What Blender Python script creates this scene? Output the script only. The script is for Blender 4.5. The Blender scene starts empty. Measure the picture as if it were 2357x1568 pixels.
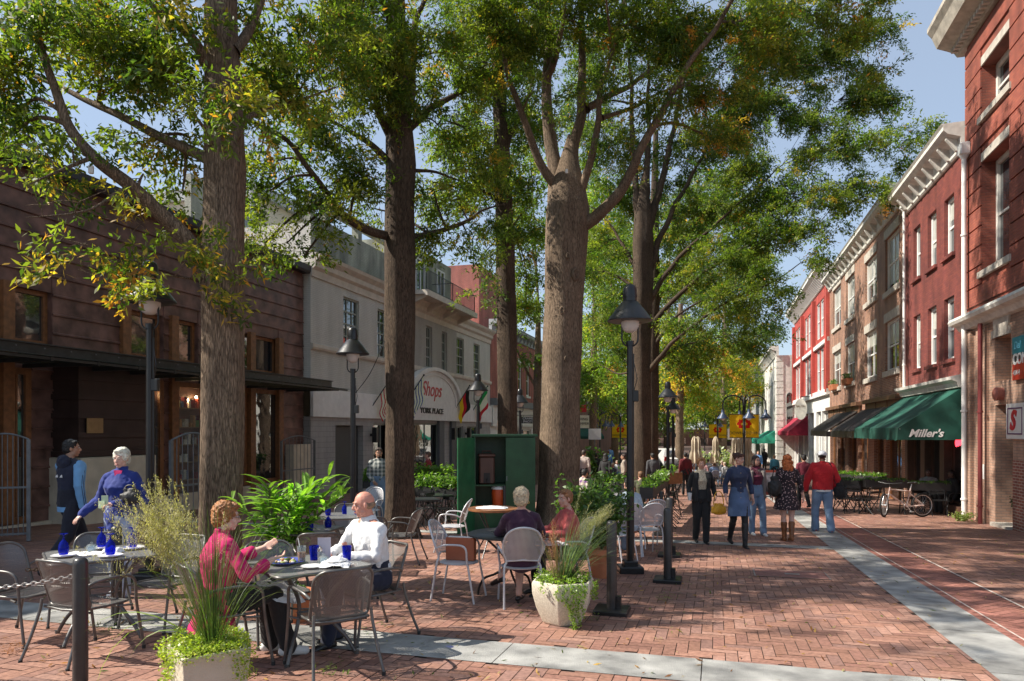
import bpy, bmesh, math, random
import numpy as np
from math import sin, cos, pi, radians, sqrt, atan2, exp, tan
from mathutils import Vector, Matrix, noise

random.seed(7)
RNG = np.random.default_rng(11)
SC = bpy.context.scene
COL = SC.collection
# ---- geometry of the place -------------------------------------------------
F, CX, HY = 1650.0, 1178.5, 990.0      # focal length, centre column, level line (photo at 2357 px wide)
H0 = 1.66                              # lens height above the paving below it
TH = radians(15.8)                     # street direction against the view axis
CT, ST_ = cos(TH), sin(TH)
SLOPE = 0.035                          # the street falls away from the camera
def st(p, t):                          # street coordinates -> world x, y
    return (p * CT + t * ST_, -p * ST_ + t * CT)
def pt_of(x, y):
    return (x * CT - y * ST_, x * ST_ + y * CT)
def gz(x, y):
    t = x * ST_ + y * CT
    if t < 36: return -SLOPE * t
    return -SLOPE * 36 - SLOPE * 11 * (1 - exp(-(t - 36) / 11))
def gp(px, py):                        # where the ray through a photo point meets the ground
    u, v = (px - CX) / F, (py - HY) / F
    lo, hi = 1.0, 400.0
    for _ in range(60):
        d = .5 * (lo + hi)
        if H0 - v * d > gz(u * d, d): lo = d
        else: hi = d
    return Vector((u * lo, lo, gz(u * lo, lo)))
def gpd(px, d):                        # ground point in column px at depth d
    x = (px - CX) / F * d
    return Vector((x, d, gz(x, d)))
def at(px, py, d):
    return Vector(((px - CX) / F * d, d, H0 - (py - HY) / F * d))

# ---- materials ---------------------------------------------------------------
MATS = {}
def nmat(name):
    m = bpy.data.materials.new(name); m.use_nodes = True
    nt = m.node_tree; b = nt.nodes['Principled BSDF']
    return m, nt, b
def N(nt, typ, **kw):
    n = nt.nodes.new(typ)
    for k, v in kw.items():
        if k in n.inputs.keys() if isinstance(k, str) else False: n.inputs[k].default_value = v
        else: setattr(n, k, v)
    return n
def rgba(c): return (c[0], c[1], c[2], 1)
def pm(name, c, rough=.6, var=.12, sc=3., bump=.0, bsc=60., metal=0., c2=None, coat=0., attr=None, spec=.5, trans=0., alpha=None, sheen=0, dist=.02):
    """plain surface with mottled colour, roughness variation and fine bump"""
    if name in MATS: return MATS[name]
    m, nt, b = nmat(name); L = nt.links.new
    tc = N(nt, 'ShaderNodeTexCoord')
    n1 = N(nt, 'ShaderNodeTexNoise'); n1.inputs['Scale'].default_value = sc; n1.inputs['Detail'].default_value = 6
    L(tc.outputs['Object'], n1.inputs['Vector'])
    r = N(nt, 'ShaderNodeValToRGB')
    lo = [max(0, x * (1 - var)) for x in c]; hi = [min(1, x * (1 + var)) for x in (c2 or c)]
    r.color_ramp.elements[0].position = .3; r.color_ramp.elements[1].position = .7
    r.color_ramp.elements[0].color = rgba(lo); r.color_ramp.elements[1].color = rgba(hi)
    L(n1.outputs['Fac'], r.inputs['Fac']); L(r.outputs['Color'], b.inputs['Base Color'])
    mr = N(nt, 'ShaderNodeMapRange'); mr.inputs['To Min'].default_value = max(0.02, rough - .08); mr.inputs['To Max'].default_value = min(1, rough + .1)
    L(n1.outputs['Fac'], mr.inputs['Value']); L(mr.outputs['Result'], b.inputs['Roughness'])
    b.inputs['Metallic'].default_value = metal
    b.inputs['Specular IOR Level'].default_value = spec
    if coat: b.inputs['Coat Weight'].default_value = coat; b.inputs['Coat Roughness'].default_value = .1
    if sheen: b.inputs['Sheen Weight'].default_value = sheen
    if trans: b.inputs['Transmission Weight'].default_value = trans
    if bump:
        n2 = N(nt, 'ShaderNodeTexNoise'); n2.inputs['Scale'].default_value = bsc; n2.inputs['Detail'].default_value = 4
        L(tc.outputs['Object'], n2.inputs['Vector'])
        bp = N(nt, 'ShaderNodeBump'); bp.inputs['Strength'].default_value = bump; bp.inputs['Distance'].default_value = dist
        L(n2.outputs['Fac'], bp.inputs['Height']); L(bp.outputs['Normal'], b.inputs['Normal'])
    MATS[name] = m
    return m
def brickmat(name, c1, c2, mortar, bw=.21, bh=.07, ms=.010, var=.25, bump=.5, stain=.42, paint=False):
    if name in MATS: return MATS[name]
    m, nt, b = nmat(name); L = nt.links.new
    tc = N(nt, 'ShaderNodeTexCoord'); sp = N(nt, 'ShaderNodeSeparateXYZ'); L(tc.outputs['Object'], sp.inputs[0])
    ad = N(nt, 'ShaderNodeMath', operation='ADD'); L(sp.outputs['X'], ad.inputs[0]); L(sp.outputs['Y'], ad.inputs[1])
    cb = N(nt, 'ShaderNodeCombineXYZ'); L(ad.outputs[0], cb.inputs['X']); L(sp.outputs['Z'], cb.inputs['Y'])
    br = N(nt, 'ShaderNodeTexBrick'); L(cb.outputs[0], br.inputs['Vector'])
    br.inputs['Scale'].default_value = 1; br.inputs['Brick Width'].default_value = bw; br.inputs['Row Height'].default_value = bh
    br.inputs['Mortar Size'].default_value = ms; br.inputs['Mortar Smooth'].default_value = .3; br.inputs['Bias'].default_value = 0
    br.inputs['Color1'].default_value = rgba(c1); br.inputs['Color2'].default_value = rgba(c2); br.inputs['Mortar'].default_value = rgba(mortar)
    n1 = N(nt, 'ShaderNodeTexNoise'); n1.inputs['Scale'].default_value = 1.; n1.inputs['Detail'].default_value = 9; mp = N(nt, 'ShaderNodeMapping'); mp.inputs['Scale'].default_value = (1.9, 1.9, .5); L(tc.outputs['Object'], mp.inputs['Vector']); L(mp.outputs[0], n1.inputs['Vector'])
    mr = N(nt, 'ShaderNodeMapRange'); mr.inputs['From Min'].default_value = .3; mr.inputs['From Max'].default_value = .7
    mr.inputs['To Min'].default_value = 1 - stain; mr.inputs['To Max'].default_value = 1 + stain * .5
    L(n1.outputs['Fac'], mr.inputs['Value'])
    mx = N(nt, 'ShaderNodeVectorMath', operation='SCALE'); L(br.outputs['Color'], mx.inputs[0]); L(mr.outputs['Result'], mx.inputs['Scale'])
    L(mx.outputs[0], b.inputs['Base Color']); b.inputs['Roughness'].default_value = .75 if not paint else .55
    n2 = N(nt, 'ShaderNodeTexNoise'); n2.inputs['Scale'].default_value = 45; L(tc.outputs['Object'], n2.inputs['Vector'])
    m2 = N(nt, 'ShaderNodeMath', operation='MULTIPLY_ADD'); L(br.outputs['Fac'], m2.inputs[0]); m2.inputs[1].default_value = -1.; L(n2.outputs['Fac'], m2.inputs[2])
    bp = N(nt, 'ShaderNodeBump'); bp.inputs['Strength'].default_value = bump; bp.inputs['Distance'].default_value = .012
    L(m2.outputs[0], bp.inputs['Height']); L(bp.outputs['Normal'], b.inputs['Normal'])
    MATS[name] = m
    return m
def glassmat(name, c=(.02, .025, .03), rough=.03, wob=.15):
    if name in MATS: return MATS[name]
    m, nt, b = nmat(name); L = nt.links.new
    b.inputs['Base Color'].default_value = rgba(c); b.inputs['Roughness'].default_value = rough
    b.inputs['Specular IOR Level'].default_value = 1.; b.inputs['IOR'].default_value = 1.9
    tc = N(nt, 'ShaderNodeTexCoord'); n = N(nt, 'ShaderNodeTexNoise'); n.inputs['Scale'].default_value = 1.3; L(tc.outputs['Object'], n.inputs['Vector'])
    bp = N(nt, 'ShaderNodeBump'); bp.inputs['Strength'].default_value = wob; bp.inputs['Distance'].default_value = .02
    L(n.outputs['Fac'], bp.inputs['Height']); L(bp.outputs['Normal'], b.inputs['Normal'])
    MATS[name] = m
    return m
def clearglass(name, c, rough=.02, mix=.35):
    """thin tinted glassware: transparent with a sharp reflection"""
    if name in MATS: return MATS[name]
    m, nt, b = nmat(name); L = nt.links.new
    out = nt.nodes['Material Output']
    tr = N(nt, 'ShaderNodeBsdfTransparent'); tr.inputs['Color'].default_value = rgba(c)
    b.inputs['Base Color'].default_value = rgba([x * .6 for x in c]); b.inputs['Roughness'].default_value = rough
    mx = N(nt, 'ShaderNodeMixShader'); mx.inputs['Fac'].default_value = mix
    L(tr.outputs[0], mx.inputs[1]); L(b.outputs[0], mx.inputs[2]); L(mx.outputs[0], out.inputs['Surface'])
    MATS[name] = m
    return m
def meshmat(name, c, sc=130., hole=.55, rough=.4, metal=.6, square=False):
    """expanded metal mesh / perforated sheet: holes cut with a procedural pattern"""
    if name in MATS: return MATS[name]
    m, nt, b = nmat(name); L = nt.links.new
    out = nt.nodes['Material Output']
    b.inputs['Base Color'].default_value = rgba(c); b.inputs['Roughness'].default_value = rough; b.inputs['Metallic'].default_value = metal
    tc = N(nt, 'ShaderNodeTexCoord'); uvn = tc.outputs['UV']
    sp = N(nt, 'ShaderNodeSeparateXYZ'); L(uvn, sp.inputs[0])
    def s(o, mul, add=None):
        a = N(nt, 'ShaderNodeMath', operation='MULTIPLY'); L(o, a.inputs[0]); a.inputs[1].default_value = mul
        c_ = N(nt, 'ShaderNodeMath', operation='SINE'); L(a.outputs[0], c_.inputs[0]); d = N(nt, 'ShaderNodeMath', operation='ABSOLUTE'); L(c_.outputs[0], d.inputs[0]); return d.outputs[0]
    if square: o1, o2 = sp.outputs['X'], sp.outputs['Y']
    else:
        a1 = N(nt, 'ShaderNodeMath', operation='MULTIPLY_ADD'); L(sp.outputs['X'], a1.inputs[0]); a1.inputs[1].default_value = .6; L(sp.outputs['Y'], a1.inputs[2])
        a2 = N(nt, 'ShaderNodeMath', operation='MULTIPLY_ADD'); L(sp.outputs['X'], a2.inputs[0]); a2.inputs[1].default_value = -.6; L(sp.outputs['Y'], a2.inputs[2])
        o1, o2 = a1.outputs[0], a2.outputs[0]
    mn = N(nt, 'ShaderNodeMath', operation='MINIMUM'); L(s(o1, sc), mn.inputs[0]); L(s(o2, sc), mn.inputs[1])
    gt = N(nt, 'ShaderNodeMath', operation='GREATER_THAN'); L(mn.outputs[0], gt.inputs[0]); gt.inputs[1].default_value = hole
    tr = N(nt, 'ShaderNodeBsdfTransparent'); mx = N(nt, 'ShaderNodeMixShader')
    L(gt.outputs[0], mx.inputs['Fac']); L(b.outputs[0], mx.inputs[1]); L(tr.outputs[0], mx.inputs[2]); L(mx.outputs[0], out.inputs['Surface'])
    MATS[name] = m
    return m
def attrmat(name, rough=.7, bump=.3, bsc=120., attr='Col', spec=.3, sub=0., mot=.25, trans=0.):
    """colour comes from a per-face attribute, mottled"""
    if name in MATS: return MATS[name]
    m, nt, b = nmat(name); L = nt.links.new
    at_ = N(nt, 'ShaderNodeAttribute', attribute_name=attr)
    tc = N(nt, 'ShaderNodeTexCoord'); n1 = N(nt, 'ShaderNodeTexNoise'); n1.inputs['Scale'].default_value = bsc * .3; n1.inputs['Detail'].default_value = 5; L(tc.outputs['Object'], n1.inputs['Vector'])
    mr = N(nt, 'ShaderNodeMapRange'); mr.inputs['From Min'].default_value = .3; mr.inputs['From Max'].default_value = .7; mr.inputs['To Min'].default_value = 1 - mot; mr.inputs['To Max'].default_value = 1 + mot
    L(n1.outputs['Fac'], mr.inputs['Value'])
    mx = N(nt, 'ShaderNodeVectorMath', operation='SCALE'); L(at_.outputs['Color'], mx.inputs[0]); L(mr.outputs['Result'], mx.inputs['Scale'])
    L(mx.outputs[0], b.inputs['Base Color']); b.inputs['Roughness'].default_value = rough; b.inputs['Specular IOR Level'].default_value = spec
    if bump:
        n2 = N(nt, 'ShaderNodeTexNoise'); n2.inputs['Scale'].default_value = bsc; L(tc.outputs['Object'], n2.inputs['Vector'])
        bp = N(nt, 'ShaderNodeBump'); bp.inputs['Strength'].default_value = bump; bp.inputs['Distance'].default_value = .004
        L(n2.outputs['Fac'], bp.inputs['Height']); L(bp.outputs['Normal'], b.inputs['Normal'])
    if trans:
        out = nt.nodes['Material Output']; tl = N(nt, 'ShaderNodeBsdfTranslucent')
        g = N(nt, 'ShaderNodeVectorMath', operation='MULTIPLY'); L(mx.outputs[0], g.inputs[0]); g.inputs[1].default_value = (1.8, 2.05, .6)
        L(g.outputs[0], tl.inputs['Color'])
        ms = N(nt, 'ShaderNodeMixShader'); ms.inputs['Fac'].default_value = trans
        L(b.outputs[0], ms.inputs[1]); L(tl.outputs[0], ms.inputs[2]); L(ms.outputs[0], out.inputs['Surface'])
    MATS[name] = m
    return m

# ---- mesh builder --------------------------------------------------------------
class M:
    def __init__(s): s.v = []; s.f = []; s.c = []; s.uv = None
    def add(s, vs, fs, col=None):
        o = len(s.v); s.v += [tuple(v) for v in vs]; s.f += [tuple(i + o for i in f) for f in fs]
        s.c += [col] * len(fs); return s
    def box(s, x0, x1, y0, y1, z0, z1, col=None, mt=None):
        vs = [(x, y, z) for z in (z0, z1) for y in (y0, y1) for x in (x0, x1)]
        if mt is not None: vs = [mt @ Vector(v) for v in vs]
        return s.add(vs, [(0, 2, 3, 1), (4, 5, 7, 6), (0, 1, 5, 4), (2, 6, 7, 3), (0, 4, 6, 2), (1, 3, 7, 5)], col)
    def bbox(s, cx, cy, cz, sx, sy, sz, rz=0, col=None, b=0.0):
        mt = Matrix.Translation((cx, cy, cz)) @ Matrix.Rotation(rz, 4, 'Z')
        if b <= 0: return s.box(-sx/2, sx/2, -sy/2, sy/2, -sz/2, sz/2, col, mt)
        vs = []; fs = []                                  # chamfered edges
        X, Y, Z = sx/2, sy/2, sz/2
        def ring(x, y, z): return [(-x+b, -y, z), (x-b, -y, z), (x, -y+b, z), (x, y-b, z), (x-b, y, z), (-x+b, y, z), (-x, y-b, z), (-x, -y+b, z)]
        rings = [ring(X-b, Y-b, -Z), ring(X, Y, -Z+b), ring(X, Y, Z-b), ring(X-b, Y-b, Z)]
        for r in rings: vs += r
        for k in range(3):
            for i in range(8):
                j = (i+1) % 8; fs.append((k*8+i, k*8+j, k*8+8+j, k*8+8+i))
        fs.append(tuple(range(7, -1, -1))); fs.append(tuple(range(24, 32)))
        return s.add([mt @ Vector(v) for v in vs], fs, col)
    def tube(s, pts, rad, n=8, col=None, cap=True, closed=False):
        pts = [Vector(p) for p in pts]; k = len(pts)
        if not hasattr(rad, '__len__'): rad = [rad] * k
        vs = []; fs = []; pn = None
        for i in range(k):
            if closed: d = pts[(i+1) % k] - pts[i-1]
            else: d = pts[min(i+1, k-1)] - pts[max(i-1, 0)]
            if d.length < 1e-9: d = Vector((0, 0, 1))
            d.normalize()
            if pn is None:
                a = Vector((0, 0, 1)) if abs(d.z) < .9 else Vector((1, 0, 0)); nrm = d.cross(a).normalized()
            else:
                nrm = pn - d * pn.dot(d)
                if nrm.length < 1e-6: nrm = d.orthogonal()
                nrm.normalize()
            pn = nrm; bn = d.cross(nrm)
            for j in range(n):
                a = 2*pi*j/n; vs.append(pts[i] + (nrm*cos(a) + bn*sin(a)) * rad[i])
        m = k if closed else k-1
        for i in range(m):
            for j in range(n):
                a, b = i*n+j, i*n+(j+1) % n; c, d_ = ((i+1) % k)*n+(j+1) % n, ((i+1) % k)*n+j
                fs.append((a, b, c, d_))
        if cap and not closed: fs.append(tuple(range(n-1, -1, -1))); fs.append(tuple(range((k-1)*n, k*n)))
        return s.add(vs, fs, col)
    def lathe(s, prof, n=24, cx=0, cy=0, col=None, sq=None):
        vs = []; fs = []; k = len(prof)
        for r, z in prof:
            for j in range(n):
                a = 2*pi*j/n; vs.append((cx + r*cos(a), cy + r*sin(a), z))
        for i in range(k-1):
            for j in range(n):
                fs.append((i*n+j, i*n+(j+1) % n, (i+1)*n+(j+1) % n, (i+1)*n+j))
        if prof[0][0] > 1e-4: fs.append(tuple(range(n-1, -1, -1)))
        if prof[-1][0] > 1e-4: fs.append(tuple(range((k-1)*n, k*n)))
        return s.add(vs, fs, col)
    def ball(s, c, r, n=12, m=8, col=None, mt=None):
        if not hasattr(r, '__len__'): r = (r, r, r)
        vs = []; fs = []
        for i in range(m+1):
            th = pi*i/m
            for j in range(n):
                a = 2*pi*j/n; v = Vector((r[0]*sin(th)*cos(a), r[1]*sin(th)*sin(a), r[2]*cos(th)))
                if mt is not None: v = mt @ v
                vs.append(v + Vector(c))
        for i in range(m):
            for j in range(n): fs.append((i*n+j, (i+1)*n+j, (i+1)*n+(j+1) % n, i*n+(j+1) % n))
        return s.add(vs, fs, col)
    def prism(s, poly, axis, a0, a1, col=None):
        """polygon extruded: axis 'y' takes (x,z), 'z' takes (x,y), 'x' takes (y,z)"""
        def mk(q, a):
            return {'y': (q[0], a, q[1]), 'z': (q[0], q[1], a), 'x': (a, q[0], q[1])}[axis]
        n = len(poly); vs = [mk(q, a0) for q in poly] + [mk(q, a1) for q in poly]
        fs = [(i, (i+1) % n, n+(i+1) % n, n+i) for i in range(n)] + [tuple(range(n-1, -1, -1)), tuple(range(n, 2*n))]
        return s.add(vs, fs, col)
    def quad(s, a, b, c, d, col=None): return s.add([a, b, c, d], [(0, 1, 2, 3)], col)
    def build(s, name, mat, parent=None, smooth=None, uv=None, fix=True, loc=None):
        me = bpy.data.meshes.new(name); me.from_pydata([tuple(v) for v in s.v], [], s.f)
        if fix:
            bm = bmesh.new(); bm.from_mesh(me); bmesh.ops.recalc_face_normals(bm, faces=bm.faces); bm.to_mesh(me); bm.free()
        if smooth is not None: shade(me, smooth)
        if any(c is not None for c in s.c):
            ca = me.color_attributes.new('Col', 'FLOAT_COLOR', 'CORNER')
            arr = []
            for p in me.polygons:
                c = s.c[p.index] or (.5, .5, .5)
                arr += [c[0], c[1], c[2], 1.] * p.loop_total
            ca.data.foreach_set('color', arr)
        if s.uv is not None or uv is not None:
            ul = me.uv_layers.new(name='UVMap'); f = uv or s.uv
            co = [v.co for v in me.vertices]
            for l in me.loops: ul.data[l.index].uv = f(co[l.vertex_index])
        o = bpy.data.objects.new(name, me); COL.objects.link(o)
        if mat is not None: me.materials.append(mat)
        if parent is not None: o.parent = parent
        if loc is not None: o.location = loc
        return o
def shade(me, ang=40):
    me.polygons.foreach_set('use_smooth', [True] * len(me.polygons))
    if ang < 180:
        bm = bmesh.new(); bm.from_mesh(me); lim = radians(ang)
        for e in bm.edges:
            if len(e.link_faces) == 2 and e.calc_face_angle(0) > lim: e.smooth = False
        bm.to_mesh(me); bm.free()
def meta(o, label=None, cat=None, group=None, kind=None):
    if label: o['label'] = label
    if cat: o['category'] = cat
    if group: o['group'] = group
    if kind: o['kind'] = kind
    return o
def thing(name, label, cat, loc=(0, 0, 0), rz=0, group=None):
    o = bpy.data.objects.new(name, None); COL.objects.link(o); o.empty_display_size = .1
    o.location = loc; o.rotation_euler = (0, 0, rz)
    return meta(o, label, cat, group)
def kids(o): return [c for c in bpy.data.objects if c.parent == o]
def dup(root, label, loc, rz=0, group=None, scale=None):
    def cp(o, par):
        c = o.copy(); COL.objects.link(c)
        if par is not None: c.parent = par
        for ch in KID.get(o.name, []): cp(bpy.data.objects[ch], c)
        return c
    KID = {}
    for q in bpy.data.objects:
        if q.parent is not None: KID.setdefault(q.parent.name, []).append(q.name)
    r = cp(root, None); r.location = loc; r.rotation_euler = (0, 0, rz); r['label'] = label
    if group: r['group'] = group
    if scale: r.scale = (scale,) * 3
    return r
def struct(o, label=None): o['kind'] = 'structure'; return o
def fastmesh(name, V, Q, mat, parent=None, col=None, smooth=False):
    """numpy quads -> mesh"""
    me = bpy.data.meshes.new(name); V = np.asarray(V, dtype=np.float32); Q = np.asarray(Q, dtype=np.int32)
    me.vertices.add(len(V)); me.vertices.foreach_set('co', V.ravel())
    nf, k = Q.shape
    me.loops.add(nf * k); me.loops.foreach_set('vertex_index', Q.ravel())
    me.polygons.add(nf); me.polygons.foreach_set('loop_start', np.arange(0, nf*k, k, dtype=np.int32))
    me.update(calc_edges=True)
    if col is not None:
        ca = me.color_attributes.new('Col', 'FLOAT_COLOR', 'CORNER')
        c4 = np.ones((nf, k, 4), dtype=np.float32); c4[:, :, :3] = np.asarray(col, dtype=np.float32)[:, None, :]
        ca.data.foreach_set('color', c4.ravel())
    if smooth: me.polygons.foreach_set('use_smooth', [True] * nf)
    o = bpy.data.objects.new(name, me); COL.objects.link(o); me.materials.append(mat)
    if parent is not None: o.parent = parent
    return o
def textobj(name, s, size, mat, parent, loc, rot, ext=.01, font=None, align='CENTER', shear=0, sx=1, bold=0):
    cu = bpy.data.curves.new(name, 'FONT'); cu.body = s; cu.size = size; cu.extrude = ext; cu.align_x = align; cu.align_y = 'CENTER'
    cu.shear = shear; cu.offset = bold
    o = bpy.data.objects.new(name, cu); COL.objects.link(o)
    dg = bpy.context.evaluated_depsgraph_get(); me = bpy.data.meshes.new_from_object(o.evaluated_get(dg)); bpy.data.objects.remove(o)
    me.name = name; me.materials.clear(); me.materials.append(mat)
    q = bpy.data.objects.new(name, me); COL.objects.link(q); q.parent = parent; q.location = loc; q.rotation_euler = rot; q.scale = (sx, 1, 1)
    return q

# ---- camera, sky, sun -------------------------------------------------------------
cd = bpy.data.cameras.new('camera'); cam = bpy.data.objects.new('camera', cd); COL.objects.link(cam)
cam.location = (0, 0, H0); cam.rotation_euler = (radians(90), 0, 0)
cd.sensor_width = 36; cd.lens = 36 * F / 2357; cd.shift_y = (HY - 784) / 2357; cd.clip_end = 1500; cd.clip_start = .1
SC.camera = cam
w = bpy.data.worlds.new('World'); SC.world = w; w.use_nodes = True; nt = w.node_tree
sky = nt.nodes.new('ShaderNodeTexSky'); sky.sky_type = 'NISHITA'; sky.sun_disc = False
SUN_EL = radians(45)
SUN_DIR = Vector((-1, -.03, tan(SUN_EL))).normalized()          # towards the sun
sky.sun_elevation = SUN_EL; sky.sun_rotation = atan2(SUN_DIR.x, SUN_DIR.y)
sky.air_density = 1.0; sky.dust_density = .5; sky.ozone_density = 1.2
bg = nt.nodes['Background']; bg.inputs['Strength'].default_value = .080
hz = nt.nodes.new('ShaderNodeMixRGB'); hz.inputs['Fac'].default_value = .42; hz.inputs['Color2'].default_value = (5.4, 6.4, 7.9, 1)     # thin haze over the blue
nt.links.new(sky.outputs[0], hz.inputs['Color1']); nt.links.new(hz.outputs[0], bg.inputs['Color'])
sd = bpy.data.lights.new('sun', 'SUN'); sd.energy = 5; sd.angle = radians(.53); sd.color = (1, .93, .82)
so = bpy.data.objects.new('sun', sd); COL.objects.link(so); so.rotation_euler = SUN_DIR.to_track_quat('Z', 'Y').to_euler()
SC.view_settings.view_transform = 'Standard'; SC.view_settings.look = 'None'; SC.view_settings.exposure = 0
SC.cycles.max_bounces = 6; SC.cycles.diffuse_bounces = 3; SC.cycles.glossy_bounces = 3; SC.cycles.transparent_max_bounces = 12; SC.cycles.transmission_bounces = 4
SC.cycles.film_exposure = 1.72; SC.cycles.use_denoising = True; SC.cycles.sample_clamp_indirect = 6
# ================= ground ======================================================
def groundmesh(name, p0, p1, t0, t1, dz, mat, np_=None, nt_=None):
    m = M(); nt_ = nt_ or max(1, int((t1 - t0) / 1.5)); np_ = np_ or 1
    for i in range(nt_ + 1):
        t = t0 + (t1 - t0) * i / nt_
        for j in range(np_ + 1):
            p = p0 + (p1 - p0) * j / np_; x, y = st(p, t); m.v.append((x, y, gz(x, y) + dz))
    for i in range(nt_):
        for j in range(np_):
            a = i * (np_ + 1) + j; m.f.append((a, a + 1, a + np_ + 2, a + np_ + 1)); m.c.append(None)
    return m.build(name, mat, fix=False)
mortar = pm('paving_joint_sand', (.075, .045, .036), .95, .3, 6, .3, 200)
earth = pm('far_ground', (.16, .10, .085), .9, .3, .5)
struct(groundmesh('ground', -500, 500, -30, 700, -.006, mortar, 40, 120))
# herringbone bricks, one quad each, coloured one by one
def herring(name, p0, p1, t0, t1, diag, tones, holes=(), L=.305, Wd=.1, dz=.0):
    V = []; C = []
    R = cos(pi/4), sin(pi/4)
    pc, tc_ = .5*(p0+p1), .5*(t0+t1); rad = max(p1-p0, t1-t0) * .75 if diag else 0
    xs = (p1-p0)/2 + (rad if diag else 0); ys = (t1-t0)/2 + (rad if diag else 0)
    nI = int(max(xs, ys) * 2.2 / Wd)
    rr = random.Random(5)
    def emit(u0, v0, du, dv):
        g = .0035
        c = [(u0+g, v0+g), (u0+du-g, v0+g), (u0+du-g, v0+dv-g), (u0+g, v0+dv-g)]
        if diag: c = [(q[0]*R[0]-q[1]*R[1], q[0]*R[1]+q[1]*R[0]) for q in c]
        mu = sum(q[0] for q in c)/4 + pc; mv = sum(q[1] for q in c)/4 + tc_
        if not (p0 <= mu <= p1 and t0 <= mv <= t1): return
        for h in holes:
            if h[0] <= mu <= h[1] and h[2]+.07 <= mv <= h[3]-.07: return
        k = rr.random(); n = noise.noise((mu*.35, mv*.35, 0)) * .26 + noise.noise((mu*1.7, mv*1.7, 3)) * .16
        a, b = rr.choice(tones), rr.uniform(.87, 1.13) * (1 + n)
        h = rr.uniform(-.0012, .0012)
        for q in c:
            x, y = st(min(max(q[0]+pc, p0), p1), min(max(q[1]+tc_, t0), t1)); V.append((x, y, gz(x, y) + dz + h + rr.uniform(-.0006, .0006)))
        C.append((a[0]*b, a[1]*b, a[2]*b))
    # 1:3 herringbone: steps of one width, period 2L
    k = 3
    U = L / k
    n1 = int(xs / U) + 8; n2 = int(ys / U) + 8
    for j in range(-n2, n2):
        for i in range(-n1, n1):
            s = (i - j) % (2*k)
            if s == 0: emit(i*U, j*U, L, U)
            if s == k: emit(i*U, j*U, U, L) if False else None
    for i in range(-n1, n1):
        for j in range(-n2, n2):
            s = (i - j) % (2*k)
            if s == (2*k - 1): emit(i*U, j*U, U, L)
    V = np.array(V); Q = np.arange(len(V)).reshape(-1, 4)
    return fastmesh(name, V, Q, attrmat('paving_brick', .72, .35, 90, spec=.35), col=np.array(C))
TN = [(.285, .148, .105), (.31, .165, .12), (.255, .13, .098), (.33, .185, .14), (.275, .143, .105), (.24, .135, .108)]
TN2 = [(.28, .12, .09), (.31, .135, .105), (.25, .105, .082)]
t_far = 46
ho = [(-20, 3, 5.42, 6.05), (-20, 3, 13.95, 14.4)]
struct(herring('brick_paving', -14.6, 2.16, 2.0, t_far, False, TN, ho))
struct(herring('brick_gutter', 2.54, 3.32, 2.0, t_far, True, TN2))
struct(herring('brick_pavement', 3.31, 8.2, 2.0, t_far, False, TN))
gran = pm('granite_band', (.29, .29, .28), .7, .42, 3.2, .6, 160, c2=(.34, .335, .315))
def band(name, p0, p1, t0, t1, mat, step, dz=.005):
    """slabs of stone laid end to end with open joints"""
    m = M(); along = (t1 - t0) > (p1 - p0)
    a, b = (t0, t1) if along else (p0, p1); q = a
    while q < b - .01:
        e = min(b, q + step); c = [(p0, q+.004), (p1, q+.004), (p1, e-.004), (p0, e-.004)] if along else [(q+.004, t0), (e-.004, t0), (e-.004, t1), (q+.004, t1)]
        n = 4
        for kk in range(1):
            m.add([(*st(*w_), gz(*st(*w_)) + dz) for w_ in c], [(0, 1, 2, 3)])
        q = e
    return struct(m.build(name, mat, fix=False))
band('granite_strip', 2.05, 2.62, 2.0, 44, gran, 1.45)
band('granite_crossing', -14.5, 2.05, 5.42, 6.05, gran, 1.6)
band('granite_crossing', -14.5, 2.05, 13.95, 14.4, gran, 1.6)
wl = pm('pale_joint', (.5, .42, .37), .8, .3, 8)
band('drain_line', 2.715, 2.735, 2.0, 44, wl, 3, .006)
band('drain_line', 3.30, 3.33, 2.0, 44, wl, 3, .006)
# access cover in the paving
cv = groundmesh('access_cover', .55, 1.5, 10.5, 11.1, .005, pm('cover_brick', (.24, .11, .09), .8, .3, 20)); struct(cv)
m = M()
for k_, (a, b, c, d) in enumerate(((.55, 1.5, 10.48, 10.5), (.55, 1.5, 11.1, 11.12), (.53, .55, 10.48, 11.12), (1.5, 1.52, 10.48, 11.12), (.95, 1.15, 10.75, 10.87))):
    m.add([(*st(*q), gz(*st(*q)) + .009) for q in ((a, c), (b, c), (b, d), (a, d))], [(0, 1, 2, 3)])
struct(m.build('cover_frame', pm('cover_steel', (.35, .3, .28), .5, .2, 10, metal=.6), fix=False))

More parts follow.
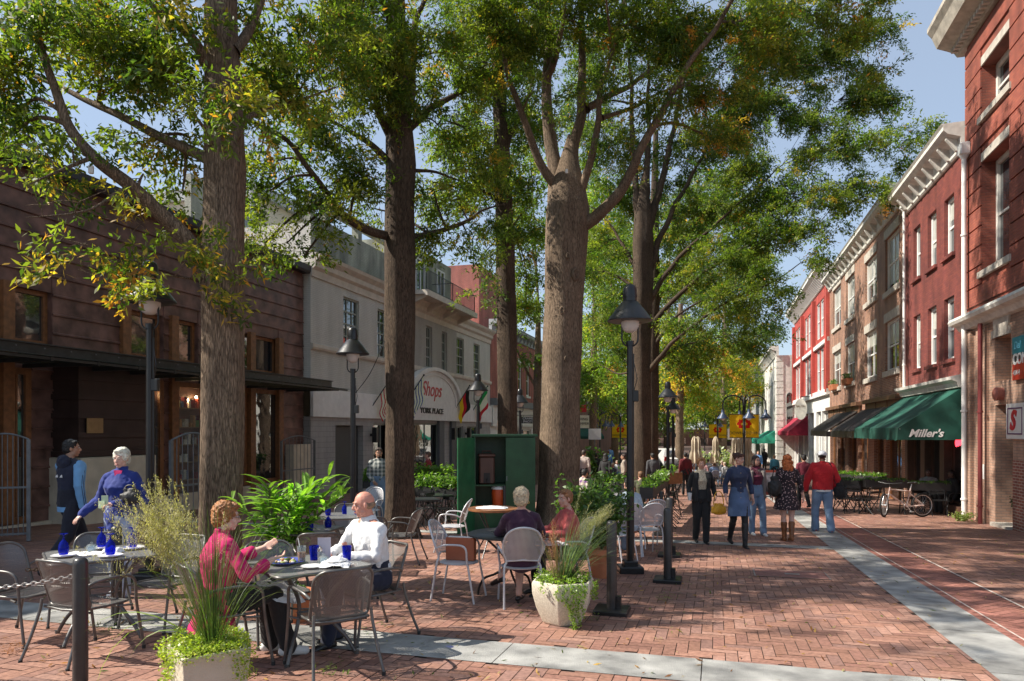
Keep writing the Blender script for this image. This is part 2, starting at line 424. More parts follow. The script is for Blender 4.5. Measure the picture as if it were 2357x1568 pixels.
# ================= facades =======================================================
def blind(w_, o, rev, fw, f):
    m = M(); a, b, c, d = o[:4]; z = d-fw-(d-c-2*fw)*f; n = 10
    for k_ in range(n): x0_, x1_ = a+fw+(b-a-2*fw)*k_/n, a+fw+(b-a-2*fw)*(k_+1)/n; y0_, y1_ = (-rev+.034+.006*(k_ % 2)), (-rev+.034+.006*((k_+1) % 2)); m.quad((x1_, y1_, z), (x0_, y0_, z), (x0_, y0_, d-fw), (x1_, y1_, d-fw))
    m.build('blind', pm('window_blind', (.40, .40, .36), .35, .2, 3, coat=.5), w_, fix=False)
class Fac:
    def __init__(s, side, p, name=None, label=None, cat='building'):
        s.side, s.p = side, p
        x, y = st(p, 0)
        rz = (pi/2 - TH) if side > 0 else -(pi/2 + TH)
        if name: s.o = thing(name, label, cat, (x, y, 0), rz)
    def tY(s, px, out=0):
        p = s.p - s.side * out
        u = (px - CX) / F; t = p * (CT + u*ST_) / (u*CT - ST_); return t, -p*ST_ + t*CT
    def x(s, px, out=0): t = s.tY(px, out)[0]; return t if s.side > 0 else -t
    def z(s, px, py, out=0): return H0 + (HY - py) * s.tY(px, out)[1] / F
    def op(s, pxl, pxr, ytop, ybot, at=None):
        """opening from its photo edges; heights read at the left edge"""
        a, b = sorted((s.x(pxl), s.x(pxr))); q = at or pxl
        return (a, b, s.z(q, ybot), s.z(q, ytop))
    def wall(s, name, mat, x0, x1, z0, z1, ops=(), D=8., rev=.22, par=None, roof=True):
        m = M()
        xs = sorted({x0, x1, *[o[0] for o in ops], *[o[1] for o in ops]}); zs = sorted({z0, z1, *[o[2] for o in ops], *[o[3] for o in ops]})
        xs = [v for v in xs if x0 <= v <= x1]; zs = [v for v in zs if z0 <= v <= z1]
        for i in range(len(xs)-1):
            for j in range(len(zs)-1):
                cx, cz = (xs[i]+xs[i+1])/2, (zs[j]+zs[j+1])/2
                if any(o[0] < cx < o[1] and o[2] < cz < o[3] for o in ops): continue
                m.quad((xs[i+1], 0, zs[j]), (xs[i], 0, zs[j]), (xs[i], 0, zs[j+1]), (xs[i+1], 0, zs[j+1]))
        for o in ops:
            a, b, c, d = max(o[0], x0), min(o[1], x1), max(o[2], z0), min(o[3], z1); r = -(o[4] if len(o) > 4 else rev)
            m.quad((a, 0, c), (a, r, c), (a, r, d), (a, 0, d)); m.quad((b, r, c), (b, 0, c), (b, 0, d), (b, r, d))
            m.quad((a, r, d), (b, r, d), (b, 0, d), (a, 0, d)); m.quad((a, 0, c), (b, 0, c), (b, r, c), (a, r, c))
            m.quad((b, r, c), (a, r, c), (a, r, d), (b, r, d))
        m.quad((x0, 0, z0), (x0, -D, z0), (x0, -D, z1), (x0, 0, z1)); m.quad((x1, -D, z0), (x1, 0, z0), (x1, 0, z1), (x1, -D, z1))
        m.quad((x0, -D, z1), (x1, -D, z1), (x1, 0, z1), (x0, 0, z1)); m.quad((x1, -D, z0), (x0, -D, z0), (x0, -D, z1), (x1, -D, z1))
        return m.build(name, mat, par or s.o, fix=False)
    def window(s, o, fm, gm, rows=2, cols=1, rev=.16, fw=.07, sill=None, lintel=None, lab=None, sash=True, arch=None):
        a, b, c, d = o[:4]; y = -rev
        m = M()
        for bx in ((a, a+fw, c, d), (b-fw, b, c, d), (a+fw, b-fw, d-fw, d), (a+fw, b-fw, c, c+fw)): m.box(bx[0], bx[1], y, y+.09, bx[2], bx[3])
        h = (d-c-2*fw)
        for i in range(1, rows):
            zz = c+fw+h*i/rows; m.box(a+fw, b-fw, y+.01, y+.07, zz-.03, zz+.03)
        for j in range(1, cols):
            xx = a + (b-a)*j/cols; m.box(xx-.02, xx+.02, y+.01, y+.065, c+fw, d-fw)
        w_ = m.build('window', fm, s.o)
        if lab: w_['label'] = lab
        g = M(); g.quad((b-fw, y+.03, c+fw), (a+fw, y+.03, c+fw), (a+fw, y+.03, d-fw), (b-fw, y+.03, d-fw)); g.build('pane', gm, w_, fix=False)
        if sill: q = M(); q.box(a-.12, b+.12, -.02, .09, c-sill[0], c); q.build('sill', sill[1], w_)
        if lintel: q = M(); q.box(a-lintel[2], b+lintel[2], -.02, .035, d+.002, d+lintel[0]); q.build('lintel', lintel[1], w_)
        return w_
    def prof(s, name, mat, prof, x0, x1, par=None):
        """moulding: (y,z) profile run along the wall"""
        m = M(); m.prism(prof, 'x', x0, x1); return m.build(name, mat, par or s.o)
    def P(s, name, m, mat, **k): return m.build(name, mat, s.o, **k)
white = pm('white_paint', (.74, .73, .70), .5, .08, 4, .15, 60)
offw = pm('weathered_white_paint', (.62, .60, .55), .6, .18, 5, .2, 50)
stone = pm('limestone', (.47, .43, .37), .8, .2, 5, .4, 80)
gls = glassmat('window_glass')
gls2 = glassmat('shop_glass', (.015, .017, .018), .02, .25)
dark = pm('shop_interior_dark', (.02, .018, .016), .8)
woodm = pm('varnished_wood', (.23, .095, .035), .45, .3, 9, .3, 40)
blackm = pm('black_painted_steel', (.014, .014, .015), .33, .2, 8, .1, 90)
greym = pm('grey_painted_steel', (.17, .18, .19), .45, .2, 8, .1, 60, metal=.2)

# --- nearest building on the right: red brick with rusticated piers ---
R1 = Fac(1, 6.7, 'brick_building', 'tall red brick building with banded piers and a dark doorway beside the downpipes')
x0, x1 = 13.0, R1.x(2226)
redb = brickmat('painted_red_brick', (.33, .088, .052), (.25, .062, .042), (.2, .07, .05), ms=.008)
tanb = brickmat('tan_brick', (.47, .29, .205), (.38, .22, .155), (.26, .2, .16), ms=.009)
orb = brickmat('deep_red_brick', (.30, .085, .055), (.22, .06, .045), (.42, .33, .27), ms=.012)
w2 = R1.op(2261, 2328, 374, 626); w1 = R1.op(2261, 2328, 153, 270); zs = R1.z(2228, 742)
wl_ = w2[1] - w2[0]
zc = 12.2
ops = []
for k_ in range(3):
    dx = -k_ * 3.55
    for w_ in (w1, w2): ops.append((w_[0]+dx, w_[1]+dx, w_[2], w_[3], .42))
ops = [o for o in ops if o[0] > x0+.1]
R1.wall('upper_wall', redb, x0, x1, zs+.0, zc, ops, rev=.42)
for o in ops: R1.window(o, offw, gls, rows=2, rev=.40, fw=.13, sill=(.16, stone), lintel=(.22, stone, .02))
m = M(); z = zs + .35
while z < zc - .5:
    segs = []; cur = x0
    for o in sorted(ops, key=lambda q: q[0]):
        if o[2] - .2 < z + .46 and o[3] + .26 > z:
            segs.append((cur, o[0])); cur = o[1]
    segs.append((cur, x1))
    for a, b in segs:
        if b - a > .05: m.box(a, b - (0 if b < x1 else -.03), -.01, .045, z, z+.465)
    z += .51
R1.P('rusticated_course', m, redb)
dz0, dz1 = R1.z(2291, 1215), R1.z(2291, 933)
dr = (R1.x(2332), R1.x(2291)); sm = R1.op(2290, 2327, 779, 879)
gr = -1.2
lo_ops = [(min(dr), max(dr), -.72, dz1, .9), (sm[0], sm[1], sm[2], sm[3], .45)]
R1.wall('lower_wall', tanb, x0, x1 - .02, gr, zs, lo_ops, rev=.5)
m = M(); m.box(min(dr)+.01, max(dr)-.01, -.88, -.8, -.7, dz1-.02); R1.P('door', m, pm('dark_brown_door', (.05, .025, .02), .5))
m = M(); m.box(min(dr)-.0, max(dr)+.0, -.6, .12, -1.2, -.62); R1.P('step', m, stone)
m = M(); m.box(max(dr)-.001+.003, max(dr)+.004, -.9, -.004, -.7, dz1); m.box(min(dr)-1.6, min(dr)-.004, .003, .012, gr, dz0+1.72); R1.P('brick_facing', m, orb)
for (a, b) in ((R1.x(2277), R1.x(2253)),): m = M(); m.box(a, b, 0, .07, gr, zs-.3); R1.P('pilaster', m, tanb)
m = M(); m.box(R1.x(2242), x1+.01, 0, .09, gr, zs-.3); R1.P('pilaster', m, tanb)
m = M(); a, b = sm[0], sm[1]; c = sm[3]
m.prism([(a+.12, c), (b-.12, c), (b+.02, c+.52), (a-.02, c+.52)], 'y', -.02, .05); m.box(a-.0, b+.15, .0, .035, c, c+.18); R1.P('keystone', m, stone)
R1.prof('string_course', offw, [(0, zs-.25), (.12, zs-.22), (.2, zs-.1), (.36, zs-.06), (.40, zs+.02), (.36, zs+.10), (0, zs+.16)], x0, x1+.28)
R1.prof('cornice', pm('cornice_stone', (.4, .36, .3), .8, .25, 4, .4, 30), [(-.2, zc), (.10, zc), (.18, zc+.12), (.34, zc+.2), (.62, zc+.32), (.74, zc+.62), (.86, zc+.78), (.86, zc+.9), (-.2, zc+.95)], x0, x1+.5)
m = M(); x = x0 + .1
while x < x1 + .3: m.box(x, x+.1, .08, .30, zc+.05, zc+.17); x += .2
R1.P('dentil', m, stone)
# signs on it
def signboard(fac, name, label, px0, px1, y0, y1, out, mats, th=.06, xx=None):
    o = fac
    a, b = xx or sorted((fac.x(px0), fac.x(px1))); za, zb = fac.z(px0, y1), fac.z(px0, y0)
    x, y = st(fac.p - fac.side*out, 0)
    t = thing(name, label, 'sign', (0, 0, 0), 0); t.location = (x, y, 0); t.rotation_euler = (0, 0, fac.o.rotation_euler.z)
    m = M(); m.box(a, b, 0, th, za, zb); m.build('board', mats, t)
    return t, a, b, za, zb
t, a, b, za, zb = signboard(R1, 'wall_sign', 'white framed sign with a red S and purple border by the dark doorway', 2325, 2400, 930, 1010, .02, white, xx=(R1.x(2325)-1.0, R1.x(2325)))
purp = pm('purple_paint', (.12, .02, .12), .5); redp = pm('red_paint', (.55, .02, .03), .45)
m = M(); 
for bx in ((a+.08, b-.08, za+.1, za+.13), (a+.08, b-.08, zb-.13, zb-.1), (a+.08, a+.11, za+.1, zb-.1), (b-.11, b-.08, za+.1, zb-.1)): m.box(bx[0], bx[1], .06, .068, bx[2], bx[3])
m.build('border', purp, t)
textobj('lettering', 'S', .62, redp, t, (b-.38, .07, (za+zb)/2), (pi/2, 0, pi), shear=.3, bold=.02)
t, a, b, za, zb = signboard(R1, 'banner_sign', 'tall teal, black and red panel sign reading CON above the white framed sign', 2340, 2400, 778, 876, .02, pm('sign_black', (.03, .03, .03), .4), xx=(R1.x(2340)-1.1, R1.x(2340)))
m = M(); m.box(a, b, .06, .066, zb-.38, zb-.0); m.build('teal_panel', pm('sign_teal', (.02, .22, .28), .4), t)
m = M(); m.prism([(a, za), (b, za), (b, za+.36), (a+.5, za+.5), (a, za+.36)], 'y', .06, .066); m.build('red_panel', pm('sign_red', (.42, .03, .015), .4), t)
textobj('lettering', 'CON', .34, white, t, (b-.04, .067, zb-.52), (pi/2, 0, pi), align='LEFT', bold=.008)
textobj('lettering', 'Del', .24, pm('sign_pale_blue', (.2, .6, .75), .4), t, (b-.1, .067, zb-.2), (pi/2, 0, pi), align='LEFT', shear=.3)
textobj('lettering', '434-4', .16, white, t, (b-.06, .067, za+.16), (pi/2, 0, pi), align='LEFT')
m = M(); a = R1.x(2308); z = R1.z(2308, 907); m.tube([(a, 0, z), (a, .16, z), (a, .2, z)], [.15, .17, .1], 14); R1.P('alarm_bell', m, pm('faded_red_paint', (.35, .12, .09), .5), smooth=40)
m = M(); a = R1.x(2270); z = R1.z(2270, 1103); m.box(a-.1, a+.1, .075, .08, z, z+.38)
o = thing('paper_notice', 'white paper notice taped to the tan brick pier beside the dark doorway', 'notice', (*st(6.7, 0), 0), R1.o.rotation_euler.z); m.build('sheet', white, o)
def downpipe(name, label, fac, px, out, z0, z1, r, mat, kink=None, head=None):
    t = thing(name, label, 'downpipe', (*st(fac.p - fac.side*0, 0), 0), fac.o.rotation_euler.z)
    x = fac.x(px, out); m = M()
    pts = [(x, out, z1)]
    if kink: pts += [(x, out, kink+.4), (x+.12*0, out+.0, kink+.3)]
    pts.append((x, out, z0)); m.tube(pts, r, 10)
    z = z0 + .8
    while z < z1: m.tube([(x, out, z), (x, out, z+.05)], r*1.35, 10); z += 2.4
    m.build('pipe', mat, t, smooth=50)
    if head: q = M(); q.bbox(x, out, z1+.15, .3, .26, .34, 0, b=.03); q.tube([(x, out, z1-.12), (x, out, z1+.0)], [r, .13], 10); q.build('hopper', mat, t)
    return t
downpipe('downpipe', 'long white downpipe with a square hopper between the two red brick buildings', R1, 2219, .16, gr+.15, R1.z(2219, 372), .065, white, head=1)
downpipe('downpipe', 'dark red downpipe on the tan brick wall beside the small doorway', R1, 2256, .2, gr+.1, zs-.25, .055, pm('oxblood_paint', (.16, .03, .03), .4))

# --- second on the right: dark red brick over the green awning ---
R2 = Fac(1, 6.7, 'brick_building', 'dark red painted brick building with six sash windows above the big green awning')
a0, a1 = R1.x(2224), R2.x(2083)
darkred = brickmat('dark_red_brick', (.22, .050, .036), (.155, .034, .03), (.13, .045, .038), ms=.007)
zt2 = R2.z(2192, 374)
wins = []
for (pl, pr, ys) in ((2173.2, 2196, (464.3, 597.4, 691.5, 832)), (2135.5, 2155.5, (499.5, 624.5, 712.6, 844)), (2102.7, 2118.6, (529.4, 647.4, 730, 852.5))):
    wins.append(R2.op(pl, pr, ys[0], ys[1])); wins.append(R2.op(pl, pr, ys[2], ys[3]))
zf = R2.z(2216, 870)
R2.wall('wall', darkred, a0, a1, zf, zt2, wins)
for i, o in enumerate(wins):
    w_ = R2.window(o, white, gls, rows=2, rev=.2, fw=.1, sill=(.1, darkred))
    if i % 3 != 1: blind(w_, o, .2, .1, (.35, .5, .62)[i % 3])
def italianate(fac, mat, x0, x1, z0, h=.75, out=.6, step=.9):
    fac.prof('cornice', mat, [(-.1, z0-.05), (.06, z0-.05), (.1, z0), (.12, z0+h*.45), (out*.8, z0+h*.6), (out, z0+h*.75), (out, z0+h*.9), (out*1.1, z0+h), (-.1, z0+h*1.03)], x0, x1)
    x = x0 + .3
    while x < x1 - .1:
        m = M(); m.prism([(.1, z0+.02), (.17, z0+.02), (out*.75, z0+h*.5), (out*.75, z0+h*.62), (.1, z0+h*.62)], 'x', x-.06, x+.06); x += step; fac.P('bracket', m, mat)
italianate(R2, offw, a0+.05, a1, zt2, .72, .55, .8)
R2.prof('shop_cornice', offw, [(0, zf-.28), (.15, zf-.26), (.2, zf-.12), (.34, zf-.05), (.36, zf+.04), (0, zf+.12)], a0+.1, a1)
shop_ops = []
xs_ = [a0+.35, a0+2.0, a0+2.45, a0+4.1, a0+4.6, a1-.35]
for i in range(0, 6, 2): shop_ops.append((xs_[i], xs_[i+1], -.55 if i != 2 else gr, zf-.6, .5))
frb = pm('shopfront_dark_wood', (.09, .045, .03), .5, .3, 6)
R2.wall('shopfront', frb, a0, a1, gr, zf-.28, shop_ops, rev=.5)
for o in shop_ops: R2.window(o, frb, gls2, rows=1, cols=2, rev=.3, fw=.09)
# neon sign in the window
t = thing('neon_sign', 'small red neon sign glowing in the corner shop window under the green awning', 'sign', (*st(6.7, 0), 0), R2.o.rotation_euler.z)
ne, nt_, nb = nmat('neon_red'); nb.inputs['Emission Color'].default_value = (1, .04, .06, 1); nb.inputs['Emission Strength'].default_value = 3; nb.inputs['Base Color'].default_value = (.6, .02, .03, 1)
nx = R2.x(2196); nz = R2.z(2196, 1024); m = M(); rr = random.Random(3)
for k_ in range(3):
    pts = [(nx + .2 - k_*.16 + .07*cos(a), -.12, nz + .05 + .02*k_ + .1*sin(a)) for a in np.linspace(0, 2*pi, 9)]; m.tube(pts, .018, 6)
m.build('tube', ne, t)

def awning(name, label, fac, xa, xb, out, z_hi, z_lo, val, mat, stripe=None, back=0., ribs=0):
    """sloping canvas with two closed sides and a scalloped valance"""
    t = thing(name, label, 'awning', (*st(fac.p, 0), 0), fac.o.rotation_euler.z)
    m = M(); n = max(6, int(abs(xb-xa)/.25))
    xs = np.linspace(xa, xb, n+1); rows = 7
    for i in range(n):
        for j in range(rows):
            def q(x, k):
                f = k/rows; sag = -.04*sin(pi*f) - .012*sin(pi*f)*cos(2*pi*x/1.1)
                return (x, out*f + .02, z_hi + (z_lo - z_hi)*f + sag)
            m.quad(q(xs[i], j), q(xs[i+1], j), q(xs[i+1], j+1), q(xs[i], j+1))
        sc = .03*abs(sin(pi*i/2))
        m.quad((xs[i], out+.02, z_lo), (xs[i+1], out+.02, z_lo), (xs[i+1], out+.035, z_lo-val-.03*((i+1) % 2)), (xs[i], out+.035, z_lo-val-.03*(i % 2)))
    m.build('canvas', mat, t, smooth=30, fix=False)
    for x in (xa, xb):
        s = M(); s.add([(x, .02, z_hi), (x, out+.02, z_lo), (x, out+.03, z_lo-val), (x, .02, z_lo-val)], [(0, 1, 2, 3)]); s.build('side_panel', mat, t, fix=False)
    f = M()
    for x in np.linspace(xa+.03, xb-.03, 4): f.tube([(x, .03, z_lo-val*.3), (x, out-.03, z_lo-val*.3)], .018, 6)
    f.tube([(xa, out-.03, z_lo-.03), (xb, out-.03, z_lo-.03)], .02, 6); f.build('frame', greym, t)
    return t
def canvas(name, c, trans=.25):
    m, nt, b = nmat(name); L = nt.links.new
    tc = N(nt, 'ShaderNodeTexCoord'); n = N(nt, 'ShaderNodeTexNoise'); n.inputs['Scale'].default_value = 1.4; n.inputs['Detail'].default_value = 7; L(tc.outputs['Object'], n.inputs['Vector'])
    r = N(nt, 'ShaderNodeValToRGB'); r.color_ramp.elements[0].position = .3; r.color_ramp.elements[1].position = .75
    r.color_ramp.elements[0].color = rgba([x*.55 for x in c]); r.color_ramp.elements[1].color = rgba([min(1, x*1.7+.008) for x in c]); L(n.outputs['Fac'], r.inputs['Fac'])
    L(r.outputs['Color'], b.inputs['Base Color']); b.inputs['Roughness'].default_value = .75
    bp = N(nt, 'ShaderNodeBump'); bp.inputs['Strength'].default_value = .6; bp.inputs['Distance'].default_value = .03; L(n.outputs['Fac'], bp.inputs['Height']); L(bp.outputs['Normal'], b.inputs['Normal'])
    tl = N(nt, 'ShaderNodeBsdfTranslucent'); L(r.outputs['Color'], tl.inputs['Color']); mx = N(nt, 'ShaderNodeMixShader'); mx.inputs['Fac'].default_value = trans
    L(b.outputs[0], mx.inputs[1]); L(tl.outputs[0], mx.inputs[2]); L(mx.outputs[0], nt.nodes['Material Output'].inputs['Surface'])
    return m
cg = canvas('green_canvas', (.012, .085, .06)); cr = canvas('red_canvas', (.36, .02, .05)); cgl = canvas('bright_green_canvas', (.02, .26, .17))
ta = awning('shop_awning', 'large dark green canvas awning lettered Miller\'s over the patio', R2, a0+.12, R2.x(1968, 1.66), 1.66, 2.87, 1.72, .34, cg)
ta['label'] = 'large dark green canvas awning with white script lettering over the patio'
textobj('lettering', "Miller's", .3, white, ta, (a0+.11, .98, 1.56), (pi/2, 0, -pi/2), shear=.35, ext=.002, bold=.008)

# --- third on the right: brown brick with stone lintels ---
R3 = Fac(1, 6.7, 'brick_building', 'brown brick building with pale stone lintels and flower boxes beyond the dark red one')
b0, b1 = a1, R3.x(1910)
brb = brickmat('brown_brick', (.38, .165, .09), (.22, .085, .055), (.36, .29, .23), ms=.012, bump=.4)
c1 = [(2037.5, 2069, 554, 677, 745, 857), (1991.7, 2018, 607, 702, 770, 873.5), (1947.7, 1967, 647, 739, 796, 884), (1917.8, 1935.4, 672, 760, 814, 895)]
wins = []
for pl, pr, a, b, c, d in c1: wins.append(R3.op(pl, pr, a, b)); wins.append(R3.op(pl, pr, c, d))
zt3 = R3.z(2085, 461); zf3 = R3.z(2068, 898)
R3.wall('wall', brb, b0, b1, zf3, zt3, wins)
for i, o in enumerate(wins):
    w_ = R3.window(o, white, gls, rows=2, cols=2, rev=.18, fw=.09, sill=(.22, stone), lintel=(.36, stone, .1)); blind(w_, o, .18, .09, (.9, .45, .6, .3)[i % 4])
italianate(R3, offw, b0, b1, zt3, .7, .5, 1.)
wf = pm('bronze_panel', (.16, .085, .05), .5, .25, 3)
ops = [(b0+.5, b0+3.1, gr, 1.5, .4), (b0+3.4, b0+5.3, gr, 1.5, .4), (b0+6.6, b0+8.9, gr-.3, 1.5, .4), (b0+9.3, b0+11.5, gr-.3, 1.5, .4), (b0+12.6, b0+14.9, gr-.3, 1.5, .4), (b0+15.2, b1-.4, gr-.3, 1.5, .4)]
R3.wall('shopfront', brb, b0, b1, -2.2, zf3, ops, rev=.4)
for o in ops: R3.window((o[0], o[1], o[2], o[3]), woodm, gls2, rows=1, cols=2, rev=.25, fw=.12)
for (a, b) in ((b0+.3, b0+6.5), (b0+8, b1-.3)):
    m = M(); m.box(a, b, 0, .1, 1.75, zf3-.35); n = int((b-a)/1.6)
    for k_ in range(n+1): xx = a + (b-a)*k_/n; m.box(xx-.05, xx+.05, .1, .13, 1.75, zf3-.35)
    m.box(a-.1, b+.1, 0, .28, zf3-.35, zf3-.18); R3.P('fascia', m, wf)
stm = pm('black_standing_seam', (.03, .028, .027), .4, .3, 3, metal=.3)
for k_, (xa, xb, lb) in enumerate(((b0+1.2, b0+7.3, 'black metal awning with raised seams just beyond the green awning'), (b0+8.6, R3.x(1867, 1.45), 'farther black metal awning with raised seams over the book stand'))):
    t = thing('metal_awning', lb, 'awning', (*st(6.7, 0), 0), R3.o.rotation_euler.z, 'black seamed awnings')
    m = M(); zh, zl, out = 2.55, 1.62, 1.45
    m.add([(xa, .1, zh), (xb, .1, zh), (xb, out, zl), (xa, out, zl), (xa, .1, zh-.04), (xb, .1, zh-.04), (xb, out, zl-.04), (xa, out, zl-.04)], [(0, 3, 2, 1), (4, 5, 6, 7), (3, 7, 6, 2), (0, 4, 7, 3), (1, 2, 6, 5)])
    m.build('roof_sheet', stm, t)
    m = M(); x = xa
    while x <= xb + .01: m.add([(x-.02, .1, zh), (x+.02, .1, zh), (x+.02, out, zl), (x-.02, out, zl), (x-.02, .1, zh+.06), (x+.02, .1, zh+.06), (x+.02, out, zl+.06), (x-.02, out, zl+.06)], [(0, 3, 7, 4), (1, 5, 6, 2), (4, 7, 6, 5), (3, 2, 6, 7)]); x += .42
    m.build('seam', pm('seam_grey', (.16, .15, .14), .4, metal=.4), t)
    m = M(); m.box(xa, xb, out-.03, out+.02, zl-.28, zl-.04); m.box(xa-.03, xa, .1, out, zl-.28, zl-.04); m.box(xb, xb+.03, .1, out, zl-.28, zl-.04); m.build('fascia', stm, t)
downpipe('downpipe', 'thin white downpipe where the dark red and brown brick buildings meet', R3, 2081, .14, zf3, zt3-.4, .05, white, head=1)
# flower boxes
lf = None
# --- fourth on the right: red and white building ---
R5 = Fac(1, 6.7, 'brick_building', 'bright red building with white windows and a white shopfront beyond the brown brick one')
c0, c1x = b1, R5.x(1829)
rr5 = brickmat('bright_red_brick', (.50, .075, .055), (.42, .06, .05), (.42, .08, .06), ms=.006, paint=True)
z5 = R5.z(1831, 744.5); zw = R5.z(1870, 915)
ops = []
nb = 3; wd = (c1x-c0)/nb
for k_ in range(nb):
    a = c0 + wd*k_ + .7
    for j in range(3):
        xa = a + j*(wd-1.4)/3 + .12; xb = a + (j+1)*(wd-1.4)/3 - .12
        ops += [(xa, xb, zw+.25, zw+3.0), (xa, xb, zw+3.75, z5-.7)]
R5.wall('wall', rr5, c0, c1x, zw, z5, ops)
for o in ops: R5.window(o, white, glassmat('bright_glass', (.25, .27, .3), .05), rows=2, rev=.15, fw=.09)
for k_ in range(nb+1): m = M(); xx = min(max(c0 + wd*k_, c0+.25), c1x-.25); m.box(xx-.25, xx+.25, 0, .22, zw, z5-.3); R5.P('pilaster', m, rr5)
m = M(); m.box(c0, c1x, 0, .15, zw+3.1, zw+3.35); m.box(c0, c1x, 0, .2, zw-.15, zw+.2); R5.P('band', m, white)
italianate(R5, white, c0, c1x, z5, .95, .75, .55)
ops = []
for k_ in range(3):
    a = c0 + wd*k_ + .6; ops += [(a, a+wd*.42, -2, zw-1.1, .6), (a+wd*.48, a+wd-1.2, -2, zw-1.1, .6)]
R5.wall('shopfront', white, c0, c1x, -3.2, zw-.15, ops, rev=.6)
for o in ops: R5.window((o[0], o[1], o[2], o[3]), white, gls2, rows=1, cols=1, rev=.3, fw=.14)
ta = awning('shop_awning', 'dark red canvas awning on the white shopfront', R5, R5.x(1858)-.6, R5.x(1787, 1.35), 1.35, 2.7, 1.55, .3, cr)
t = thing('hanging_sign', 'white oval shop sign hanging out above the dark red awning', 'sign', (*st(5.9, R5.x(1843, .8)), 0), TH*-1)
m = M(); zc_ = R5.z(1843, 942, .8); m.tube([(0, -.03, zc_), (0, .03, zc_)], 1., 28); 
for i, v in enumerate(m.v): m.v[i] = (v[0]*.42, v[1], zc_ + (v[2]-zc_)*.75)
m.build('panel', pm('sign_cream', (.72, .7, .62), .5), t); m = M(); m.tube([(0, 0, zc_+.72), (0, 0, zc_+.9), (.85, 0, zc_+.9)], .03, 6); m.build('bracket', blackm, t)
textobj('lettering', 'SALON', .2, pm('sign_tan', (.3, .22, .12), .5), t, (0, -.034, zc_+.2), (pi/2, 0, 0)).location.y = -.034
# --- fifth and on: white building with quoins, grey one, pale ones ---
R6 = Fac(1, 5.3, 'stone_building', 'off white building with banded corner blocks beyond the dark red awning')
d0, d1 = c1x + .2, c1x + 24; z6 = R6.z(1792, 815)
ops = []
for k_ in range(6): a = d0 + 2 + k_*3.6; ops += [(a, a+1.7, 2.2, 6.2), (a, a+2.4, -2.5, .9)]
R6.wall('wall', offw, d0, d1, -3.4, z6, ops, D=6)
for o in ops: R6.window(o, white, gls2, rows=2, cols=2, rev=.2, fw=.12)
m = M(); z = -3.3
while z < z6-.4: m.box(d0-.06, d0+1.3, -.5, .08, z, z+.5); z += .58
R6.P('quoin', m, offw); italianate(R6, offw, d0-.3, d1, z6, .8, .6, .8)
m = M(); zz = 2.2; m.box(d0-.07, d0, -1.25, -.75, 1.2, 4.6); m.ball((d0-.035, -1., 4.6), (.035, .25, .35)); R6.P('arched_window', m, gls2)
awning('shop_awning', 'bright green canvas awning on the off white corner building', R6, d0+1.5, d0+12, 1.5, 1.6, .75, .3, cgl)
R7 = Fac(1, 5.3, 'grey_building', 'grey painted building with tall windows far along the right side')
ops = []
for k_ in range(6): a = d1 + 1.2 + k_*3.6; ops += [(a, a+1.6, 4.5, 7.6), (a, a+1.6, .6, 3.6), (a, a+2.6, -3, -.2)]
R7.wall('wall', pm('grey_stucco', (.34, .34, .32), .8, .25, .6), d1+.3, d1+23, -3.4, 10.2, ops, D=6)
for o in ops: R7.window(o, white, gls2, rows=2, rev=.2, fw=.12)
italianate(R7, offw, d1+.3, d1+23, 10.2, .8, .6, 1.2)
awning('shop_awning', 'far green canvas awning on the grey building', R7, d1+2, d1+14, 1.5, 1.2, .3, .3, cgl)
R8 = Fac(1, 5.6, 'brick_building', 'far pale red and white building closing the right side')
ops = []
for k_ in range(8): a = d1 + 25 + k_*4; ops += [(a, a+1.6, 5, 8), (a, a+1.6, 1, 3.8)]
R8.wall('wall', brickmat('faded_brick', (.42, .2, .16), (.5, .3, .25), (.5, .45, .4)), d1+23.2, d1+58, -3.4, 11.5, ops, D=6)
for o in ops: R8.window(o, white, gls, rows=2, rev=.2, fw=.12)
italianate(R8, white, d1+23.2, d1+58, 11.5, .9, .7, 1.2)
# ================= left side ===========================================================
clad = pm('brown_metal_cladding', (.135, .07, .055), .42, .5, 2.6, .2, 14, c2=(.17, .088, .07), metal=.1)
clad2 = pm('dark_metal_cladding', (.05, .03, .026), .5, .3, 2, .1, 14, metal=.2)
pale = pm('pale_stone_base', (.60, .52, .40), .75, .15, 3, .25, 70)
B = Fac(-1, -14.4, 'clad_building', 'long low shop clad in brown metal bands with timber framed windows and a steel canopy')
xL, xR = -22.95, -2.0            # local x = -t
ztop = 7.35
def bx(px): return B.x(px)
clear = clearglass('clear_shop_glass', (.85, .88, .86), .02, .16)
ops = []
# clerestory strip and ground-floor glazing share one band of timber posts
zc0, zc1 = 3.55, 4.75
spans = [(-22.0, -19.5), (-19.2, -17.0), (-16.9, -15.2), (-14.0, -11.6), (-11.2, -8.0), (-7.6, -4)]
top_ops = [(B.x(640), B.x(560)), (B.x(455), B.x(395)), (B.x(375), B.x(285)), (B.x(118), B.x(22)), (-10.8, -8), (-7.5, -4)]
top_ops = [(min(a, b), max(a, b), zc0, zc1, .3) for a, b in top_ops]
low_ops = [(min(B.x(a), B.x(b)), max(B.x(a), B.x(b)), -.35, 3.0, .3) for a, b in ((645, 560), (520, 400), (375, 283), (70, 5))] + [(-11.2, -8., -.3, 3, .3), (-7.6, -4, -.3, 3, .3)]
low_ops[0] = (low_ops[0][0], low_ops[0][1], -.1, 3.0, .3)
m = M()
B.wall('wall', clad, xL, xR, -1.0, ztop, [(*o[:4], .3) for o in top_ops] + [(*o[:4], .3) for o in low_ops if True], D=9, rev=.3)
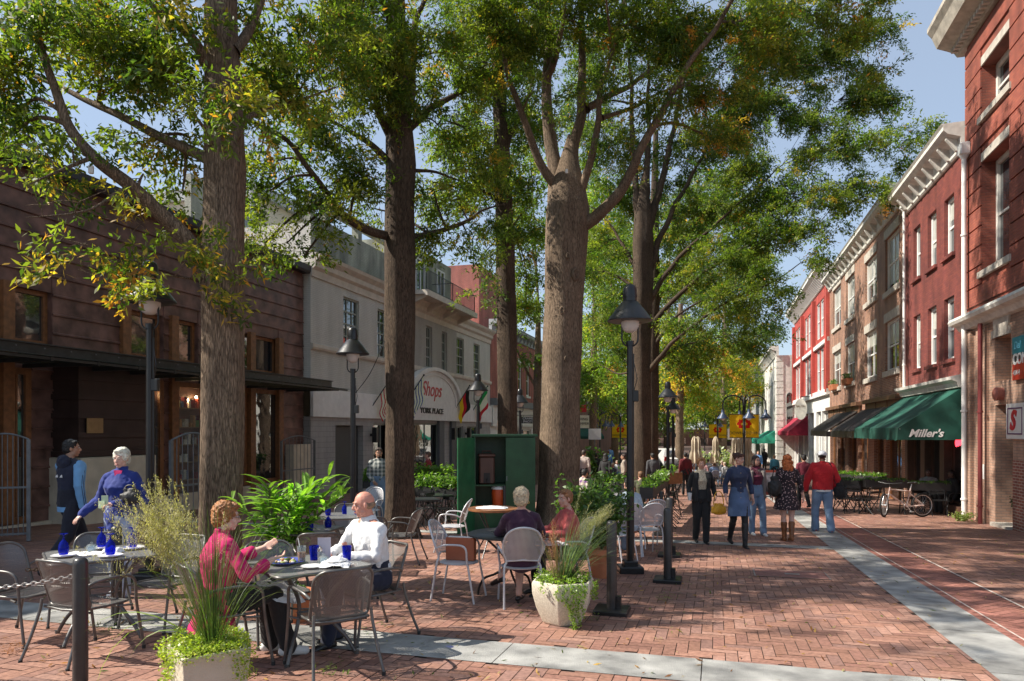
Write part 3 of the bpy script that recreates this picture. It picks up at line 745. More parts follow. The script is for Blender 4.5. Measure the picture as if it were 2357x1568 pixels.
# the back of each low opening is a lit shop interior, so cut it free: shelves and goods
for o in top_ops: B.window(o, woodm, gls, rows=1, cols=1, rev=.2, fw=.1)
gcols = [(.5, .12, .08), (.65, .5, .2), (.2, .35, .12), (.6, .55, .45), (.15, .2, .35), (.55, .3, .12), (.7, .68, .6), (.3, .05, .06)]
for i, o in enumerate(low_ops):
    w_ = B.window(o, woodm, gls2 if i not in (1, 2) else clear, rows=1, cols=2 if i else 1, rev=.06, fw=.14)
    if i in (1, 2):
        m = M(); g = M(); rr = random.Random(i)
        for zz in (.25, .75, 1.25, 1.75, 2.3):
            m.box(o[0]+.1, o[1]-.1, -.28, -.1, zz-.03, zz)
            x = o[0]+.15
            while x < o[1]-.3:
                wv = rr.uniform(.06, .2); h = rr.uniform(.1, .34)
                if rr.random() < .85: g.bbox(x+wv/2, -.19, zz+h/2, wv*.85, .12, h, 0, col=rr.choice(gcols))
                x += wv + rr.uniform(.0, .06)
        sh = m.build('shelf', pm('shelf_wood', (.3, .2, .11), .6), w_); g.build('shop_goods', attrmat('goods', .5, 0), sh)
        em, nt_, eb = nmat('warm_bulb' + str(i)); eb.inputs['Emission Color'].default_value = (1, .72, .38, 1); eb.inputs['Emission Strength'].default_value = 30
        g = M()
        for k_ in range(5): g.ball((o[0]+.3+(o[1]-o[0]-.6)*k_/4, -.17, 2.62 - .1*(k_ % 2)), .035, 8, 6)
        g.build('lamp', em, w_)
# horizontal lapped bands
m = M(); rows = []
z = zc1 + .12; 
def seglist(z, h):
    segs = []; cur = xL
    for o in sorted(top_ops + low_ops, key=lambda q: q[0]):
        if o[2] - .02 < z + h and o[3] + .02 > z: segs.append((cur, o[0]-.01)); cur = max(cur, o[1]+.01)
    segs.append((cur, xR)); return [s_ for s_ in segs if s_[1]-s_[0] > .04]
z = -.05
while z < ztop - .1:
    for a, b in seglist(z, .4):
        m.prism([(0, z), (.05, z), (.05, z+.035), (.022, z+.05), (.015, z+.40), (0, z+.40)], 'x', a - (.03 if a == xL else 0), b)
    z += .43
B.P('cladding', m, clad)
# projecting pier with its stone base
pa, pb = B.x(285), B.x(120)
pier = M(); pier.box(min(pa, pb), max(pa, pb), 0, .75, 1.05, 3.1); z = 1.06
while z < 3.0: pier.box(min(pa, pb)-.05, max(pa, pb)+.05, -.0, .80, z, z+.12); z += .43
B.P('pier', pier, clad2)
m = M(); m.bbox((pa+pb)/2, .42, .1, abs(pb-pa)+.18, 1.0, 1.88, 0, b=.02)
for k_ in range(4): m.box(min(pa, pb)+.3+k_*.55, min(pa, pb)+.31+k_*.55, .915, .925, -.8, 1.0)
m.box(xL+.02, min(pa, pb)-.1, .0, .12, -1., -.12); m.box(max(pa, pb)+.1, xR, 0, .12, -1., -.36)
m.box(xL+.02, xL+1.1, .0, .35, -1, 1.15)
B.P('stone_base', m, pale)
t = thing('wall_plaque', 'small brass plaque on the brown clad pier', 'plaque', (*st(-14.4, 0), 0), B.o.rotation_euler.z)
ax = B.x(217, .8); az = B.z(217, 980, .8); m = M(); m.box(ax-.22, ax+.22, .81, .83, az-.17, az+.17); m.build('plate', pm('aged_brass', (.35, .22, .1), .5, .15, 8, metal=.3), t)
for px in (395, 575, 640, 10, 283): m = M(); x = B.x(px); m.box(x-.13, x+.13, -.02, .14, -.3, 4.8); B.P('timber_post', m, woodm)
B.prof('roof_edge', pm('roof_edge_metal', (.03, .026, .03), .5), [(-.3, ztop-.02), (.30, ztop-.02), (.34, ztop+.06), (.34, ztop+.26), (.3, ztop+.28), (-.3, ztop+.28)], xL-.35, xR)
t = thing('steel_canopy', 'dark steel and glass canopy running along the brown clad shop', 'canopy', (*st(-14.4, 0), 0), B.o.rotation_euler.z)
cz = 3.22; m = M()
xe = B.x(766, 1.8)
m.box(xe, xR, 1.72, 1.76, cz-.12, cz+.12); m.box(xe, xR, 1.66, 1.82, cz+.10, cz+.125); m.box(xe, xR, 1.66, 1.82, cz-.125, cz-.10); m.build('beam', pm('canopy_steel', (.055, .06, .06), .4, .25, 6, metal=.5), t)
m = M(); x = xe
while x < xR: m.box(x, x+.06, .02, 2.05, cz-.22, cz-.14); x += 1.1
m.box(xe-.6, xR, 2.0, 2.04, cz-.2, cz-.15); m.build('rib', pm('canopy_steel', (.055, .06, .06)), t)
m = M(); m.box(xe-.7, xR, .05, 2.1, cz-.135, cz-.125); m.build('glazing', clearglass('canopy_glass', (.35, .42, .40), .05, .3), t)
m = M(); 
for k_ in range(30): m.tube([(xe+.2+k_*.6, 1.825, cz+.03), (xe+.2+k_*.6, 1.835, cz+.03)], .015, 6)
m.build('bolt', greym, t)
# taller pale building behind it
Bk = Fac(-1, -19.5, 'rear_building', 'taller cream building with a grey parapet rising behind the brown clad shop')
cream = pm('cream_brick_wall', (.66, .58, .45), .8, .1, 1)
m = M(); Bk.wall('wall', cream, -33, -27.2, -1, 12.0, [], D=10)
m = M(); m.box(-33.2, -27, .0, .3, 12.0, 12.5); m.box(-27.2, -27, -10, .3, 12.0, 12.5); m.box(-27.3, -26.98, -.8, .05, -1, 12.0); Bk.P('parapet', m, pm('grey_parapet', (.4, .41, .42), .7, .15, 2))

# --- York building ---
Y = Fac(-1, -14.1, 'painted_building', 'grey painted brick arcade building with a white arched entrance and small balconies')
ya, yb = Y.x(1128), Y.x(715)      # far .. near (local x is -t)
gb = brickmat('grey_painted_brick', (.56, .54, .49), (.53, .51, .46), (.44, .42, .38), ms=.008, stain=.15, paint=True)
gb2 = brickmat('taupe_painted_brick', (.36, .335, .305), (.34, .315, .29), (.29, .265, .25), ms=.008, stain=.15, paint=True)
zcor = 7.6; zwb = 3.18; zwb0 = 2.15
wn = [(790.5, 826.5, 638.6, 753), (869, 897, 673, 776), (979, 992.6, 721, 806.5), (1015, 1027, 738, 818), (1051, 1068, 753, 834), (1090, 1104, 770.5, 846)]
ops = [Y.op(*w_) for w_ in wn]
ops = [(o[0], o[1], 4.85, 6.95) for o in ops]
Y.wall('upper_wall', gb, ya, yb, zwb, zcor, ops, D=8)
fg = pm('grey_green_frame', (.28, .31, .27), .5, .1, 5)
for o in ops: Y.window(o, fg, gls, rows=4, cols=3, rev=.16, fw=.07)
cb0, cb1 = Y.x(1049), Y.x(930)
# the centre bay is painted darker and stands a little proud between windows
m = M(); xs = sorted([cb0, cb1] + [v for o in ops for v in o[:2] if cb0 < v < cb1])
for i in range(0, len(xs), 2): m.box(xs[i], xs[i+1], 0.001, .05, 3.0, 7.3)
for o in ops:
    if cb0 < o[0] < cb1: m.box(o[0], o[1], .001, .05, 3.0, 4.84); m.box(o[0], o[1], .001, .05, 6.96, 7.3)
Y.P('centre_bay', m, gb2)
trim = pm('cream_trim', (.56, .50, .42), .6, .12, 4, .1, 30)
Y.prof('string_course', trim, [(0, 4.6), (.08, 4.6), (.12, 4.68), (.12, 4.8), (0, 4.84)], ya, yb+.03)
Y.prof('cornice', trim, [(0, zcor-.35), (.06, zcor-.35), (.09, zcor-.1), (.2, zcor), (.22, zcor+.18), (.38, zcor+.34), (.42, zcor+.46), (0, zcor+.5)], ya, yb+.03)
# parapet and attic storey
mossy = brickmat('mossy_painted_brick', (.30, .31, .24), (.34, .34, .27), (.26, .26, .2), ms=.008, stain=.6, paint=True)
pz = 9.5
at_ops = [(cb0+1.2, cb0+2.3, zcor+.6, zcor+2.7), (cb0+4.0, cb0+5.1, zcor+.6, zcor+2.7)]
par_ops = [(yb-4.6, yb-2.2, zcor+1.9, zcor+2.9), (yb-7.6, yb-5.2, zcor+1.9, zcor+2.9)]
mm = M()
m = M(); m.quad((yb-.9, -.55, zcor+.4), (yb-.9, -8, zcor+.4), (yb-.9, -8, pz), (yb-.9, -.55, pz)); 
Y.P('parapet_end', m, gb)
Yp = Fac(-1, -14.75); Yp.o = Y.o
def attic():
    m = M(); x0, x1, z0, z1 = cb1, yb-1.0, zcor+.3, zcor+3.1; y = -.62
    m.box(x0, x1, y-.3, y, z0, zcor+2.25); m.box(x0, x1, y-.3, y, z1-.35, z1)
    for xx in (x0, x0+3.0, x0+5.7, x1-.35):
        if xx < x1: m.box(xx, xx+.35, y-.3+.002, y-.002, zcor+2.25, z1-.35)
    m.box(x0, x1, -6.3, -6., z0, z1+1.2)
    return m
Y.P('attic_wall', attic(), mossy)
m = M(); m.box(cb0+.1, cb1-.05, -6, -.25, zcor+.3, zcor+3.2)
Y.P('attic_block', m, gb2 if False else mossy)
for o in at_ops:
    m = M(); a, b, c, d = o[:4]
    for q in ((a, a+.08, c, d), (b-.08, b, c, d), (a, b, d-.08, d), (a, b, c, c+.3), ((a+b)/2-.03, (a+b)/2+.03, c, d)): m.box(q[0], q[1], -.25, -.19, q[2], q[3])
    dd = m.build('balcony_door', white, Y.o); g = M(); g.quad((b, -.235, c), (a, -.235, c), (a, -.235, d), (b, -.235, d)); g.build('pane', gls, dd, fix=False)
m = M(); m.box(cb0-.1, cb1+.1, -.1, 1.15, zcor+.42, zcor+.62); m.box(cb0-.15, cb1+.15, 1.1, 1.25, zcor+.34, zcor+.62)
for k_ in range(4): xx = cb0+.2+k_*(cb1-cb0-.4)/3; m.prism([(0, zcor-.1), (0, zcor+.42), (1.1, zcor+.42), (1.1, zcor+.34)], 'x', xx-.08, xx+.08)
bal = Y.P('balcony', m, trim)
m = M(); ry = 1.12
for x in np.arange(cb0, cb1, .13): m.tube([(x, ry, zcor+.62), (x, ry, zcor+1.6)], .011, 4, cap=False)
for zz in (zcor+.72, zcor+1.6): m.tube([(cb0, ry, zz), (cb1, ry, zz)], .02, 5)
for x in (cb0, cb1, (cb0+cb1)/2): m.tube([(x, 0, zcor+1.6), (x, ry, zcor+1.6)], .02, 5); m.tube([(x, ry, zcor+.62), (x, ry, zcor+1.62)], .025, 5)
for y in np.arange(0, ry, .13): m.tube([(cb1, y, zcor+.62), (cb1, y, zcor+1.6)], .011, 4, cap=False)
m.build('railing', blackm, bal)
# white band with the arch
m = M(); m.box(ya, yb+.02, 0, .12, zwb0, zwb); Y.P('white_band', m, white)
axc, arr = Y.x(984), (Y.x(930) - Y.x(1047))/2
axc = (Y.x(930) + Y.x(1047))/2
m = M(); pts = [(axc + arr*cos(a), 2.95 + 1.75*sin(a)) for a in np.linspace(0, pi, 25)]
m.prism([(axc-arr, zwb0), *[(q[0], q[1]) for q in pts[::-1]], (axc+arr, zwb0)], 'y', .0, .22); Y.P('arch_panel', m, white)
m = M(); 
for (r0, r1, y0, y1) in ((1., 1.10, .0, .36), (.86, .9, .2, .27)):
    n = 25; A = np.linspace(0, pi, n)
    for i in range(n-1):
        a, b = A[i], A[i+1]
        q = [(axc+arr*r*cos(t_), 2.95+1.75*r*sin(t_)) for t_ in (a, b) for r in (r0, r1)]
        m.prism([q[0], q[1], q[3], q[2]], 'y', y0, y1)
m.box(axc+arr, axc+arr*1.16, 0, .4, 2.8, 2.97); m.box(axc-arr*1.16, axc-arr, 0, .4, 2.8, 2.97); Y.P('arch_moulding', m, white)
sh_red = pm('sign_script_red', (.5, .05, .05), .5)
xs_ = Y.x(984); textobj('lettering', 'Shops', 1.05, sh_red, Y.o, (xs_, .23, 3.7), (pi/2, 0, pi), shear=.35, bold=.004, sx=1.05)
textobj('lettering', 'YORK PLACE', .40, pm('sign_letter_black', (.04, .035, .03), .5), Y.o, (Y.x(985), .24, 2.62), (pi/2, 0, pi), bold=.003, ext=.02, sx=1.32)
# ground floor
gop = [(Y.x(836), Y.x(772), -1.2, 1.85, .35), (Y.x(900), Y.x(859), -.6, 1.95, .2), (Y.x(1010), Y.x(950), -1.4, 2.0, .8), (Y.x(1066), Y.x(1045), -1.2, 1.9, .25), (Y.x(1100), Y.x(1075), -1.2, 1.9, .25)]
gop = [(min(o[0], o[1]), max(o[0], o[1]), *o[2:]) for o in gop]
Y.wall('lower_wall', brickmat('grey_block', (.38, .37, .36), (.36, .35, .34), (.26, .26, .25), bw=.42, bh=.2, ms=.01, stain=.2, paint=True), ya, yb, -1.9, zwb0, gop, D=8, rev=.4)
m = M(); o = gop[0]; m.box(o[0]+.02, o[1]-.02, -.3, -.24, -1.1, 1.8); Y.P('door', m, pm('charcoal_door', (.06, .065, .065), .5))
for o in gop[1:]: Y.window(o, fg, gls2, rows=1, cols=2, rev=.15, fw=.08)
for px in (895, 940, 1012, 1040): m = M(); x = Y.x(px); m.box(x-.35, x+.35, 0, .14, -1.8, zwb0-.003); Y.P('pilaster', m, pm('dark_grey_pilaster', (.11, .115, .12), .6, .15, 3))
for k_, px in enumerate((853, 1036, 1071)):
    t = thing('wall_lamp', ('black box wall lamp beside the charcoal door', 'black box wall lamp just left of the German flag entrance pier', 'black box wall lamp farthest along the arcade front')[k_], 'lamp', (*st(-14.1, 0), 0), Y.o.rotation_euler.z, 'black wall lamps on the arcade front')
    x = Y.x(px); z = 1.45; m = M(); m.box(x-.1, x+.1, .12, .32, z-.32, z+.32); m.build('housing', blackm, t); m = M(); m.box(x-.06, x+.06, .0, .12, z-.06, z+.06); m.build('bracket', blackm, t)
bpy.data.objects['wall_lamp.001']['label'] = 'black box wall lamp on the pier right of the arched entrance'
# flags on slanting poles
def flag(label, px, py, tilt, draw, L=1.9):
    t = thing('flag', label, 'flag', (*st(-14.1, 0), 0), Y.o.rotation_euler.z)
    x, z = Y.x(px), Y.z(px, py); tip = Vector((x-.85, .75, z+1.5)); m = M(); m.tube([(x, .1, z), tip], .025, 6); m.ball(tip, .05, 8, 6); m.build('pole', woodm if False else blackm, t)
    n, k = 14, 10; V = []; base = Vector((x, .1, z)); dr = (tip-base)
    m = M()
    for i in range(n):
        for j in range(k):
            def q(i_, j_):
                s = i_/n; u = j_/k
                p_ = base + dr*(.98 - .62*s)
                drop = Vector((-.05*u + .10*sin(u*7+s*3)*u, .06*sin(u*9+s*5)*u, -1.35*u*(1-.1*s)))
                return p_ + drop
            m.add([q(i, j), q(i+1, j), q(i+1, j+1), q(i, j+1)], [(0, 1, 2, 3)], draw((i+.5)/n, (j+.5)/k))
    m.build('cloth', attrmat('flag_cloth', .7, .1, 60, mot=.05, trans=.3), t, smooth=80, fix=False)
    return t
RD, WT, BL, BK, GD, GN = (.5, .02, .04), (.7, .7, .68), (.03, .08, .35), (.015, .015, .015), (.75, .5, .02), (.02, .3, .1)
flag('red and white striped flag on a slanting pole by the first trunk of the arcade', 852, 935, 0, lambda a, b: (BL if a < .4 and b < .45 else (RD if int(a*11) % 2 == 0 else WT)))
flag('blue and white striped flag beside the red Shops lettering', 925, 935, 0, lambda a, b: BL if int(a*9) % 2 else WT)
flag('black, red and gold flag on a slanting pole right of the arched entrance', 1040, 948, 0, lambda a, b: (BK if a < .33 else RD if a < .66 else GD) )
flag('green, white and red flag at the far end of the arcade front', 1085, 945, 0, lambda a, b: GN if b < .33 else WT if b < .66 else RD)

# --- red brick row farther along the left ---
L3 = Fac(-1, -14.1, 'brick_building', 'red brick building with white windows over a white shop fascia, beyond the grey arcade')
la, lb = -66., ya - .05
lr = brickmat('soft_red_brick', (.40, .10, .075), (.33, .08, .065), (.35, .2, .16), ms=.008)
ops = []
x = lb - 2.2
while x > la + 2: ops += [(x-1., x, 4.3, 6.7)]; x -= 2.35
L3.wall('wall', lr, la, lb, 3.3, 8.2, ops)
for o in ops: L3.window(o, white, gls, rows=2, rev=.15, fw=.12, sill=(.15, white), lintel=(.3, white, .08))
italianate(L3, pm('grey_cornice', (.35, .36, .38), .7), la, lb, 8.2, .7, .5, 1.)
m = M(); m.box(la, lb, .0, .18, 1.9, 3.3); L3.P('fascia', m, white)
m = M(); m.box(la, lb, 0, .45, 3.3, 3.75); L3.P('fascia_cornice', m, pm('grey_slate_band', (.2, .21, .23), .6, .2, 2))
ops = [(la+1+k_*3.2, la+3.4+k_*3.2, -1.6, 1.7, .4) for k_ in range(6)]
L3.wall('shopfront', white, la, lb, -2.6, 1.9, ops)
for o in ops: L3.window(o, white, gls2, rows=1, rev=.2, fw=.12)
t = thing('hanging_sign', 'black rectangular photo shop sign with white letters hanging from the white fascia', 'sign', (0, 0, 0), 0)
q = at(1217, 967, 42.5); t.location = (q.x, q.y, 0); t.rotation_euler = (0, 0, 0)
m = M(); m.box(-.42, .42, -.03, .03, q.z-.2, q.z+.2); m.build('panel', pm('sign_black', (.03, .03, .03), .4), t)
textobj('lettering', 'CRAMER', .19, white, t, (0, -.035, q.z+.09), (pi/2, 0, 0), bold=.006); textobj('lettering', 'PHOTO', .19, white, t, (0, -.035, q.z-.1), (pi/2, 0, 0), bold=.006)
m = M(); m.tube([(-.9, 0, q.z+.28), (.5, 0, q.z+.28)], .02, 6); m.tube([(-.3, 0, q.z+.2), (-.3, 0, q.z+.28)], .01, 5); m.tube([(.3, 0, q.z+.2), (.3, 0, q.z+.28)], .01, 5); m.build('bracket', blackm, t)
Lc = Fac(-1, -15.5, 'brick_building', 'tall red brick gable wall rising behind the far end of the grey arcade')
Lc.wall('wall', lr, -51, -46.5, 5, 13.0, [], D=5)
L4 = Fac(-1, -14.3, 'brick_building', 'dark brick theatre with a white readerboard and green awning, far left side')
brd = brickmat('dark_brick', (.24, .1, .07), (.18, .07, .055), (.2, .15, .12))
ops = [(-100+k_*4, -98.4+k_*4, 4., 6.5) for k_ in range(8)]
L4.wall('wall', brd, -104, la-.1, -3.4, 9.5, ops, D=8)
for o in ops: L4.window(o, offw, gls, rows=2, rev=.2, fw=.12)
q = at(1335, 971, 56); t = thing('readerboard', 'white lit readerboard sign with dark letters beside the thick trunk', 'sign', (q.x, q.y, 0), 0)
m = M(); m.box(-.75, .75, -.1, .1, q.z-.5, q.z+.5); m.build('board', pm('readerboard_cream', (.8, .76, .6), .4), t)
textobj('lettering', 'LIVING', .26, pm('sign_black', (.03, .03, .03)), t, (.2, -.11, q.z+.2), (pi/2, 0, 0)); textobj('lettering', 'SUMMER', .26, pm('sign_black', (.03, .03, .03)), t, (.2, -.11, q.z-.15), (pi/2, 0, 0))
m = M(); m.box(-.4, .5, -.06, .06, q.z+.75, q.z+1.3); m.build('red_sign', redp, t)
m = M(); m.tube([(-.5, 0, q.z-.5), (-.5, 0, q.z-3.9)], .06, 6); m.build('post', blackm, t)
q2 = at(1345, 993, 57); t = thing('shop_awning', 'small dark green awning below the white readerboard', 'awning', (q2.x, q2.y, 0), 0)
m = M(); m.add([(-1., .8, q2.z+.5), (1., .8, q2.z+.5), (1.5, -.6, q2.z-.4), (-1.4, -.6, q2.z-.4), (1.5, -.6, q2.z-.6), (-1.4, -.6, q2.z-.6)], [(0, 1, 2, 3), (3, 2, 4, 5)]); m.build('canvas', cg, t, fix=False)
# far end of the mall
FE = Fac(1, 0, 'brick_building', 'low dark brick building closing the far end of the street')
FE.o.rotation_euler = (0, 0, 0); FE.o.location = (40, 150, 0)
m = M(); m.box(-75, 30, 0, 12, -4, 1.8); FE.P('wall', m, brd)
m = M()
for k_ in range(20): m.box(-70+k_*4.6, -68+k_*4.6, -.08, 0, -3, 0)
FE.P('shop_window', m, gls2)
# ================= trees =============================================================
def barkmat(name, c1, c2, sc=1.):
    m, nt, b = nmat(name); L = nt.links.new
    tc = N(nt, 'ShaderNodeTexCoord'); mp = N(nt, 'ShaderNodeMapping'); mp.inputs['Scale'].default_value = (46*sc, 46*sc, 3.4*sc); L(tc.outputs['Object'], mp.inputs['Vector'])
    n = N(nt, 'ShaderNodeTexNoise'); n.inputs['Scale'].default_value = 1; n.inputs['Detail'].default_value = 9; n.inputs['Roughness'].default_value = .65; L(mp.outputs[0], n.inputs['Vector'])
    v = N(nt, 'ShaderNodeTexVoronoi'); v.feature = 'DISTANCE_TO_EDGE'; v.inputs['Scale'].default_value = 1.2
    mp2 = N(nt, 'ShaderNodeMapping'); mp2.inputs['Scale'].default_value = (52*sc, 52*sc, 5.5*sc)
    ds = N(nt, 'ShaderNodeVectorMath', operation='SCALE'); L(n.outputs['Color'], ds.inputs[0]); ds.inputs['Scale'].default_value = .05
    ad = N(nt, 'ShaderNodeVectorMath', operation='ADD'); L(tc.outputs['Object'], ad.inputs[0]); L(ds.outputs[0], ad.inputs[1]); L(ad.outputs[0], mp2.inputs['Vector']); L(mp2.outputs[0], v.inputs['Vector'])
    mm = N(nt, 'ShaderNodeMath', operation='MINIMUM'); L(v.outputs['Distance'], mm.inputs[0]); mm.inputs[1].default_value = .22
    ma = N(nt, 'ShaderNodeMath', operation='MULTIPLY_ADD'); L(mm.outputs[0], ma.inputs[0]); ma.inputs[1].default_value = 1.5; L(n.outputs['Fac'], ma.inputs[2])
    r = N(nt, 'ShaderNodeValToRGB'); r.color_ramp.elements[0].position = .36; r.color_ramp.elements[1].position = .86
    r.color_ramp.elements[0].color = rgba(c1); r.color_ramp.elements[1].color = rgba(c2); L(ma.outputs[0], r.inputs['Fac'])
    n3 = N(nt, 'ShaderNodeTexNoise'); n3.inputs['Scale'].default_value = 1.1; n3.inputs['Detail'].default_value = 4; L(tc.outputs['Object'], n3.inputs['Vector'])
    mr = N(nt, 'ShaderNodeMapRange'); mr.inputs['From Min'].default_value = .3; mr.inputs['From Max'].default_value = .7; mr.inputs['To Min'].default_value = .7; mr.inputs['To Max'].default_value = 1.25; L(n3.outputs['Fac'], mr.inputs['Value'])
    sc_ = N(nt, 'ShaderNodeVectorMath', operation='SCALE'); L(r.outputs['Color'], sc_.inputs[0]); L(mr.outputs['Result'], sc_.inputs['Scale']); L(sc_.outputs[0], b.inputs['Base Color'])
    b.inputs['Roughness'].default_value = .88; b.inputs['Specular IOR Level'].default_value = .2
    bp = N(nt, 'ShaderNodeBump'); bp.inputs['Strength'].default_value = .9; bp.inputs['Distance'].default_value = .03; L(ma.outputs[0], bp.inputs['Height']); L(bp.outputs['Normal'], b.inputs['Normal'])
    return m
bark = barkmat('oak_bark', (.055, .038, .027), (.31, .225, .155)); darkbark = barkmat('shaded_oak_bark', (.028, .02, .015), (.14, .10, .07))  # darker copy: the shade on some trunks is put into its colour
leafm = attrmat('oak_leaf', .5, 0, 10, spec=.4, mot=.12, trans=.5)
GREENS = [(.080, .128, .024), (.105, .155, .028), (.055, .10, .022), (.135, .18, .032), (.18, .21, .042)]
YEL = [(.50, .33, .06), (.42, .34, .06), (.50, .24, .05), (.30, .30, .06)]
def spray_templates(n, leaves, length, rs):
    T = []
    for _ in range(n):
        V = []; 
        drift = rs.normal(0, .25, 3); 
        for i in range(leaves):
            s = rs.random() ** .8
            base = np.array([length*s, 0, -.25*length*s*s]) + np.array([0, drift[1], drift[2]*.3])*length*s*s + rs.normal(0, .045, 3)*length
            if i % 3: base += rs.normal(0, .16, 3)*length*np.array([.5, 1, .7])
            d = np.array([.7, 0, -.1]) + rs.normal(0, .75, 3); d /= np.linalg.norm(d)
            up = rs.normal(0, .5, 3) + np.array([0, 0, 1.]); sd = np.cross(d, up); sd /= np.linalg.norm(sd)+1e-9
            l = rs.uniform(.075, .115); w = l*rs.uniform(.13, .2)
            nn = np.cross(sd, d)
            V += [base, base + d*l*.45 + sd*w - nn*l*.03, base + d*l - nn*l*.10, base + d*l*.45 - sd*w - nn*l*.03]
        T.append(np.array(V))
    return T
_rs = np.random.default_rng(5)
TPL = spray_templates(14, 66, .52, _rs); TPLF = spray_templates(10, 40, .52, _rs)
ridge = []
def trunkmesh(m, path, n=28, flare=True, seed=0):
    """path: (x,y,z,r) ; irregular fluted surface"""
    rings = []
    P_ = []
    for i in range(len(path)-1):
        a, b = path[i], path[i+1]; k = max(2, int((b[2]-a[2])/.14))
        for j in range(k):
            f = j/k; P_.append([a[q]*(1-f)+b[q]*f for q in range(4)])
    P_.append(list(path[-1]))
    o = len(m.v)
    z0 = path[0][2]
    for x, y, z, r in P_:
        for j in range(n):
            a = 2*pi*j/n
            fl = (.55*exp(-(z-z0)/.28))*(1+.35*sin(3*a+seed)+.25*sin(5*a+seed*2)) if flare else 0
            wv = .05*sin(4*a+seed+z*.25)+.03*sin(7*a-seed+z*.5)
            nn = noise.noise((cos(a)*1.5+seed, sin(a)*1.5, z*.9))*.10
            rr_ = r*(1+fl+wv+nn)
            m.v.append((x+rr_*cos(a), y+rr_*sin(a), z))
    for i in range(len(P_)-1):
        for j in range(n):
            m.f.append((o+i*n+j, o+i*n+(j+1) % n, o+(i+1)*n+(j+1) % n, o+(i+1)*n+j)); m.c.append(None)
def smoothpath(pts, k=6):
    pts = [Vector(p) for p in pts]; out = []
    for i in range(len(pts)-1):
        p0, p1, p2, p3 = pts[max(i-1, 0)], pts[i], pts[i+1], pts[min(i+2, len(pts)-1)]
        for j in range(k):
            t = j/k; out.append(.5*((2*p1)+(-p0+p2)*t+(2*p0-5*p1+4*p2-p3)*t*t+(-p0+3*p1-3*p2+p3)*t**3))
    out.append(pts[-1]); return out
LEAFTOTAL = 0
def upper(T, d0, seed, n):
    """the rest of the crown, above and beside the frame: what shades the street"""
    r_ = random.Random(seed*7+1); out = []; tries = 0
    while len(out) < n and tries < 4000:
        tries += 1; a = r_.uniform(0, 2*pi); q = sqrt(r_.random())*6.0; z = r_.uniform(5.2, 14.5)
        x, y = T.x + q*cos(a), T.y + q*sin(a)
        if q > 6.4*(1-((z-9)/6.5)**2)**.5 if abs(z-9) < 6.4 else True: continue
        if y < 1.5: continue
        px = CX + F*x/y; py = HY - F*(z-H0)/y; R_ = .85; rp = R_*F/y
        if py > -rp*.9 and -rp < px < 2357+rp: continue
        out.append((px, py, y-d0, rp*1.2, rp*.75, 1., .05))
    return out
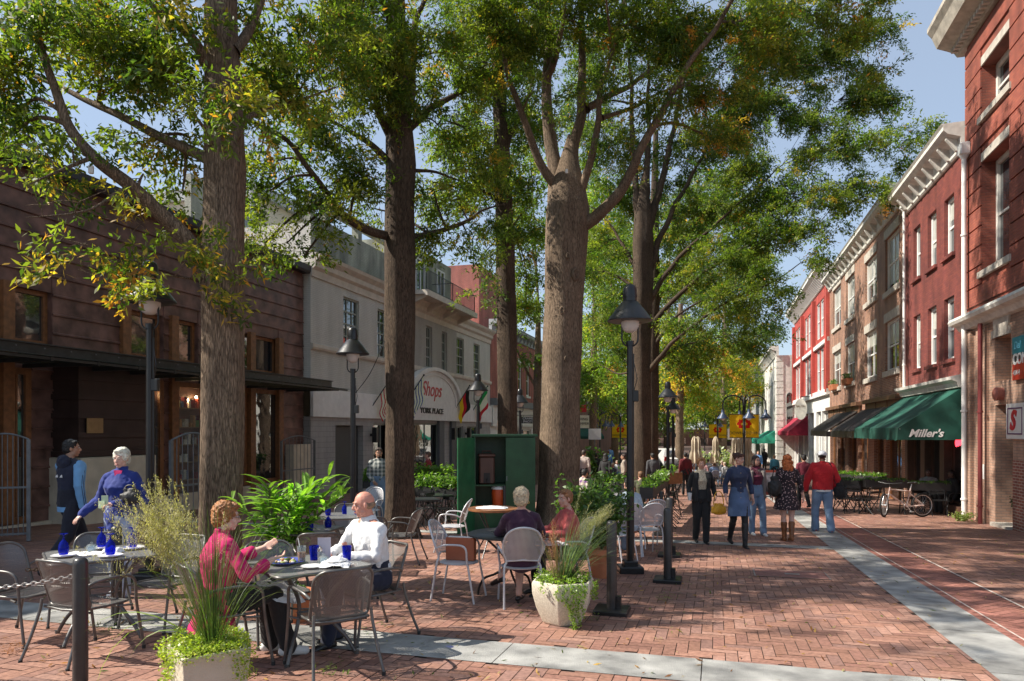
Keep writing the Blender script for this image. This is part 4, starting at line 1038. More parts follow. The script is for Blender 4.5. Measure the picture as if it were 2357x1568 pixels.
def tree(name, label, px, d, r, trunk_pts, limbs, blobs, leafscale=1., lai=2.2, group=None, seed=1, yellow=.05, tone=1., warm=0., far=False, base=None, keepout=None, uppern=0, knots=(), bark=bark):
    """limbs: ([(px,py,depth offset)...], r0, r1); blobs: (px,py,depth offset,rx px,ry px[,density, yellow])"""
    global LEAFTOTAL
    rs = np.random.default_rng(seed); rr = random.Random(seed)
    g = base if base is not None else gpd(px, d)
    t = thing(name, label, 'tree', g, 0, group)
    T = Vector(g); d0 = T.y
    m = M()
    path = [(0, 0, -.1, r)]
    for (qx, qy, rw) in trunk_pts:
        w_ = at(qx, qy, d0) - T; path.append((w_.x, w_.y, w_.z, rw))
    trunkmesh(m, path, 28 if not far else 14, True, seed)
    skel = []                                       # (point, radius)
    for q in path[len(path)//2:]: skel.append((Vector(q[:3]), q[3]))
    top = path[-1]
    for pts, r0, r1 in limbs:
        P_ = smoothpath([at(q[0], q[1], d0 + q[2]) - T for q in pts], 7)
        n_ = len(P_)
        P_ = [q + Vector((noise.noise(q*1.3+Vector((seed, 0, 0))), noise.noise(q*1.3+Vector((0, seed, 0))), 0))*.10 for q in P_]
        R_ = [r0 + (r1*.45-r0)*(i/(n_-1))**.75 for i in range(n_)]; R_[0] *= 1.25
        m.tube(P_, R_, 12 if not far else 7, cap=False)
        skel += list(zip(P_[n_//5:], R_[n_//5:]))
    tr = m.build('trunk', bark, t, smooth=80, fix=False)
    for (kx, ky, kr) in knots:
        w_ = at(kx, ky, d0) - T; rr0 = min(trunk_pts, key=lambda q: abs(q[1]-ky)); c_ = at(rr0[0], ky, d0) - T; R0 = rr0[2]; ax = w_.x-c_.x; yy_ = -sqrt(max(.01, R0*R0-ax*ax))*1.03
        kd = Vector((ax, yy_, 0)).normalized(); u1 = kd.cross(Vector((0, 0, 1))); q_ = M()
        q_.tube([Vector((c_.x+ax, yy_+c_.y*0, w_.z)) + u1*kr*.7*cos(a) + Vector((0, 0, kr*1.2*sin(a))) for a in np.linspace(0, 2*pi, 15)[:-1]], [kr*.42*(1+.3*sin(3*i)) for i in range(14)], 8, closed=True)
        q_.ball((c_.x+ax*.98, yy_*.98, w_.z), (kr*.5, kr*.25, kr*.8), 10, 8); q_.build('knot', bark, t, smooth=80, fix=False)
    bm_ = M(); LV = []; LC = []
    blobs = list(blobs) + upper(T, d0, seed, uppern)
    for b in blobs:
        bx_, by_, dd, rx, ry = b[:5]; dens = b[5] if len(b) > 5 else 1.; yl = b[6] if len(b) > 6 else yellow
        c = at(bx_, by_, d0+dd) - T; s_ = (d0+dd)/F*(1.05 if by_ > 0 else 1.); RX, RY = rx*s_, ry*s_; RD = .5*(RX+RY)
        if by_ < -60: dens *= .62
        area = pi*RX*RY; nl = int(area*lai*dens/(.062*leafscale**2*(1 if not far else .65)))
        # main feeder branch into the clump
        sk = min(skel, key=lambda q: (q[0]-c).length + .25*max(0, q[0].z-c.z+.3)*2)
        a = sk[0]; mid = (a+c)*.5 + Vector((rr.uniform(-.1, .1), rr.uniform(-.1, .1), .10))*(c-a).length
        fp = smoothpath([a, mid, c], 5); r0 = min(sk[1]*.6, .02+.012*(c-a).length*leafscale)
        bm_.tube(fp, [r0*(1-.6*i/(len(fp)-1)) for i in range(len(fp))], 6, cap=False)
        # secondary points
        nsub = max(3, int(nl/9)); subs = []
        for _ in range(nsub):
            v = rs.normal(0, 1, 3); v /= np.linalg.norm(v); v *= rs.random()**.42
            p_ = c + Vector((v[0]*RX, v[1]*RD, v[2]*RY))
            if noise.noise(p_*(.9/leafscale) + Vector((seed*3.1, 0, 0))) < -.22 and rr.random() < .8: continue
            subs.append(p_)
        k_ = len(subs)
        feed = fp[2:]
        for p_ in subs:
            f0 = min(feed + (subs[:max(1, k_//6)] if False else []), key=lambda q: (q-p_).length + rr.random()*.3)
            L_ = (p_-f0).length
            mid = (f0+p_)*.5 + Vector((rr.uniform(-1, 1), rr.uniform(-1, 1), rr.uniform(.1, .6)))*L_*.16
            sp = smoothpath([f0, mid, p_], 3)
            rb = max(.005, .004+.006*L_)*leafscale**.5
            bm_.tube(sp, [rb*(1-.7*i/(len(sp)-1)) for i in range(len(sp))], 4 if not far else 3, cap=False)
            dirn = (p_-f0); dirn.z *= .4
            base_ang = atan2(dirn.y, dirn.x)
            for _ in range(max(1, int(nl/max(1, k_)))):
                f = rr.random()
                q = sp[0].lerp(sp[-1], .35+.65*f) + Vector((rs.normal(0, .12), rs.normal(0, .12), rs.normal(0, .09)))*leafscale*1.3
                tp = (TPLF if far else TPL)[rr.randrange(10)]
                an = base_ang + rs.normal(0, .9); ti = rs.normal(-.15, .4); sc_ = leafscale*rr.uniform(.8, 1.2)
                ca, sa, cb_, sb = cos(an), sin(an), cos(ti), sin(ti); ro = rr.uniform(-.7, .7); cr_, sr = cos(ro), sin(ro)
                Rm = np.array([[ca, -sa, 0], [sa, ca, 0], [0, 0, 1]]) @ np.array([[cb_, 0, -sb], [0, 1, 0], [sb, 0, cb_]]) @ np.array([[1, 0, 0], [0, cr_, -sr], [0, sr, cr_]])
                if keepout and keepout(T + q): continue
                V = tp @ Rm.T * sc_ + np.array(q)
                LV.append(V); n_ = len(tp)//4
                pal = YEL if rr.random() < yl else GREENS
                bc = np.array(rr.choice(pal)); cc = np.tile(bc, (n_, 1)) * rs.uniform(.7, 1.35, (n_, 1)) * tone
                if pal is YEL:
                    cc = cc * .75
                yy = rs.random(n_) < yl*.7
                cc[yy] = np.array(rr.choice(YEL)) * rs.uniform(.7, 1.2, (yy.sum(), 1))
                cc[:, 0] *= 1 + warm; LC.append(cc)
    bm_.build('branch', bark, t, smooth=80, fix=False)['kind'] = 'stuff'
    V = np.vstack(LV); Q = np.arange(len(V)).reshape(-1, 4); LEAFTOTAL += len(Q)
    cr_ = fastmesh('crown', V, Q, leafm, t, col=np.vstack(LC))
    return t
# leaves are thinned where the photograph has sun reaching the tables, planter and walkers
SUNNY = []
def sunspot(px, py, r):
    g = gp(px, py); SUNNY.append((g.x, g.y, r))
for q in ((225, 1430, 1.3), (560, 1500, 1.1), (440, 1560, 1.0), (790, 1500, 1.2), (640, 1440, .9), (300, 1530, .9), (60, 1480, 1.2), (930, 1420, .5)): sunspot(*q)
DIRX = -SUN_DIR.x/SUN_DIR.z; DIRY = -SUN_DIR.y/SUN_DIR.z
for q in ((1500, 1290, .22), (1655, 1287, .3), (1590, 1345, .25), (1725, 1402, .25), (1470, 1432, .3), (1860, 1440, .3), (980, 1482, .5), (1780, 1262, .35), (1930, 1275, .3), (2120, 1235, .4), (2230, 1350, .35), (2290, 1520, .5), (1010, 1345, .45), (1150, 1425, .4), (1690, 1225, .3), (1760, 1180, .35), (1560, 1255, .3), (1330, 1500, .35), (1640, 1475, .3), (2030, 1395, .25), (1870, 1330, .25), (2080, 1300, .3), (1560, 1510, .4), (1980, 1480, .22), (1080, 1390, .35), (2240, 1240, .3), (2170, 1210, .3)): sunspot(*q)
SUN3 = [(at(px, py, d), r) for px, py, d, r in ((200, 560, 7.3, .55), (330, 580, 7.4, .5), (430, 590, 7.9, .4), (90, 640, 7.1, .5), (80, 430, 7.3, .5), (480, 830, 8.7, .35), (480, 960, 8.7, .35), (545, 1210, 5.7, .45), (840, 1200, 6.3, .45), (1270, 900, 16, .5), (1265, 1080, 16, .5), (1155, 1000, 21.5, .4), (925, 880, 14, .3), (640, 1150, 8.2, .5), (180, 500, 7.3, .5), (450, 180, 8.4, .3))]
KEEP = random.Random(4)
FACADE = [(at(px, py, d), r) for px, py, d, r in ((1880, 860, 47, 1.6), (1890, 1000, 45, 1.3), (1860, 780, 50, 1.3), (1930, 720, 43, .8), (1985, 660, 34, .45), (1775, 900, 68, 2.5), (2040, 800, 29, .35), (2070, 600, 27, .3), (2120, 600, 25, .3), (2150, 700, 24, .25), (2200, 560, 21, .25), (2180, 780, 22, .3), (2100, 940, 21.5, .6), (2020, 960, 24, .5), (2270, 820, 18, .3), (2260, 1050, 18, .3), (2320, 900, 17, .25), (2300, 640, 17, .3), (2250, 300, 18, .25), (1690, 1040, 41, 1.5), (1640, 1060, 42, 1.3), (1600, 1200, 17, .4), (1720, 1150, 20, .6), (1800, 1130, 22, .6))]
def facade_spot(P_):
    px, py = CX + F*P_.x/P_.y, HY - F*(P_.z-H0)/P_.y; seen = 0 < px < 2357 and py > 0
    for (c, r) in FACADE:
        v = P_ - c; s_ = v.dot(SUN_DIR)
        if s_ > 2.5 and (v - SUN_DIR*s_).length < r + .25: return KEEP.random() < (.2 if seen else .95)
    return False
def both_spots(P_): return shaded_spot(P_) or facade_spot(P_)
def shaded_spot(P_):
    h = P_.z; px, py = CX + F*P_.x/P_.y, HY - F*(P_.z-H0)/P_.y; seen = 0 < px < 2357 and py > 0
    
    for hh in (h, h-.9):
        gx, gy = P_.x + DIRX*hh, P_.y + DIRY*hh
        for i, (x, y, r) in enumerate(SUNNY[:8] if seen else SUNNY):
            r_ = r + (.22 if i >= 8 or not seen else .0) + (.2 if i < 8 and not seen else 0)
            if abs(gx-x) < r_*1.3 and (gx-x)**2*.6 + (gy-y)**2 < r_*r_: return KEEP.random() < .93
        if len(SUNNY) and hh == h: pass
    for (c, r) in (() if seen else SUN3):
        v = P_ - c; s_ = v.dot(SUN_DIR)
        if s_ > r*1.2 and (v - SUN_DIR*s_).length < r + .2: return KEEP.random() < .93
    return False
tree('willow_oak', 'nearest willow oak, its long bare limb rising to the left over the street lamp', 505, 8.85, .26,
     [(507, 1200, .262), (510, 1000, .258), (513, 700, .252), (514, 500, .238), (517, 380, .245), (514, 220, .215), (508, 60, .19), (515, -120, .16), (520, -500, .11), (515, -900, .05)],
     [([(488, 640, 0), (440, 560, -.2), (380, 500, -.4), (300, 430, -.7), (215, 360, -.9), (150, 280, -1.0), (115, 180, -1.), (75, 60, -1.), (30, -80, -1.1)], .125, .055),
      ([(492, 375, 0), (430, 345, .1), (350, 305, .3), (270, 262, .4), (180, 220, .5), (60, 170, .6), (-40, 120, .7)], .085, .035),
      ([(500, 190, 0), (455, 110, -.2), (410, 60, -.4), (350, 10, -.6), (280, -80, -.8)], .09, .04),
      ([(525, 300, 0), (600, 250, .6), (680, 230, 1.2), (780, 200, 1.8)], .05, .02),
      ([(530, 120, 0), (590, 30, .3), (640, -80, .6), (720, -220, .9)], .08, .035),
      ([(515, -60, 0), (470, -200, -.8), (420, -420, -1.6)], .08, .03), ([(520, -150, 0), (540, -330, 1), (600, -560, 2)], .08, .03),
      ([(300, 430, -.7), (250, 460, -1.1), (170, 490, -1.4), (60, 500, -1.6)], .03, .01), ([(478, 640, 0), (430, 640, -.5), (330, 630, -1.), (220, 650, -1.3)], .02, .007), ([(215, 360, -.9), (150, 400, -1.2), (80, 430, -1.4)], .03, .01)],
     [(60, 90, -.8, 170, 130), (150, 320, -1.2, 110, 50, .6), (340, 330, .2, 110, 50, .6), (440, 320, .8, 60, 60, .7), (40, 300, -.4, 90, 60, .8), (230, 60, 0, 170, 120), (60, 240, -.6, 130, 60), (260, 180, .5, 140, 50), (400, 110, -.4, 110, 110), (420, 235, -.9, 90, 50), (330, 60, .8, 170, 110), (590, 110, .6, 110, 130), (700, 70, 1.2, 160, 120), (640, 220, .8, 90, 70, .9), (560, 300, -.2, 60, 40, .7), (480, 230, -1.2, 80, 50, .7),
      (70, 330, -1.3, 100, 40, .7), (60, 400, -1.4, 110, 50, .9, .15), (190, 460, -1.5, 90, 45, .8, .15), (330, 400, -.6, 80, 40, .5), (420, 440, .4, 60, 60, .5), (90, 470, -1.6, 110, 45, .9, .2), (300, 500, -1.3, 90, 45, .9, .2), (200, 560, -1.5, 100, 40, 1., .4), (340, 580, -1.2, 90, 40, 1., .4), (90, 640, -1.7, 60, 22, .8, .6), (180, 620, -1.6, 70, 30, .9, .5), (440, 590, -.8, 60, 55, 1., .25), (500, 610, -.6, 35, 40, .7, .3), (350, 650, -1.3, 40, 25, .7, .3), (280, 690, -1.4, 40, 14, .5, .4),
      # the crown above the frame
      (200, -180, 0, 300, 160, .8), (520, -180, .8, 260, 150, .8), (420, -420, 0, 360, 170, .7), (800, -160, 2.2, 200, 140, .8), (620, -500, 1.6, 300, 180, .6), (350, -700, .5, 300, 150, .5), (540, -900, 1, 240, 120, .5), (60, -420, -.6, 260, 160, .7), (450, -250, 3.2, 260, 160, .7), (250, -400, 3.5, 300, 160, .7)],
     seed=3, knots=[(482, 655, .05), (500, 345, .035)], yellow=.07, lai=2.3, warm=.06, keepout=shaded_spot, uppern=15)
tree('willow_oak', 'straight willow oak standing before the arched entrance, in deep shade at its foot', 921, 14.2, .29,
     [(921, 1100, .285), (920, 900, .28), (920, 600, .30), (922, 380, .29), (918, 290, .26), (915, 150, .2), (910, -60, .17), (900, -350, .1), (900, -600, .05)],
     [([(905, 545, 0), (850, 530, -.5), (790, 495, -1), (740, 435, -1.5), (700, 385, -1.8), (650, 320, -2), (600, 290, -2.2), (560, 270, -2.3)], .10, .045),
      ([(950, 548, 0), (1010, 532, .3), (1070, 510, .6), (1110, 485, .9), (1160, 470, 1.2)], .075, .03),
      ([(900, 385, 0), (850, 330, -.3), (800, 300, -.7), (740, 270, -1)], .09, .035), ([(905, 320, 0), (872, 250, -.2), (862, 190, -.4), (820, 80, -.8)], .12, .05),
      ([(940, 300, 0), (980, 255, .5), (1050, 220, 1.), (1120, 180, 1.4), (1200, 120, 2)], .10, .04), ([(930, 280, 0), (950, 180, .3), (960, 60, .6), (990, -80, 1)], .13, .06), ([(912, 100, 0), (860, -50, -.8), (800, -220, -1.5)], .09, .03), ([(940, 390, 0), (1010, 400, .8), (1090, 425, 1.6)], .05, .02)],
     [(640, 370, -1.8, 90, 60, .8), (740, 330, -1.2, 110, 70), (780, 420, -1, 80, 60, .8), (850, 250, -.5, 90, 80), (620, 440, -1.9, 80, 60, .8), (700, 590, -1.8, 70, 36, .7), (770, 480, -1.4, 80, 60, .7), (610, 560, -2, 60, 50, .7), (980, 520, .4, 50, 50, .7), (600, 350, -2.1, 60, 50, .8), (700, 450, -1.6, 60, 50, .8), (850, 400, -.8, 50, 50, .7), (660, 560, -1.9, 60, 35, .7), (720, 530, -1.6, 50, 35, .6), (760, 210, -1, 130, 90), (900, 130, -.6, 140, 110), (1020, 120, .6, 130, 110), (1010, 290, .5, 100, 60), (1080, 380, .8, 90, 55), (1000, 440, .2, 70, 40, .8), (1060, 470, .6, 80, 40, .8), (1010, 560, .3, 50, 30, .8), (1080, 550, .8, 50, 30, .8), (820, 40, -.6, 160, 90), (1150, 60, 1.2, 120, 100), (860, 480, .8, 40, 60, .5),
      (960, -120, 0, 260, 120, .8), (760, -130, -1.4, 200, 120, .8), (900, -330, 0, 280, 140, .7), (1100, -250, 1.5, 220, 140, .7), (820, -280, 2.5, 220, 140, .7), (900, -560, 0, 180, 110, .6)],
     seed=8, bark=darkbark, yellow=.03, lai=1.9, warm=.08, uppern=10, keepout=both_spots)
tree('willow_oak', 'slim straight willow oak rising behind the green cabinet', 1168, 21.8, .30,
     [(1168, 1000, .30), (1167, 800, .29), (1163, 560, .27), (1158, 400, .25), (1150, 250, .2), (1140, 50, .15), (1140, -200, .06)],
     [([(1160, 470, 0), (1110, 440, -.5), (1050, 430, -1), (980, 415, -1.6)], .07, .03), ([(1155, 400, 0), (1110, 320, -.8), (1060, 290, -1.2), (1010, 270, -1.8)], .10, .04), ([(1160, 350, 0), (1200, 260, 1), (1230, 160, 2)], .1, .04), ([(1165, 540, 0), (1195, 500, .6), (1225, 470, 1)], .06, .02), ([(1150, 250, 0), (1110, 130, -1), (1070, 30, -2)], .1, .04)],
     [(1100, 400, -.5, 80, 60), (1190, 420, .5, 60, 60), (1120, 520, -.4, 60, 45), (1100, 600, -1, 50, 30, .9), (1060, 480, -1, 60, 50), (1200, 540, .8, 45, 60), (1210, 640, 1, 40, 60), (1205, 740, 1.6, 40, 50), (1140, 280, 0, 100, 90), (1110, 660, .2, 36, 30, .7), (1050, 350, -1.5, 70, 60), (1120, 130, 0, 130, 100), (1210, 300, 1.5, 70, 90), (1090, -20, -.5, 160, 90), (1225, 90, 1.6, 80, 100), (1150, -160, 0, 160, 90, .8)],
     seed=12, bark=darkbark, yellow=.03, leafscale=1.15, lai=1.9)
tree('willow_oak', 'stout multi-stemmed willow oak with knots in its bark, beside the seated women', 1286, 16.2, .47,
     [(1286, 1120, .44), (1290, 950, .435), (1298, 700, .44), (1303, 560, .48), (1306, 480, .49), (1308, 420, .36), (1310, 350, .16), (1310, 310, .03)],
     [([(1292, 440, 0), (1255, 395, -.2), (1222, 320, -.4), (1195, 250, -.6), (1170, 180, -.8), (1150, 80, -1), (1130, -60, -1.2)], .125, .06),
      ([(1285, 480, 0), (1272, 380, .1), (1266, 280, .2), (1262, 180, .3), (1255, 40, .4), (1245, -160, .6), (1240, -320, .8)], .21, .09),
      ([(1310, 480, 0), (1322, 380, 0), (1330, 290, 0), (1338, 180, .1), (1340, 50, .2), (1350, -160, .4), (1355, -330, .4)], .18, .07),
      ([(1330, 480, 0), (1352, 400, -.3), (1370, 300, -.6), (1385, 200, -.8), (1420, 90, -1), (1450, -50, -1.2)], .115, .05),
      ([(1325, 530, 0), (1375, 500, -.2), (1420, 455, -.4), (1450, 400, -.6), (1475, 340, -.8), (1515, 270, -1), (1560, 190, -1.2), (1640, 80, -1.5), (1700, -20, -1.8)], .165, .08),
      ([(1345, 250, 0), (1400, 225, .2), (1470, 180, .5), (1530, 140, .8), (1620, 80, 1.2)], .10, .04), ([(1390, 270, .1), (1450, 250, .4), (1530, 210, .9), (1620, 180, 1.4)], .06, .03), ([(1262, 180, .3), (1290, 90, -.6), (1300, -20, -1)], .1, .05)],
     [(1200, 60, -1, 120, 90), (1320, 50, -.4, 120, 80), (1450, 60, -.8, 130, 90), (1580, 60, -1.2, 130, 90), (1700, 60, -1.2, 120, 90), (1560, 240, -1, 90, 70, .8), (1660, 210, -1., 90, 60, .9, .15), (1380, 180, -1, 70, 60, .5), (1460, 350, -.6, 60, 40, .6), (1790, 80, -.6, 120, 90, .9), (1640, 320, .5, 90, 60, .8, .12), (1900, 50, 0, 110, 80, .8), (1230, 200, -1.2, 50, 60, .4), (1990, 60, .6, 90, 60, .7), (1980, 160, .6, 70, 40, .5),
      (1300, -130, 0, 280, 130, .8), (1560, -140, -.5, 260, 130, .8), (1420, -330, .5, 320, 140, .7), (1220, -240, 2, 240, 140, .7), (1780, -130, .4, 240, 130, .8), (1500, -280, -3, 300, 140, .6), (1650, -300, 2, 260, 130, .6)],
     seed=21, knots=[(1322, 640, .10), (1291, 722, .06), (1335, 522, .07), (1304, 600, .045), (1262, 560, .06), (1300, 830, .04)], yellow=.04, leafscale=.95, lai=2.0, warm=.06, uppern=11, keepout=both_spots)
tree('willow_oak', 'tall fan-shaped willow oak spreading over the walkers, behind the tall black lamp', 1476, 29.5, .40,
     [(1476, 1000, .38), (1476, 850, .38), (1478, 700, .40), (1480, 560, .42), (1480, 480, .36), (1480, 400, .04)],
     [([(1480, 560, 0), (1462, 440, 0), (1455, 300, 0), (1450, 150, 0), (1440, -20, 0)], .2, .07), ([(1482, 520, 0), (1490, 400, 0), (1492, 250, 0), (1495, 100, 0)], .22, .08), ([(1485, 560, 0), (1520, 430, 0), (1550, 300, 0), (1580, 150, 0), (1600, 20, 0)], .2, .07),
      ([(1488, 640, 0), (1530, 520, 0), (1590, 410, 0), (1650, 310, 0), (1740, 180, 0)], .16, .05), ([(1490, 700, 0), (1540, 620, -.4), (1620, 540, -.8), (1700, 470, -1), (1800, 380, -1.2)], .14, .04), ([(1490, 760, 0), (1560, 680, -1), (1660, 600, -1.6), (1760, 550, -2), (1880, 520, -2.4)], .13, .035),
      ([(1490, 860, 0), (1530, 810, -1), (1590, 755, -1.6), (1680, 690, -2), (1780, 650, -2.6), (1850, 600, -3)], .12, .03), ([(1472, 640, 0), (1430, 560, .5), (1390, 500, 1), (1350, 470, 1.4)], .1, .03), ([(1475, 850, 0), (1420, 860, 1), (1370, 830, 2)], .07, .02)],
     [(1420, 120, 0, 130, 120, .8), (1560, 150, 0, 120, 110, .8), (1690, 260, 0, 120, 110), (1600, 330, 0, 110, 90, .7), (1400, 330, 1, 80, 120, .8), (1520, 420, 1, 90, 100, .4), (1740, 400, -1, 130, 90), (1640, 470, -.5, 110, 70, .7), (1850, 440, -2, 120, 70), (1960, 420, -2.6, 110, 50), (1880, 330, -1.4, 110, 70), (2030, 340, -2.6, 80, 45), (2080, 370, -3, 60, 25, .6), (1760, 540, -1.8, 120, 55), (1860, 530, -2.4, 90, 45), (1640, 600, -1.5, 100, 55, .8), (1760, 620, -2.4, 90, 40), (1830, 590, -2.8, 60, 30, .9), (1670, 690, -2, 90, 40, .9), (1750, 690, -2.5, 60, 26, .8), (1800, 255, -.6, 110, 80), (1930, 230, -1, 110, 80), (2030, 210, -1.4, 70, 60, .8), (1580, 740, -1.6, 70, 36, .8), (1390, 560, 1.4, 60, 70, .8), (1400, 760, 2, 55, 60, .6), (1880, 130, -1, 120, 90), (2010, 110, -1, 80, 70, .8), (1760, 120, -.5, 120, 100), (2010, 450, -3, 60, 30, .7), (1350, 260, 1.5, 60, 160, .8), (1420, 470, 2, 60, 90, .8), (1560, 520, 1.5, 80, 90, .4), (2100, 300, -3, 60, 40, .8), (1700, 560, -1, 80, 50, .8),
      (1560, -80, 0, 300, 130, .6), (1850, -60, 0, 240, 100, .6)],
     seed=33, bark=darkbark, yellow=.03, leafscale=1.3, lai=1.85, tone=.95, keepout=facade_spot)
tree('willow_oak', 'willow oak just beyond the fan-shaped one, trunk mottled with sunlight', 1500, 36.5, .33,
     [(1500, 1000, .33), (1501, 850, .33), (1505, 700, .31), (1506, 500, .24), (1510, 300, .12)],
     [([(1503, 800, 0), (1545, 740, -1), (1600, 700, -2), (1690, 660, -2)], .12, .04), ([(1503, 720, 0), (1540, 640, 0), (1600, 560, 0), (1680, 500, 0)], .12, .04), ([(1505, 840, 0), (1560, 800, 1), (1640, 780, 1.4), (1700, 770, 1.8)], .10, .03), ([(1504, 880, 0), (1450, 840, 0), (1400, 800, 0)], .08, .03)],
     [(1600, 640, 0, 110, 60, .7), (1700, 600, -1, 110, 60, .7), (1580, 800, 1, 80, 50), (1680, 770, 1, 90, 45), (1740, 720, 0, 80, 40, .9), (1780, 790, .6, 60, 26, .8), (1540, 560, 0, 90, 90, .6), (1660, 450, 0, 140, 100, .5), (1420, 680, 1, 60, 90, .7), (1370, 620, 2, 50, 80, .8), (1790, 660, -1, 60, 30, .8)],
     seed=40, bark=darkbark, yellow=.03, leafscale=1.9, lai=1.9, far=True, tone=1.0, keepout=facade_spot)
FT = [(1365, 52, .3, 'willow oak beyond the thick trunk, pale green crown', [(1365, 600, 0, 70, 130), (1380, 820, 0, 70, 90), (1370, 900, -2, 50, 40), (1410, 740, 1, 70, 90), (1400, 470, 1, 70, 110)], .03, 1.5),
      (1236, 40, .25, 'thin forked willow oak showing between the two trunks in front of the arcade', [(1225, 560, 0, 50, 90), (1215, 700, 0, 36, 90), (1222, 810, 0, 24, 40), (1225, 420, 0, 60, 100)], .03, 1.2),
      (1415, 66, .35, 'far yellow-green oak over the left banners', [(1420, 880, 0, 70, 70), (1390, 760, 2, 90, 100), (1390, 560, 3, 90, 120), (1440, 640, 4, 60, 80), (1420, 960, 0, 50, 25)], .1, 1.8),
      (1564, 58, .35, 'yellowing oak over the far seated crowd', [(1580, 870, 0, 90, 70, 1, .3), (1640, 820, 0, 80, 60, 1, .3), (1560, 780, 0, 60, 60, 1, .2), (1700, 860, -2, 60, 45, 1, .3), (1620, 930, 2, 60, 30, 1, .2)], .2, 1.9),
      (1665, 82, .4, 'dark green oak in front of the far end wall', [(1660, 930, 0, 80, 55), (1720, 900, 0, 50, 50), (1600, 950, 0, 60, 40), (1690, 830, 2, 70, 60)], .05, 1.1),
      (1535, 90, .4, 'broad shady oak at the far end of the street', [(1540, 900, 0, 80, 90), (1560, 660, 4, 110, 110), (1680, 620, 4, 110, 90), (1600, 480, 6, 120, 100), (1740, 760, 3, 70, 60), (1500, 950, 0, 60, 40), (1460, 900, 2, 60, 70), (1580, 800, 3, 80, 80)], .05, 1.)]
for i, (px, d, r, lb, bl, yl, tn) in enumerate(FT):
    g = gpd(px, d)
    tree('street_tree', lb, px, d, r, [(px, 950, r*.9), (px+2, 850, r*.8), (px+3, 700, r*.5)],
         [([(px, 900, 0), (px-40, 820, 0), (px-70, 740, 1)], r*.4, .04), ([(px, 880, 0), (px+50, 810, 0), (px+90, 770, 0)], r*.4, .04)], bl, leafscale=2.6 if d < 60 else 3.6, lai=1.9, seed=60+i, yellow=yl, far=True, group=None, tone=tn, keepout=facade_spot)
# trees that stand beside the frame, whose shade falls into the picture
tree('willow_oak', 'willow oak beyond the right edge', 0, 0, .3, [], [], [], seed=5) if False else None
print('leaves', LEAFTOTAL)
# ================= street lamps, posts, furniture =====================================
lampblack = pm('lamp_black_enamel', (.010, .010, .011), .36, .3, 6, .08, 30, coat=.12)
frost = pm('frosted_globe', (.62, .60, .56), .25, .08, 5)
def bell_lamp(label, px, d, box=True):
    g = gpd(px, d); t = thing('street_lamp', label, 'street lamp', g, random.uniform(-.3, .3), 'bell shaded street lamps')
    m = M(); m.bbox(0, 0, .05, .34, .34, .1, 0, b=.012); m.bbox(0, 0, .13, .2, .2, .08, 0, b=.01); m.build('base', lampblack, t)
    m = M(); m.tube([(0, 0, .16), (0, 0, 3.26)], [.052, .044], 16); m.tube([(0, 0, 3.22), (0, 0, 3.28)], .055, 14); m.tube([(.045, 0, .2), (.045, 0, 3.1)], .016, 6); m.build('post', lampblack, t, smooth=50)
    m = M()
    for s in (-1, 1):
        P_ = [(s*.005, 0, 3.2)] + [(s*.115*sin(a), 0, 3.31-.11*cos(a)) for a in np.linspace(.1, pi/2, 7)] + [(s*.115, 0, 3.56)]
        m.tube(P_, .012, 8)
    m.build('yoke', lampblack, t, smooth=60)
    m = M(); m.lathe([(.0, 3.395), (.05, 3.40), (.095, 3.43), (.125, 3.49), (.13, 3.56), (.0, 3.57)], 24); m.build('globe', frost, t, smooth=60)
    m = M(); m.lathe([(.30, 3.555), (.315, 3.56), (.315, 3.575), (.22, 3.70), (.115, 3.83), (.098, 3.84), (.098, 3.90), (.104, 3.90), (.104, 3.93), (.097, 3.93), (.095, 4.02), (.075, 4.06), (.04, 4.08), (.0, 4.085)], 32)
    m.lathe([(.10, 3.80), (.29, 3.565)], 32); m.build('shade', lampblack, t, smooth=35)
    if box: m = M(); m.bbox(.075, -.0, 2.5, .09, .07, .16, 0, b=.008); m.tube([(.06, 0, 2.58), (.1, -.02, 2.75), (.05, 0, 3.0)], .006, 5); m.build('junction_box', lampblack, t)
    return t
bell_lamp('nearest bell shaded lamp on the left, half hidden under oak leaves', 345, 9.15)
bell_lamp('bell shaded lamp in front of the grey arcade, thin wire strung from its post', 812, 13.85)
bell_lamp('bell shaded lamp with a pale dusty shade beside the flags', 1100, 21.6)
bell_lamp('bell shaded lamp partly hidden behind the slim oak near the photo shop sign', 1197, 26.5)
bell_lamp('tall black bell shaded lamp standing on the open brick beside the planters', 1450, 10.16)
bell_lamp('nearer of the two bell shaded lamps past the fan-shaped oak', 1537, 23.4)
bell_lamp('farther of the two bell shaded lamps past the fan-shaped oak', 1549, 29.5)
